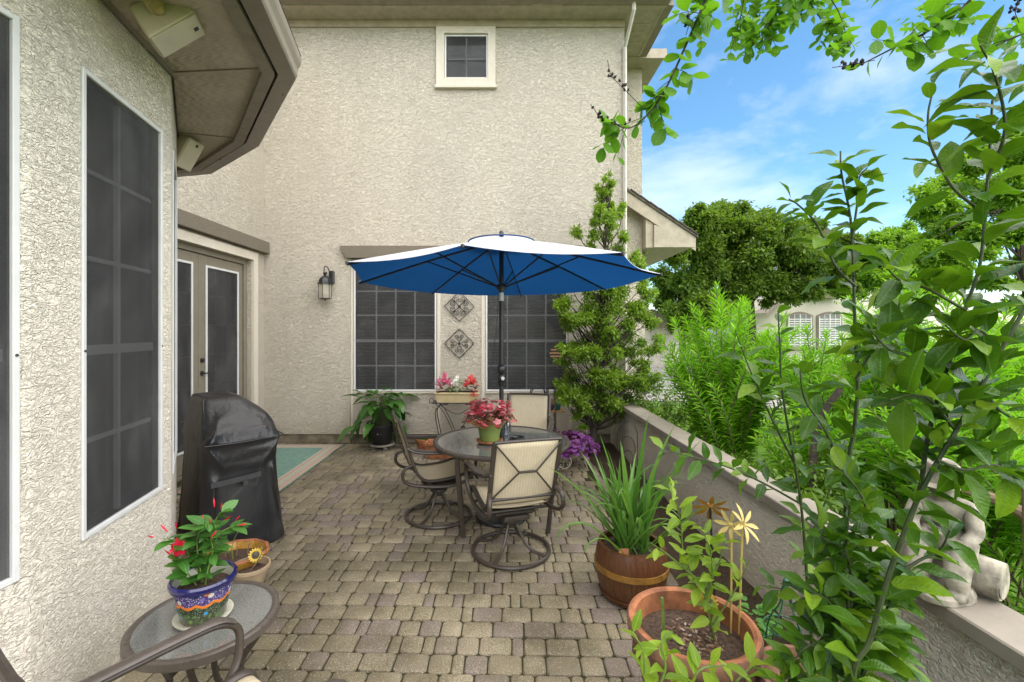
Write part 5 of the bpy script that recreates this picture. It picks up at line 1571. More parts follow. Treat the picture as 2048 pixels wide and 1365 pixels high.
# ------------------------------------------------------------------ barrel planter with strap-leaved plant
c = G(1262, 1189)
BXc, BYc = c.x, c.y
br_ = thing('barrel_planter', 'brown wooden half-barrel planter with brass band holding tall strap leaves', 'planter', (BXc, BYc, .003))
def wood():
    t = NT('stained_barrel_wood')
    v = t.coord((14, 14, 1.6)); n = t.noise(v, 4.0, 5, .65, 1.2)
    r_ = t.new('ObjectInfo').outputs['Random']
    cc = t.ramp(n, [(.3, (.050, .016, .006)), (.55, (.115, .042, .013)), (.75, (.19, .075, .024))])
    cc = t.mix(t.math('MULTIPLY', r_, .4), cc, (.10, .035, .012))
    return t.done(t.pbr(cc, .42, 0, .5, t.bump(n, .5, .003), coat=.15))
M['barrel'] = wood()
prof = [(.170, 0), (.190, .04), (.214, .11), (.226, .18), (.226, .24), (.216, .30), (.206, .335)]
NS = 20
sv1 = MB()
a_ = math.pi / NS * .985
inner = [(r_ - .022, z) for r_, z in prof]
for (r_, z) in prof:
    for a in (-a_, 0, a_): sv1.v.append((r_ * math.cos(a), r_ * math.sin(a), z))
n3 = len(prof)
for i in range(n3 - 1):
    for j in range(2): sv1.f.append([i*3+j, i*3+j+1, i*3+j+4, i*3+j+3]); sv1.mi.append(0)
o_ = len(sv1.v)
for (r_, z) in inner:
    for a in (-a_, a_): sv1.v.append((r_ * math.cos(a), r_ * math.sin(a), z))
for i in range(n3 - 1):
    sv1.f.append([o_+i*2, o_+i*2+2, o_+i*2+3, o_+i*2+1]); sv1.mi.append(0)
    sv1.f.append([i*3, i*3+3, o_+i*2+2, o_+i*2]); sv1.mi.append(0)
    sv1.f.append([i*3+2, o_+i*2+1, o_+i*2+3, i*3+5]); sv1.mi.append(0)
i = n3 - 1
sv1.f.append([i*3, i*3+1, i*3+2, o_+i*2+1, o_+i*2]); sv1.mi.append(0)
sme = sv1.mesh('stave', M['barrel'], 30)
for k in range(NS): link('stave', sme, br_, Matrix.Rotation(2 * math.pi * k / NS, 4, 'Z') @ Matrix.Translation((random.uniform(-.0015, .0015), 0, 0)))
MB().lathe([(.227, .185), (.232, .186), (.232, .222), (.228, .223)], 44).build('band', M['brass'], br_, True)
MB().lathe([(.180, .012), (.186, .012), (.2, .042), (.196, .044)], 44).build('band', M['barrel'], br_, True)
MB().lathe([(0, .30), (.186, .295)][::-1], 24).build('soil', M['soil'], br_)
tgm = MB(); tgm.bbox((-.03, -.0015, 0), (.03, .0015, .05), .001, Matrix.Translation((-.085, -.15, .31)) @ Matrix.Rotation(R(-15), 4, 'X'))
tgm.build('plant_tag', M['terracotta'], br_)
def strap(base, d, L, w, lean, droop, parent, mat, name='leaf', n=8):
    d = Vector((d[0], d[1], 0)).normalized(); side = Vector((-d.y, d.x, 0))
    b = MB()
    p = Vector(base); ang = R(90) - lean
    rows = []
    for i in range(n + 1):
        t_ = i / n
        ww = w * (.55 + .9 * t_ if t_ < .35 else .865 * (1 - ((t_ - .35) / .65) ** 1.8)) * .5
        ln_ = Vector((d.x * math.cos(ang), d.y * math.cos(ang), math.sin(ang)))
        nrm = Vector((-d.x * math.sin(ang), -d.y * math.sin(ang), math.cos(ang)))
        b.v += [tuple(p - side * ww + nrm * ww * .5), tuple(p), tuple(p + side * ww + nrm * ww * .5)]
        if i < n:
            for j in range(2): b.f.append([i*3+j, i*3+j+1, i*3+j+4, i*3+j+3]); b.mi.append(0)
        p = p + ln_ * (L / n); ang -= droop * (t_ ** 1.5) * 1.6 / n * 2
    b.build(name, mat, parent, 'all')
for i in range(74):
    a = random.uniform(0, 2 * math.pi)
    base = (random.uniform(-.10, .10) + .02, random.uniform(-.10, .10), .30)
    right = math.cos(a)
    lean = random.uniform(.05, .8)
    dr = random.choice([random.uniform(0, .35), random.uniform(.4, 2.3)])
    strap(base, (math.cos(a), math.sin(a)), random.uniform(.36, .72), random.uniform(.028, .042), lean, dr, br_, M['blade'])
for px, py, L, dr in ((1300, 855, .86, .1), (1340, 880, .85, .25), (1360, 905, .85, .3), (1232, 895, .72, .05), (1206, 885, .75, .08), (1130, 945, .80, .35)):
    q = P(px, py, BYc) - Vector((BXc, BYc, .30)); d2 = Vector((q.x, random.uniform(-.1, .1), 0))
    strap((.0, 0, .30), (d2.x, d2.y), L, .058, abs(math.atan2(abs(q.x), q.z)), dr, br_, M['blade'])
strap((-.08, -.12, .30), (-1, -.35), .62, .04, .75, 2.6, br_, M['blade'])
strap((-.06, -.14, .30), (-.8, -.5), .5, .022, .8, 3.0, br_, M['blade'])

# ------------------------------------------------------------------ big terracotta pot with a citrus seedling
TPX, TPY, TPZ = .82, 1.945, .455
tpt = thing('terracotta_pot', 'large terracotta pot with relief garland and bark mulch in the right foreground', 'pot', (TPX, TPY, .003))
tpt.scale = (.93, .93, 1.0)
MB().lathe([(0, 0), (.17, 0), (.18, .01), (.215, .16), (.252, .33), (.258, .37), (.272, .385), (.285, .40), (.288, .44), (.280, .455), (.262, .456), (.250, .44)], 56).build('outer_wall', M['terracotta_old'], tpt, True)
MB().lathe([(.279, .4555), (.264, .4585), (.248, .45), (.238, .37), (.235, .33)], 56).build('inner_wall', M['terracotta'], tpt, True)
for k in range(18):
    a = k * 2 * math.pi / 18
    g_ = MB(); g_.tube(spline([Vector((.254 * math.cos(a + q * .35), .254 * math.sin(a + q * .35), .345 - .05 * (1 - (2*q - 1) ** 2))) for q in (0, .25, .5, .75, 1.0)], 3), [.005, .006, .008, .009, .010, .011, .011, .011, .010, .009, .008, .006, .005], 6)
    g_.build('garland', M['terracotta_old'], tpt, True)
    MB().lathe([(0, -.013), (.010, -.008), (.013, 0), (.010, .008), (0, .013)], 8, (.258 * math.cos(a), .258 * math.sin(a), .355)).build('rosette', M['terracotta_old'], tpt, True)
MB().lathe([(0, .385), (.12, .382), (.236, .37)][::-1], 30).build('soil', M['soil'], tpt, True)
# bark chips
chips = MB()
for i in range(420):
    a = random.uniform(0, 6.28); r_ = .228 * math.sqrt(random.random())
    m = Matrix.Translation((r_ * math.cos(a), r_ * math.sin(a), .384 - .05 * (r_ / .236) ** 3 + random.uniform(-.002, .006))) @ Matrix.Rotation(random.uniform(0, 6.28), 4, 'Z') @ Matrix.Rotation(random.gauss(0, .35), 4, 'X')
    s = random.uniform(.5, 1.5)
    chips.box((-.010 * s, -.0045 * s, -.0018), (.010 * s, .0045 * s, .0018), m)
t = NT('bark_chip'); isl = t.new('NewGeometry').outputs['Random Per Island']
M['chip'] = t.done(t.pbr(t.ramp(isl, [(0, (.05, .028, .016)), (.5, (.16, .085, .05)), (.85, (.30, .20, .14)), (1, (.45, .38, .30))]), .9))
chips.build('bark_mulch', M['chip'], tpt, kind='stuff')
# seedling growing in it and others around: stems traced in space with alternating leaves
def lerp_path(pts, u):
    L = [0]
    for a, b in zip(pts[:-1], pts[1:]): L.append(L[-1] + (b - a).length)
    s = u * L[-1]
    for i in range(len(pts) - 1):
        if s <= L[i + 1] or i == len(pts) - 2:
            t_ = (s - L[i]) / max(1e-6, L[i + 1] - L[i])
            return pts[i].lerp(pts[i + 1], t_), (pts[i + 1] - pts[i]).normalized()
def stem_leaves(parent, org, path, r0, r1, nleaf, meshes, size, smat, u0=.1, up_=.25, spread=1.0, flip=.25, name='stem', toward=None):
    pts = spline([Vector(p) - Vector(org) for p in path], 5)
    n = len(pts)
    MB().tube(pts, [r0 + (r1 - r0) * i / (n - 1) for i in range(n)], 7).build(name, smat, parent, True)
    ph = random.uniform(0, 6.28)
    for i in range(nleaf):
        u = u0 + (1 - u0) * (i + random.uniform(.1, .9)) / nleaf
        p, t_ = lerp_path(pts, min(u, .995))
        ph += 2.4 + random.uniform(-.5, .5)
        a = t_.cross(Vector((0, .3, 1)) if abs(t_.z) < .9 else Vector((1, 0, 0))).normalized(); b_ = a.cross(t_)
        d = (a * math.cos(ph) + b_ * math.sin(ph)) * spread + t_ * random.uniform(.1, .9) + Vector((0, 0, up_ + random.uniform(-.5, .35)))
        if toward: d += Vector(toward)
        upv = Vector((random.gauss(0, .35), random.gauss(0, .35) - .2, 1))
        s = random.uniform(*size)
        if u > .9: s *= .8
        link('leaf', random.choice(meshes), parent, orient(p, d, upv, s))
cit = leaf_meshes('leaf', M['leaf_citrus'], 9, W=.42, fold=.36, droop=.42, peak=.47, n=9, wave=.22, petiole=.09)
yng = leaf_meshes('leaf', M['leaf_young'], 7, W=.40, fold=.45, droop=.45, peak=.48, n=8, wave=.16, petiole=.09)
org = (TPX, TPY, .35)
sd1 = thing('citrus_seedling', 'slender yellow-green citrus seedling growing in the large terracotta pot', 'plant', org)
PY_ = 1.93
for path, nl in (([(1441, 1318), (1419, 1238), (1410, 1194), (1370, 1123), (1361, 1043), (1339, 965)], 40), ([(1412, 1200), (1424, 1150), (1419, 1096), (1401, 1052)], 17), ([(1385, 1150), (1330, 1105), (1300, 1085)], 5), ([(1425, 1250), (1470, 1180), (1500, 1120)], 5), ([(1410, 1190), (1440, 1120), (1450, 1070)], 7)):
    stem_leaves(sd1, org, [P(x, y, PY_) for x, y in path], .0045, .0015, nl, yng, (.065, .105), M['stem_young'])
pk = P(1328, 1290, 1.93)
MB().tube([pk - Vector(org), P(1324, 1195, 1.93) - Vector(org)], .007, 6).build('cut_stub', M['stem_young'], sd1)
# sapling at lower right of the pavers
org = tuple(P(1300, 1520, 1.55)); org = (org[0], org[1], .004)
sd2 = thing('citrus_sapling', 'low citrus sapling with pale new leaves in front of the large terracotta pot', 'plant', org)
MB().lathe([(0, 0), (.08, 0), (.10, .16), (.11, .16), (.11, .19), (.1, .19), (.09, .16), (0, .16)], 20).build('pot', M['terracotta'], sd2, True)
for path, nl in (([(1300, 1700), (1302, 1500), (1290, 1365), (1285, 1300), (1262, 1262)], 18), ([(1296, 1420), (1330, 1340), (1322, 1290), (1345, 1262)], 9), ([(1302, 1480), (1370, 1390), (1400, 1340), (1450, 1330)], 12), ([(1302, 1500), (1420, 1420), (1490, 1345), (1530, 1320)], 12)):
    stem_leaves(sd2, org, [P(x, y, 1.55) for x, y in path], .006, .002, nl, yng, (.07, .11), M['stem_young'], u0=.3)

# garden stakes in the pot: metal flowers on rods
def flower_stake(pt, foot, col_, face, r, label, rod, n=8):
    t_ = thing('flower_stake', label, 'garden ornament', tuple(foot))
    c_ = Vector(pt) - Vector(foot)
    fv = Vector(face).normalized(); ax = fv.cross(Vector((0, 0, 1))).normalized(); bx_ = ax.cross(fv)
    pe = leaf_meshes('petal', col_, 2, W=.24, fold=.2, droop=.6, peak=.55)
    for k in range(n):
        a = k * 2 * math.pi / n
        d = ax * math.cos(a) + bx_ * math.sin(a) + fv * .5
        link('petal', pe[k % 2], t_, orient(c_, d, fv, r))
    MB().lathe([(0, -.012), (.012, -.006), (.012, .006), (0, .012)], 8, tuple(c_)).build('centre', col_, t_, True)
    MB().tube([(0, 0, 0), c_ - fv * .004], .0045, 6).build('rod', rod, t_)
M['gold'] = simple('ochre_enamel', (.42, .20, .02), .5, var=.2); M['pale_gold'] = simple('pale_yellow_enamel', (.62, .46, .14), .5, var=.12)
f0 = P(1432, 1255, 2.06); flower_stake(P(1420, 1010, 2.06), f0, M['gold'], (-.2, -.75, -.55), .085, 'ochre metal flower on a dark rod behind the seedling', M['black_metal'])
f1 = P(1478, 1268, 1.98); flower_stake(P(1500, 1072, 1.98) + Vector((-.03, 0, .05)), f1, M['pale_gold'], (.35, -.5, .4), .085, 'tall pale yellow metal flower on a bamboo rod in the terracotta pot', M['pale_gold'], 7)
f2 = P(1462, 1270, 1.99); flower_stake(P(1462, 1050, 1.99), f2, M['pale_gold'], (-.6, -.5, .2), .07, 'shorter pale yellow metal flower left of the tall one in the terracotta pot', M['pale_gold'], 7)
sc_ = P(1416, 1205, 1.98)
sunflower(tuple(sc_), (-.3, -.85, .35), .042, 'yellow sunflower ornament standing in the large terracotta pot', tuple(P(1425, 1285, 1.99) - sc_))

# small herb pot by the wall
c = G(1512, 1325)
hp = thing('herb_pot', 'small terracotta pot of bright green herbs beside the planter wall', 'potted plant', (c.x, c.y, .02))
MB().lathe([(0, 0), (.05, 0), (.055, .005), (.07, .12), (.08, .122), (.08, .15), (.07, .15), (.065, .12), (0, .12)], 22).build('pot', M['terracotta'], hp, True)
for i in range(60):
    a = random.uniform(0, 6.28); r_ = random.uniform(0, .09)
    link('leaf', random.choice(bd_l), hp, orient((r_ * math.cos(a), r_ * math.sin(a), .14 + random.uniform(0, .12)), Vector((math.cos(a), math.sin(a), random.uniform(-.3, .8))), (0, 0, 1), random.uniform(.03, .055)))
# green wire plant cage
c = P(1572, 1165, 2.05)
cg = thing('plant_cage', 'green wire plant cage with a finial beside the herb pot', 'plant support', (c.x, c.y, .02))
M['green_wire'] = simple('green_coated_wire', (.02, .10, .05), .45)
H_ = c.z - .02
for k in range(4):
    a = k * math.pi / 2 + .4
    MB().tube(spline([(.11 * math.cos(a), .11 * math.sin(a), 0), (.09 * math.cos(a), .09 * math.sin(a), H_ * .55), (.03 * math.cos(a), .03 * math.sin(a), H_ * .8), (.022 * math.cos(a), .022 * math.sin(a), H_ * .92), (0, 0, H_)], 5), .0035, 5).build('upright', M['green_wire'], cg, True)
for z, r_ in ((.12, .105), (.24, .098), (.34, .088)):
    MB().tube([(r_ * math.cos(q * .26), r_ * math.sin(q * .26), z) for q in range(24)], .003, 5, closed=True).build('hoop', M['green_wire'], cg, True)
MB().lathe([(0, H_ - .01), (.012, H_), (.012, H_ + .012), (0, H_ + .024)], 8).build('finial', M['green_wire'], cg, True)
# dark wire trellis stake in the bed
c = P(1252, 960, 5.0)
ws = thing('wire_trellis', 'slim dark wire trellis with nested arches in the bed at the wall', 'plant support', (1.40, 5.0, .02))
for k, (w_, h_) in enumerate(((.11, .62), (.085, .46), (.06, .32))):
    pts = [(-w_, 0, 0), (-w_, 0, h_ - w_)] + [(-w_ * math.cos(a), 0, h_ - w_ + w_ * 1.6 * math.sin(a)) for a in np.linspace(.2, math.pi - .2, 9)] + [(w_, 0, h_ - w_), (w_, 0, 0)]
    MB().tube(pts, .004, 5).build('arch', M['black_metal'], ws, True)

# ------------------------------------------------------------------ tall citrus trees in the right foreground
def citrus(name, label, org, stems, size, potr=.2):
    t_ = thing(name, label, 'tree', org)
    MB().lathe([(0, 0), (potr * .75, 0), (potr, .30), (potr * 1.1, .30), (potr * 1.1, .36), (potr, .36), (potr * .92, .31), (0, .31)], 24).build('pot', M['terracotta_old'], t_, True)
    for path, r0, r1, nl, u0, ys in stems:
        q = [P(x, y, yy) for (x, y), yy in zip(path, np.linspace(ys[0], ys[1], len(path)))]
        stem_leaves(t_, org, q, r0, r1, nl, cit, size, M['stem_green'] if r0 < .011 else M['bark'], u0=u0)
    return t_
o1 = P(1690, 1365, 1.55); o1 = (o1.x, 1.55, .004)
citrus('citrus_tree', 'upright citrus tree whose leafy top stands against the sky', o1, [
    ([(1690, 1700), (1690, 1365), (1690, 1100), (1696, 937), (1710, 849), (1716, 760), (1711, 680), (1709, 613), (1705, 492), (1699, 423), (1683, 347), (1681, 302)], .0085, .0025, 74, .22, (1.55, 1.5)),
    ([(1711, 572), (1671, 532), (1635, 451), (1598, 411), (1578, 398)], .005, .002, 24, .1, (1.5, 1.45)),
    ([(1705, 476), (1715, 403), (1719, 355), (1735, 335)], .004, .0018, 12, .2, (1.5, 1.48)),
    ([(1695, 1000), (1660, 880), (1610, 800), (1600, 740)], .005, .002, 18, .2, (1.55, 1.5)),
    ([(1712, 760), (1750, 690), (1790, 640), (1800, 600)], .005, .002, 20, .2, (1.5, 1.42)),
], (.082, .135))
o2 = P(1640, 1365, 1.7); o2 = (o2.x, 1.75, .004)
citrus('citrus_tree', 'thin leaning citrus tree with arching side shoots left of the upright one', o2, [
    ([(1630, 1700), (1624, 1292), (1617, 1203), (1602, 1008), (1566, 795), (1560, 700), (1556, 620)], .0075, .002, 46, .4, (1.75, 1.65)),
    ([(1602, 1008), (1530, 968), (1463, 937), (1390, 915), (1321, 900)], .0045, .0015, 24, .15, (1.72, 1.7)),
    ([(1590, 930), (1540, 830), (1500, 740), (1470, 660)], .0045, .0015, 15, .2, (1.7, 1.65)),
    ([(1610, 1100), (1660, 980), (1690, 880)], .0045, .0015, 10, .2, (1.72, 1.7)),
    ([(1617, 1203), (1570, 1180), (1520, 1170)], .004, .0015, 7, .2, (1.72, 1.7)),
], (.062, .105), .17)
o3 = P(1700, 1365, 1.25); o3 = (o3.x, 1.25, .004)
citrus('citrus_tree', 'large-leaved dark citrus tree at the right edge with thick forked stems', o3, [
    ([(1690, 1700), (1705, 1365), (1739, 1283), (1775, 1159), (1810, 1061), (1837, 995), (1872, 928), (1912, 862), (1970, 760), (2048, 621), (2120, 520)], .0075, .004, 74, .12, (1.25, 1.1)),
    ([(1815, 1055), (1841, 973), (1854, 884), (1880, 780), (1905, 705), (1933, 613), (1961, 524), (1971, 411), (1979, 306), (1985, 200)], .006, .0025, 66, .1, (1.22, 1.1)),
    ([(1969, 427), (1913, 383), (1884, 339), (1860, 286), (1856, 230), (1866, 180)], .004, .0018, 15, .2, (1.12, 1.05)),
    ([(1975, 360), (2010, 260), (1990, 150), (1960, 90)], .004, .002, 20, .2, (1.1, 1.0)),
    ([(1930, 620), (1860, 580), (1800, 560), (1770, 530)], .004, .002, 20, .2, (1.15, 1.1)),
    ([(1880, 780), (1830, 720), (1780, 700), (1740, 660)], .004, .002, 20, .2, (1.2, 1.15)),
    ([(1960, 770), (2000, 820), (2048, 850)], .004, .002, 12, .1, (1.15, 1.1)),
    ([(1875, 920), (1930, 940), (1990, 930), (2040, 960)], .004, .002, 16, .1, (1.15, 1.1)),
    ([(1912, 862), (1860, 800), (1820, 790), (1780, 800)], .004, .002, 16, .1, (1.15, 1.1)),
    ([(2000, 700), (1960, 660), (1930, 680), (1890, 650)], .004, .002, 14, .1, (1.12, 1.1)),
    ([(1775, 1160), (1840, 1120), (1880, 1100), (1900, 1060)], .005, .002, 10, .2, (1.25, 1.2)),
], (.08, .14), .2)

o6 = P(1700, 1365, 1.38); o6 = (o6.x - .02, 1.40, .004)
citrus('citrus_bush', 'low dense dark-leaved citrus at the foot of the thick forked stems', o6, [
    ([(1700, 1700), (1705, 1365), (1700, 1250), (1690, 1120), (1700, 1010)], .008, .003, 50, .3, (1.40, 1.40)),
    ([(1700, 1250), (1740, 1130), (1730, 1010), (1690, 950), (1650, 930)], .005, .002, 42, .1, (1.40, 1.42)),
    ([(1700, 1280), (1700, 1130), (1650, 1080), (1610, 1060)], .005, .002, 40, .1, (1.40, 1.40)),
    ([(1704, 1340), (1680, 1240), (1640, 1190), (1600, 1200)], .005, .002, 34, .1, (1.40, 1.36)),
    ([(1704, 1345), (1760, 1250), (1790, 1180), (1830, 1150)], .005, .002, 34, .1, (1.40, 1.36)),
    ([(1706, 1365), (1690, 1280), (1620, 1290), (1580, 1330)], .005, .002, 30, .1, (1.40, 1.36)),
    ([(1706, 1380), (1740, 1330), (1780, 1310), (1810, 1330)], .005, .002, 24, .1, (1.40, 1.36)),
    ([(1706, 1400), (1660, 1370), (1600, 1350), (1550, 1370)], .005, .002, 24, .1, (1.40, 1.36)),
], (.07, .13), .15)

# ------------------------------------------------------------------ crape myrtle arching over from the right
crp = leaf_meshes('leaf', M['leaf_crape'], 5, W=.74, fold=.10, droop=.15, peak=.55, n=6, wave=.06, tip=.6, petiole=.03)
o4 = Vector((3.3, .9, -.02))
cm = thing('crape_myrtle_tree', 'crape myrtle branches with rounded leaves hanging in from the top edge', 'tree', tuple(o4))
tk = MB()
J = Vector((2.6, 1.1, 3.75))
tk.tube(spline([Vector((0, 0, 0)), Vector((-.05, .05, 1.2)), Vector((-.2, .12, 2.6)), J - o4], 6), [.09 - .05 * i / 18 for i in range(19)], 9); tk.build('trunk', M['bark_tan'], cm, True)
def limb(p, r0, r1):
    q = spline([Vector(v) - o4 for v in p], 5)
    MB().tube(q, [r0 + (r1 - r0) * i / (len(q) - 1) for i in range(len(q))], 7).build('limb', M['bark'], cm, True)
limb([J, (2.0, 1.5, 4.0), (1.4, 1.9, 3.85), P(1450, -110, 2.05)], .03, .012)
limb([(1.4, 1.9, 3.85), (1.35, 2.5, 4.1), P(1590, -140, 2.7)], .018, .010)
limb([J, (2.2, 1.6, 3.6), P(2020, -120, 1.85)], .022, .010)
def cspray(path, y, nl, size, r0=.006, sub=0, u0=0.0):
    q = [P(a, b, y) for a, b in path]
    stem_leaves(cm, o4, q, r0, .0018, nl, crp, size, M['bark'], u0=u0, up_=-.1, name='twig')
    pts = spline(q, 4)
    for i in range(sub):
        p, t_ = lerp_path(pts, random.uniform(.08, .97))
        d = (t_ * .6 + rand_dir(-.2)).normalized() * random.uniform(.07, .16)
        e = p + d
        stem_leaves(cm, o4, [p, p + d * .5 + Vector((0, 0, .01)), e], .0018, .0008, random.randint(4, 7), crp, size, M['bark'], u0=.1, up_=-.1, name='twig')
cspray([(1450, -110), (1410, 0), (1372, 90), (1330, 180), (1292, 232), (1258, 256), (1220, 245)], 2.05, 36, (.055, .09), .007, 20)
cspray([(1590, -140), (1570, -30), (1530, 60), (1490, 95)], 2.7, 18, (.06, .09), .006, 24)
cspray([(1600, -130), (1610, -20), (1650, 50), (1680, 90)], 2.75, 14, (.06, .09), .005, 16)
cspray([(2020, -120), (1940, 0), (1860, 60), (1795, 92), (1740, 120), (1700, 140)], 1.85, 24, (.055, .09), .006, 13)
cspray([(2120, 40), (2040, 70), (1960, 105), (1900, 130)], 1.85, 14, (.05, .08), .005, 7)
cspray([(1640, -130), (1650, -30), (1680, 30), (1700, 100)], 2.5, 10, (.045, .07), .004, 8)
cspray([(1500, -120), (1490, -20), (1480, 40), (1462, 100)], 2.5, 10, (.05, .075), .004, 8)
M['pod'] = simple('dry_seed_pod', (.035, .022, .018), .8, var=.3)
pod = MB(); pod.lathe([(0, -.5), (.35, -.35), (.5, 0), (.42, .35), (.15, .55), (.22, .75), (0, .6)], 8); pod_me = pod.mesh('seed_pod', M['pod'], True)
for path, yy in (([(1292, 232), (1240, 250), (1205, 238), (1181, 208)], 2.05), ([(1285, 215), (1255, 185), (1235, 165), (1222, 150), (1215, 120)], 2.05), ([(1372, 70), (1380, 40), (1375, 20)], 2.05), ([(1750, 120), (1700, 130), (1665, 135)], 1.85), ([(2040, 50), (2030, 20), (2045, -10)], 1.85)):
    q = [P(a, b, yy) - o4 for a, b in path]
    MB().tube(spline(q, 4), .0016, 5).build('twig', M['bark'], cm, True)
    for i in range(11):
        p, t_ = lerp_path(q, random.uniform(.25, 1.0))
        o = p + rand_dir() * .016
        MB().tube([p, o], .0009, 4).build('pod_stalk', M['bark'], cm)
        link('seed_pod', pod_me, cm, orient(o, rand_dir(), (0, 0, 1), random.uniform(.011, .016)))
# ------------------------------------------------------------------ stone statue on the coping
c = G(1925, 1203, .69)
stt = thing('stone_statue', 'weathered pale stone statue of a seated figure on the wall coping', 'statue', (1.752, 1.80, .690), R(0))
def skin_mesh(name, verts, edges, rad, mat, parent, root=0, sub=2):
    me = bpy.data.meshes.new(name); me.from_pydata([tuple(v) for v in verts], edges, [])
    me.materials.append(mat)
    o = link(name, me, parent)
    sm = o.modifiers.new('skin', 'SKIN')
    for i, r_ in enumerate(rad):
        d = me.skin_vertices[0].data[i]
        d.radius = r_ if isinstance(r_, tuple) else (r_, r_)
        d.use_root = (i == root)
    sb2 = o.modifiers.new('sub', 'SUBSURF'); sb2.levels = sub; sb2.render_levels = sub
    sm.use_smooth_shade = True
    return o
V_ = [(.05, .0, .16), (.06, 0, .235), (.045, 0, .30), (.01, 0, .345), (-.015, 0, .375), (-.03, .0, .425),
      (.02, -.075, .315), (-.02, -.095, .235), (-.085, -.06, .20),
      (.02, .075, .315), (-.02, .095, .235), (-.085, .06, .20),
      (-.07, -.055, .175), (-.125, -.055, .11), (-.12, -.055, .03), (-.165, -.055, .02),
      (-.07, .055, .175), (-.125, .055, .11), (-.12, .055, .03), (-.165, .055, .02)]
E_ = [(0, 1), (1, 2), (2, 3), (3, 4), (4, 5), (2, 6), (6, 7), (7, 8), (2, 9), (9, 10), (10, 11), (0, 12), (12, 13), (13, 14), (14, 15), (0, 16), (16, 17), (17, 18), (18, 19)]
Rr = [.075, .072, .07, .03, .042, .05, .036, .028, .022, .036, .028, .022, .05, .042, .033, .028, .05, .042, .033, .028]
skin_mesh('figure', V_, E_, Rr, M['cast_stone'], stt)
hat = MB(); hat.lathe([(0, .07), (.04, .062), (.062, .035), (.07, .0), (.085, -.012), (.07, -.018), (0, -.012)], 20); hat.build('hair', M['cast_stone'], stt, True, mtx=Matrix.Translation((-.022, 0, .435)) @ Matrix.Rotation(R(-14), 4, 'Y'))
lg = MB(); lg.tube([(.02, -.16, .075), (.035, -.05, .08), (.04, .06, .078), (.05, .14, .08)], [.070, .074, .072, .066], 18); lo = lg.build('log', M['cast_stone'], stt, True)
MB().tube([(.018, -.163, .075), (.02, -.15, .075)], [.06, .062], 16).build('log_end', M['cast_stone'], lo, True)
b = MB(); ring_n = 22
for (z, s_) in ((0, 1.0), (.022, 1.02), (.04, .92), (.05, .5)):
    for k in range(ring_n):
        a = 2 * math.pi * k / ring_n; w_ = 1 + .10 * noise.noise(Vector((math.cos(a) * 2, math.sin(a) * 2, z * 9)))
        b.v.append((-.03 + .165 * s_ * w_ * math.cos(a), .095 * s_ * w_ * math.sin(a), z))
for i in range(3):
    for k in range(ring_n):
        k2 = (k + 1) % ring_n; b.f.append([i*ring_n+k, i*ring_n+k2, (i+1)*ring_n+k2, (i+1)*ring_n+k]); b.mi.append(0)
b.f.append([3*ring_n+k for k in range(ring_n)]); b.mi.append(0)
b.build('base', M['cast_stone'], stt, True)
stt.rotation_euler = (0, 0, R(38))

# ------------------------------------------------------------------ massed foliage
def fol_mesh(name, C, A, Nn, L, W, mat, fold=.15):
    """C centres, A axes, Nn normals (n,3); L, W (n,) -> folded leaf pairs"""
    n = len(C)
    A = A / np.linalg.norm(A, axis=1, keepdims=True)
    Sd = np.cross(A, Nn); Sd /= (np.linalg.norm(Sd, axis=1, keepdims=True) + 1e-9)
    Nn = np.cross(Sd, A)
    L = L[:, None]; W = W[:, None]
    v = np.empty((n, 4, 3))
    v[:, 0] = C; v[:, 2] = C + A * L - Nn * L * .12
    v[:, 1] = C + A * L * .48 + Sd * W * .5 + Nn * W * fold
    v[:, 3] = C + A * L * .48 - Sd * W * .5 + Nn * W * fold
    idx = np.arange(n)[:, None] * 4
    tri = np.concatenate([idx + np.array([0, 1, 2]), idx + np.array([0, 2, 3])], axis=1).reshape(-1, 3)
    me = bpy.data.meshes.new(name)
    me.vertices.add(n * 4); me.vertices.foreach_set('co', v.reshape(-1))
    me.loops.add(len(tri) * 3); me.loops.foreach_set('vertex_index', tri.reshape(-1).astype(np.int32))
    me.polygons.add(len(tri)); me.polygons.foreach_set('loop_start', np.arange(len(tri), dtype=np.int32) * 3)
    me.polygons.foreach_set('loop_total', np.full(len(tri), 3, dtype=np.int32))
    me.materials.append(mat); me.update(); me.validate()
    return me
def clump_foliage(name, clumps, per, L, W, mat, parent, org, shell=2.0, droop=-.1, out=.6, squash=.8):
    Cs, As, Ns = [], [], []
    for (c, r_) in clumps:
        n = max(8, int(per * r_ * r_))
        d = rng.normal(size=(n, 3)); d /= np.linalg.norm(d, axis=1, keepdims=True)
        rad = r_ * np.abs(rng.normal(size=n)) ** .8 * .72
        # small twig tufts: gather leaves onto shoots
        p = d * rad[:, None] * np.array([1, 1, squash])
        k = max(3, n // 14); shoots = p[rng.integers(0, n, k)]
        sel = shoots[rng.integers(0, k, n)]
        p = p * .45 + sel * .55 + rng.normal(size=(n, 3)) * r_ * .08
        Cs.append(np.array(c)[None] - np.array(org)[None] + p)
        a = p / (np.linalg.norm(p, axis=1, keepdims=True) + 1e-6) * out + rng.normal(size=(n, 3)) * .6 + np.array([0, 0, droop])
        As.append(a); Ns.append(rng.normal(size=(n, 3)) * .5 + np.array([0, 0, 1.0]))
    C, A, Nn = np.vstack(Cs), np.vstack(As), np.vstack(Ns)
    n = len(C)
    Ls = L * rng.uniform(.65, 1.25, n)
    return tag(link(name, fol_mesh(name, C, A, Nn, Ls, Ls * W, mat), parent), kind='stuff')
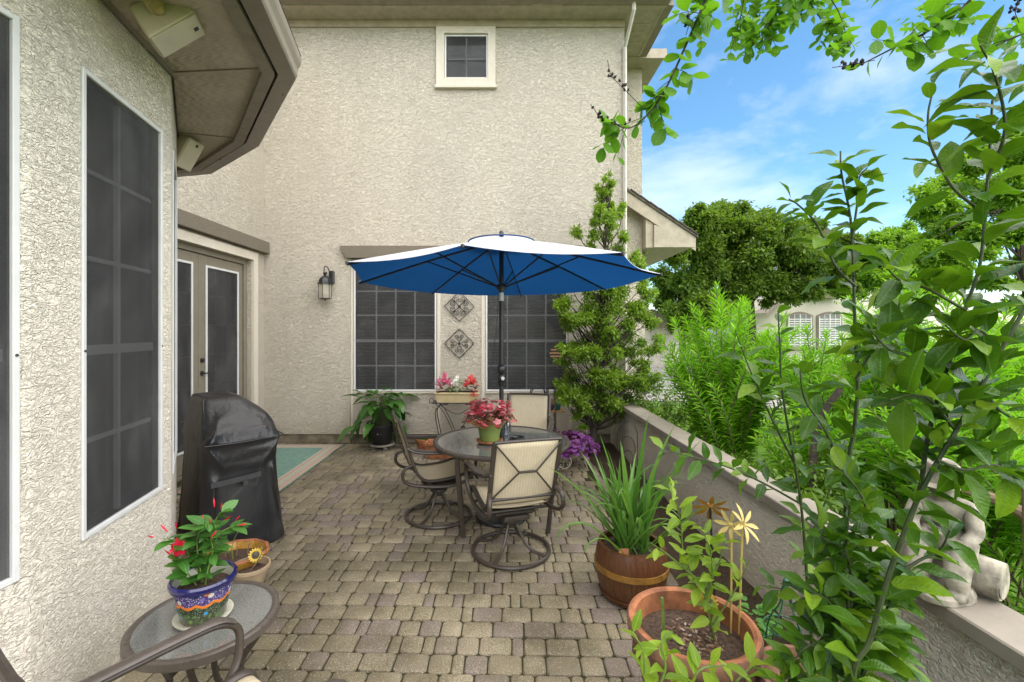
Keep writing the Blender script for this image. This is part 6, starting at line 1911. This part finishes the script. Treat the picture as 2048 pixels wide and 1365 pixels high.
def branches(mb, base, tips, r0, r1, bend=.15):
    base = Vector(base)
    for t_ in tips:
        t_ = Vector(t_); m = base.lerp(t_, .5) + rand_dir() * (t_ - base).length * bend
        q = spline([base, m, t_], 4)
        mb.tube(q, [r0 + (r1 - r0) * i / (len(q) - 1) for i in range(len(q))], 5)

# columnar evergreen beside the corner
EY = 6.15
o5 = Vector((P(1187, 0, EY).x, EY, 0.0))
ev = thing('evergreen_tree', 'slender evergreen tree rising past the umbrella at the house corner', 'tree', tuple(o5))
ecl = [(1218, 356, 10), (1218, 368, 14), (1217, 385, 20), (1210, 400, 18), (1214, 412, 24), (1230, 420, 18), (1222, 440, 28), (1200, 440, 20), (1192, 466, 26), (1245, 470, 20), (1214, 488, 26), (1262, 512, 15), (1176, 492, 14),
       (1205, 530, 28), (1255, 545, 34), (1160, 560, 28), (1205, 570, 30), (1285, 575, 22), (1128, 598, 26), (1175, 606, 34), (1232, 606, 40), (1290, 610, 30), (1128, 640, 22), (1165, 656, 34), (1218, 660, 36), (1262, 650, 34), (1302, 655, 26), (1150, 700, 30), (1195, 706, 36), (1250, 705, 42), (1300, 706, 26), (1128, 722, 18), (1150, 760, 32), (1200, 762, 36), (1252, 765, 40), (1296, 762, 26), (1138, 796, 30), (1180, 800, 32), (1118, 790, 16), (1222, 812, 26), (1250, 830, 14), (1212, 836, 16), (1168, 826, 18)]
for yy_ in range(545, 835, 15):
    for q_ in range(2):
        hw_ = 95 if 590 < yy_ < 790 else 55
        ecl.append((1212 + rng.uniform(-hw_, hw_), yy_ + rng.uniform(-8, 8), rng.uniform(15, 27)))
cl_ = []
for (x, y, r_) in ecl:
    yy = EY + rng.uniform(-.28, .28) * min(1, r_ / 30); x += rng.normal() * 4; y += rng.normal() * 4
    for j in range(3):
        cl_.append((tuple(P(x + rng.normal() * r_ * .45, y + rng.normal() * r_ * .45, yy + rng.normal() * .08)), r_ * rng.uniform(.5, .8) * EY / F))
clump_foliage('crown', cl_, 17000, .054, .38, M['fol_evergreen'], ev, o5, 2.2)
tk = MB()
tk.tube(spline([(0, 0, -.02), (.01, .02, .5), (.03, 0, 1.0), (.08, .0, 1.8), (.15, 0, 2.6), (.20, 0, 3.7)], 5), [.055 - .048 * i / 25 for i in range(26)], 9)
tk.build('trunk', M['bark'], ev, True)
br2 = MB()
for (cc, r_) in cl_:
    q = Vector(cc) - o5
    z0 = max(.35, q.z - .35 - abs(q.x) * .5); xx = np.interp(z0, [0, 1, 1.8, 2.6, 3.7], [0, .03, .08, .15, .20])
    branches(br2, (xx, 0, z0), [q], .011, .003)
br2.build('branches', M['bark'], ev, True)
# thin grey stem next to the trunk
# green shrubs just beyond the low wall
def shrub(name, label, base, clumps, per, L, W, mat, cat='shrub', group=None, **kw):
    t_ = thing(name, label, cat, tuple(base), 0, group)
    clump_foliage('foliage', clumps, per, L, W, mat, t_, base, **kw)
    b = MB(); branches(b, (0, 0, -.03), [Vector(c) - Vector(base) for c, r in clumps[:12]], .014, .004)
    b.build('stems', M['bark_tan'], t_, True)
    return t_
shrub('hedge_shrub', 'rounded small-leaved green shrub behind the far end of the low wall', (2.25, 6.1, 0), [(tuple(P(x, y, yy)), r) for x, y, yy, r in ((1275, 770, 6.3, .28), (1310, 775, 6.2, .3), (1340, 800, 5.9, .26), (1290, 812, 6.1, .3), (1330, 835, 5.8, .3), (1260, 800, 6.5, .22), (1365, 830, 5.6, .25))], 5200, .05, .42, M['fol_box'], group='shrubs behind the low wall')
shrub('hedge_shrub', 'dark low shrub under the oleanders in the middle of the low wall', (2.4, 4.3, 0), [((2.25 + .25 * math.sin(k * 2.1), 3.2 + k * .33, .42 + .12 * math.sin(k * 1.3)), .33) for k in range(8)], 3600, .05, .42, M['fol_box'], group='shrubs behind the low wall')
shrub('hedge_shrub', 'low green shrub behind the statue at the right edge', (2.5, 2.1, 0), [((2.28 + .2 * math.sin(k * 1.7), 1.35 + k * .28, .40 + .1 * math.sin(k * 2.3)), .32) for k in range(6)], 3400, .05, .42, M['fol_box'], group='shrubs behind the low wall')

# oleanders: long cane stems with whorled narrow leaves
def oleander(label, base, canes, hgt, spread, L=.13, dens=1.0):
    t_ = thing('oleander_shrub', label, 'shrub', tuple(base), 0, 'oleanders beyond the wall')
    C, A, Nn, Ls = [], [], [], []
    st_ = MB()
    for i in range(canes):
        a = random.uniform(0, 6.28); r_ = spread * math.sqrt(random.uniform(.02, 1)); h = hgt * random.uniform(.62, 1.0) * (1 - .25 * r_ / spread)
        tip = Vector((r_ * math.cos(a), r_ * math.sin(a), h))
        b0 = Vector((random.uniform(-.15, .15), random.uniform(-.15, .15), -.03))
        q = spline([b0, b0.lerp(tip, .5) + Vector((0, 0, h * .12)), tip], 8)
        st_.tube(q, [.009 - .006 * k / (len(q) - 1) for k in range(len(q))], 5)
        nw = int(h * 34 * dens)
        for k in range(nw):
            u = .22 + .78 * k / nw
            p, tg = lerp_path(q, min(u, .995))
            ph = k * 1.1 + i
            x = tg.cross(Vector((.3, .1, 1)) if abs(tg.z) < .95 else Vector((1, 0, 0))).normalized(); y = tg.cross(x)
            for w in range(3):
                aa = ph + w * 2.094
                o = x * math.cos(aa) + y * math.sin(aa)
                d = o * random.uniform(.55, 1.0) + tg * (random.uniform(.35, .9) + .6 * (u > .93))
                C.append(p); A.append(d); Nn.append(tg - o * .3 + Vector((0, 0, .3))); Ls.append(L * random.uniform(.7, 1.15) * (.75 if u > .95 else 1))
    Ls = np.array(Ls)
    me = fol_mesh('foliage', np.array(C), np.array(A), np.array(Nn), Ls, Ls * .16, M['fol_oleander'])
    tag(link('foliage', me, t_), kind='stuff')
    st_.build('stems', M['bark_tan'], t_, True)
oleander('bushy oleander next to the evergreen tree, nearest the house', (2.45, 4.95, 0), 78, 2.35, .68)
oleander('tall oleander in front of the neighbouring house window', (3.25, 4.5, 0), 44, 2.05, .7)
oleander('tallest oleander, its pale tip rising between the citrus trees', (3.4, 3.75, 0), 40, 2.55, .6)
oleander('wide oleander behind the citrus stems right of centre', (3.1, 3.0, 0), 40, 1.6, .62)
oleander('oleander filling the right edge behind the statue', (3.0, 2.3, 0), 34, 1.35, .55)
oleander('far oleander beyond the lawn edge on the right', (4.6, 4.3, 0), 34, 1.8, .8)
oleander('oleander between the lawn and the pale house, right of its arched window', (5.6, 5.6, 0), 46, 2.3, .95)
oleander('oleander behind the tallest one, at the lawn edge', (4.4, 5.4, 0), 40, 2.0, .8)
oleander('rear oleander at the far right beyond the large-leaved citrus', (6.6, 5.2, 0), 44, 2.2, .95)
oleander('oleander just behind the coping in the middle of the view', (2.6, 3.75, 0), 34, 1.35, .5)
oleander('low oleander with bright tips at the lower right corner', (2.55, 1.75, 0), 22, .85, .38)
# cut oleander trunks seen under the foliage
for k, (pts, lab) in enumerate((([(2.45, 3.55, 0), (2.4, 3.5, .6), (2.5, 3.55, 1.0), (2.62, 3.5, 1.25)], 'dark pruned trunk behind the low wall below the pale oleander tip'), ([(2.95, 2.25, .25), (2.55, 2.18, .78), (2.3, 2.3, .92)], 'bare grey branch slanting behind the statue'), ([(2.42, 2.05, 0), (2.40, 2.05, .6), (2.42, 2.08, 1.0)], 'upright bare brown trunk right of the statue'))):
    t_ = thing('pruned_trunk', lab, 'trunk', pts[0])
    q = spline([Vector(p) - Vector(pts[0]) for p in pts], 5)
    MB().tube(q, [.032 - .008 * i / len(q) for i in range(len(q))], 9).build('stump', M['bark_tan'] if k else M['bark'], t_, True)
    MB().tube([q[len(q) // 2], q[len(q) // 2] + Vector((.12, .03, .22))], [.016, .01], 7).build('side_branch', M['bark_tan'] if k else M['bark'], t_, True)

# finer overhead sprays of the crape myrtle, too many leaves to tell apart
M['fol_crape'] = leaf_mat('crape_foliage', (0.050, 0.15, 0.010), (0.12, 0.28, 0.016), 0.5, 0.45, 'island', young=(0.22, 0.42, 0.03), vein=False)
ccl = [(tuple(P(x, y, 2.9)), r) for x, y, r in ((1480, 20, .14), (1530, 5, .16), (1580, 30, .16), (1630, 10, .16), (1670, 40, .12), (1540, 70, .12), (1500, 60, .12), (1600, -40, .2), (1500, -50, .2), (1690, -20, .16), (1760, -30, .14), (1880, 0, .14), (1940, 30, .14), (2000, 60, .12), (1830, 30, .1))]
clump_foliage('overhead_foliage', ccl, 1500, .062, .68, M['fol_crape'], cm, o4, out=.4)
# grass over the near lawn
n = 26000
gx_ = rng.uniform(1.95, 9.5, n); gy_ = rng.uniform(2.0, 10.0, n) ** 1.0
keep = (gx_ / gy_ * F + 1000 < 2250) & (gx_ / gy_ * F + 1000 > 1250)
C = np.stack([gx_, gy_, np.full(n, -.03)], 1)[keep]; n = len(C)
A = rng.normal(size=(n, 3)) * .35 + np.array([0, 0, 1.0])
gL = rng.uniform(.05, .11, n)
tag(link('grass', fol_mesh('grass', C, A, rng.normal(size=(n, 3)), gL, gL * .10, M['grass'])), 'bright grass blades of the lawn beyond the wall', 'grass', kind='stuff')

# ------------------------------------------------------------------ trees beyond
def big_tree(name, label, base, trunk, clumps, per, L, mat, W=.5, group='trees beyond the lawn', r0=.2, **kw):
    t_ = thing(name, label, 'tree', tuple(base), 0, group)
    o = Vector(base)
    sub_ = []
    for (c, r) in clumps:
        for j in range(8):
            d = rng.normal(size=3); d /= np.linalg.norm(d)
            sub_.append((tuple(np.array(c) + d * r * rng.uniform(.2, 1.1) * np.array([1, 1, .8])), r * rng.uniform(.45, .85)))
    tk = MB(); q = spline([Vector(p) - o for p in trunk], 5)
    tk.tube(q, [r0 * (1 - .55 * i / (len(q) - 1)) for i in range(len(q))], 9); tk.build('trunk', M['bark'], t_, True)
    b = MB()
    for (c, r) in clumps:
        m = q[-1].lerp(Vector(c) - o, .5) + Vector((0, 0, -.1 * r)) + rand_dir() * .25 * r
        qq = spline([q[-1 - random.randrange(0, max(2, len(q) * 6 // 10))], m, Vector(c) - o], 4)
        b.tube(qq, [r0 * .17 * (1 - .85 * i / (len(qq) - 1)) for i in range(len(qq))], 6)
        for j in range(4):
            e = Vector(c) - o + rand_dir() * r * .7
            b.tube([Vector(c) - o, (Vector(c) - o).lerp(e, .5) + rand_dir() * .1 * r, e], [r0 * .07, r0 * .05, r0 * .02], 4)
    b.build('branches', M['bark'], t_, True)
    clump_foliage('crown', sub_, per, L, W, mat, t_, o, **kw)
def px_clumps(lst, Y, dy):
    out = []
    for (x, y, r) in lst:
        yy = Y + rng.uniform(-dy, dy)
        out.append((tuple(P(x + rng.normal() * 5, y + rng.normal() * 6, yy)), r * rng.uniform(.75, 1.3) * Y / F))
    return out
OY = 17.0
oc = [(1420, 445, 30), (1465, 450, 34), (1520, 455, 34), (1565, 445, 30), (1610, 460, 28), (1400, 490, 34), (1470, 500, 36), (1530, 500, 36), (1580, 510, 34), (1420, 550, 36), (1480, 545, 36), (1540, 560, 34), (1350, 505, 30), (1340, 560, 34), (1335, 610, 26), (1380, 470, 34), (1395, 430, 26), (1440, 425, 30), (1430, 470, 40), (1390, 540, 42), (1385, 600, 36), (1450, 520, 42), (1440, 585, 38), (1490, 430, 28), (1490, 475, 40), (1510, 530, 42), (1480, 580, 30), (1540, 440, 30), (1555, 490, 40), (1570, 545, 38), (1590, 450, 26), (1610, 500, 38), (1625, 550, 34), (1640, 470, 26), (1660, 520, 30), (1545, 590, 28), (1590, 590, 24), (1690, 490, 22), (1700, 540, 24), (1360, 640, 22), (1400, 630, 26), (1440, 620, 26), (1660, 560, 26), (1700, 570, 22), (1480, 610, 20), (1620, 590, 22), (1340, 580, 28), (1420, 500, 34), (1500, 500, 30), (1600, 470, 30)]
big_tree('live_oak_tree', 'spreading dark live oak in front of the pale house', P(1503, 754, OY) * Vector((1, 1, 0)) if False else Vector((P(1503, 0, OY).x, OY, -.03)), [(P(1503, 0, OY).x, OY, -.03), tuple(P(1500, 660, OY)), tuple(P(1497, 600, OY)), tuple(P(1490, 540, OY)), tuple(P(1500, 450, OY))], px_clumps(oc, OY, 1.8), 3600, .15, M['fol_oak'], r0=.24, shell=2.4)
RY = 12.0
rc = [(1850, 440, 30), (1880, 400, 34), (1920, 360, 36), (1965, 325, 38), (2010, 300, 40), (2060, 290, 40), (1870, 480, 34), (1920, 450, 38), (1975, 410, 40), (2030, 380, 42), (2080, 360, 40), (1900, 520, 34), (1955, 500, 38), (2010, 470, 40), (2070, 440, 40), (1860, 540, 26), (1925, 565, 28), (1985, 560, 34), (2050, 530, 38), (2110, 500, 40), (2120, 420, 40), (1835, 500, 20), (2060, 600, 30)]
big_tree('shade_tree', 'bright green layered shade tree behind the large-leaved citrus', Vector((P(2085, 0, RY).x, RY, -.03)), [(P(2085, 0, RY).x, RY, -.03), tuple(P(2080, 700, RY)), tuple(P(2065, 620, RY)), tuple(P(2045, 520, RY)), tuple(P(2040, 380, RY))], px_clumps(rc, RY, 1.2), 3800, .12, M['fol_tree'], r0=.17, shell=2.2, squash=.55)
fc = [(1725, 500, 26), (1765, 480, 28), (1810, 475, 26), (1690, 530, 24), (1850, 500, 24), (1745, 530, 26), (1790, 520, 28), (1830, 525, 26), (1870, 540, 26), (1720, 560, 26), (1815, 500, 24), (1770, 500, 20), (1890, 580, 26), (1700, 590, 22), (1735, 575, 24), (1770, 560, 24), (1800, 545, 22), (1760, 590, 22), (1830, 560, 24), (1720, 548, 18), (1800, 585, 20), (1850, 590, 24)]
big_tree('shade_tree', 'rounded green tree hiding the roof of the pale house', Vector((P(1775, 0, 20).x, 20, -.03)), [(P(1775, 0, 20).x, 20, -.03), tuple(P(1775, 680, 20)), tuple(P(1770, 600, 20)), tuple(P(1790, 520, 20))], px_clumps(fc, 20, .8), 3000, .15, M['fol_tree'], r0=.16)

# ------------------------------------------------------------------ neighbouring houses
M['far_white'] = simple('far_white_trim', (.75, .75, .74), .5, var=.03)
M['far_glass'] = simple('far_window_glass', (.16, .17, .17), .25, var=.2, vs=3)
def far_house(name, label, Y, boxes, wins_, roofs, extra=None):
    h_ = thing(name, label, 'house', (0, 0, 0))
    for (xa_, xb_, yb, zt, dep, dy) in boxes:
        a, b = P(xa_, 0, Y + dy).x, P(xb_, 0, Y + dy).x
        MB().box((a, Y + dy, -.03), (b, Y + dy + dep, zt)).build('wall', M['stucco_far'], h_)
    for (xa_, xb_, y0, y1, dy, arch, cols, rows) in wins_:
        yy = Y + dy - .05
        p0, p1 = P(xa_, y1, yy), P(xb_, y0, yy)
        w_, hh = p1.x - p0.x, p1.z - p0.z
        wo = MB()
        def outline(i):
            o = [(p0.x + i, p0.z + i), (p1.x - i, p0.z + i)]
            if arch:
                zt = p1.z - i - .18 * w_
                o += [(p1.x - i - (w_ - 2 * i) * k / 8, zt + .18 * w_ * math.sin(math.pi * k / 8)) for k in range(9)]
            else: o += [(p1.x - i, p1.z - i), (p0.x + i, p1.z - i)]
            return o
        wo.prism(outline(-.10), 'y', yy - .02, yy + .06)
        win = wo.build('window', M['taupe'], h_)
        MB().prism(outline(0), 'y', yy - .03, yy - .021).build('pane', M['far_glass'], win)
        sl_ = MB()
        for k in range(int(hh / .12)):
            z = p0.z + .06 + k * .12
            if z < p1.z - .1 - (.18 * w_ if arch else 0): sl_.box((p0.x + .03, yy - .034, z), (p1.x - .03, yy - .0305, z + .055))
        if sl_.v: sl_.build('shutter_slats', M['far_white'], win, kind='stuff')
        for k in range(cols + 1):
            x = p0.x + w_ * k / cols; t_ = .03 if k in (0, cols, cols // 2) else .015
            MB().box((x - t_, yy - .045, p0.z), (x + t_, yy - .0345, p1.z - (.0 if not arch else .14 * w_ * (1 if k in (0, cols) else .25)))).build('muntin', M['far_white'], win)
        for k in range(rows + 1):
            z = p0.z + hh * k / rows
            if arch and k == rows: continue
            MB().box((p0.x, yy - .0465, z - .015), (p1.x, yy - .0355, z + .015)).build('muntin', M['far_white'], win)
        MB().box((p0.x - .12, yy - .10, p0.z - .22), (p1.x + .12, yy + .04, p0.z - .10)).build('sill', M['taupe'], win)
    for (poly, y0, y1) in roofs:
        MB().prism(poly, 'y', y0, y1).build('roof', M['roof'], h_)
    if extra: extra(h_)
    return h_
HY = 24.0
fx_ = lambda px, Y=HY: P(px, 0, Y).x
fz_ = lambda py, Y=HY: P(0, py, Y).z
def ex1(h_):
    MB().box((fx_(1607), HY - .25, fz_(597)), (fx_(1668), HY + .01, fz_(588))).build('window_ledge', M['taupe'], h_)
    MB().box((fx_(1574), HY - .06, fz_(703)), (fx_(1628), HY - .005, fz_(696))).build('sill_band', M['stucco_far'], h_)
    b = MB(); b.add([(fx_(1498), HY - 1.6, fz_(628)), (fx_(1560), HY - .1, fz_(600)), (fx_(1560), HY - .1, fz_(608)), (fx_(1498), HY - 1.6, fz_(638)), (fx_(1498), HY + .5, fz_(628)), (fx_(1560), HY + .5, fz_(600))], [(0, 1, 2, 3), (0, 4, 5, 1)])
    b.build('porch_roof', M['taupe'], h_)
far_house('neighbour_house', 'pale stucco house with arched shuttered windows beyond the lawn', HY, [(1552, 1700, 0, 5.6, 6, 0), (1500, 1552, 0, 3.4, 5, -.0), (1700, 1930, 0, 5.0, 6, 1.0)],
    [(1577, 1622, 627, 692, 0, True, 4, 4), (1638, 1680, 627, 692, 0, True, 4, 4), (1613, 1629, 560, 585, 0, False, 2, 3), (1634, 1652, 560, 585, 0, False, 2, 3), (1786, 1800, 545, 570, 1.0, False, 2, 4), (1890, 1912, 640, 670, 1.0, False, 2, 3)],
    [([(fx_(1540), 5.6), (fx_(1712), 5.6), (fx_(1626), 7.4)], HY - .4, HY + 6.4), ([(fx_(1690), 5.0), (fx_(1960), 5.0), (fx_(1825), 7.2)], HY + .6, HY + 7.4)], ex1)
GY = 21.0
def ex2(h_):
    gd = MB(); gd.box((fx_(1301, GY), GY - .02, -.02), (fx_(1335, GY), GY + .04, fz_(657, GY)))
    d_ = gd.build('garage_door', M['offwhite'], h_)
    for k in range(4):
        z = .06 + k * .42
        for j in range(2):
            x0_ = fx_(1301, GY) + .06 + j * (fx_(1335, GY) - fx_(1301, GY)) / 2; w_ = (fx_(1335, GY) - fx_(1301, GY)) / 2 - .1
            MB().bbox((x0_, GY - .04, z), (x0_ + w_, GY - .0205, z + .36), .008).build('panel', M['offwhite'], d_)
    MB().box((fx_(1296, GY), GY - .06, fz_(656, GY)), (fx_(1338, GY), GY - .002, fz_(650, GY))).build('door_trim', M['beige'], h_)
    MB().bbox((fx_(1341, GY), GY - .14, fz_(670, GY)), (fx_(1345, GY), GY - .001, fz_(657, GY)), .01).build('door_lamp', M['black_metal'], h_)
far_house('garage_house', 'pale garage with panelled door beyond the evergreen tree', GY, [(1240, 1358, 0, fz_(646, GY), 6, 0)], [], [([(fx_(1232, GY), fz_(646, GY)), (fx_(1366, GY), fz_(646, GY)), (fx_(1300, GY), fz_(634, GY) + .35)], GY - .4, GY + 6.2)], ex2)
# driveway in front of the garage
MB().add([(4.5, 13.2, -.018), (8.6, 13.2, -.018), (9.2, 21, -.018), (6.0, 21, -.018)], [(0, 1, 2, 3)]).build('driveway', M['road'], kind='structure', label='pale concrete drive to the garage')
# far hedge belt so that the lawn ends in greenery
hb = [((x, 44 + 3 * math.sin(x * .7), 1.6 + .8 * math.sin(x * 1.3)), 2.4) for x in np.arange(-6, 70, 2.6)]
clump_foliage('far_hedge', hb, 120, .32, .6, M['fol_oak'], None, (0, 0, 0))
bpy.data.objects['far_hedge']['label'] = 'belt of distant greenery behind the houses'; bpy.data.objects['far_hedge']['category'] = 'hedge'
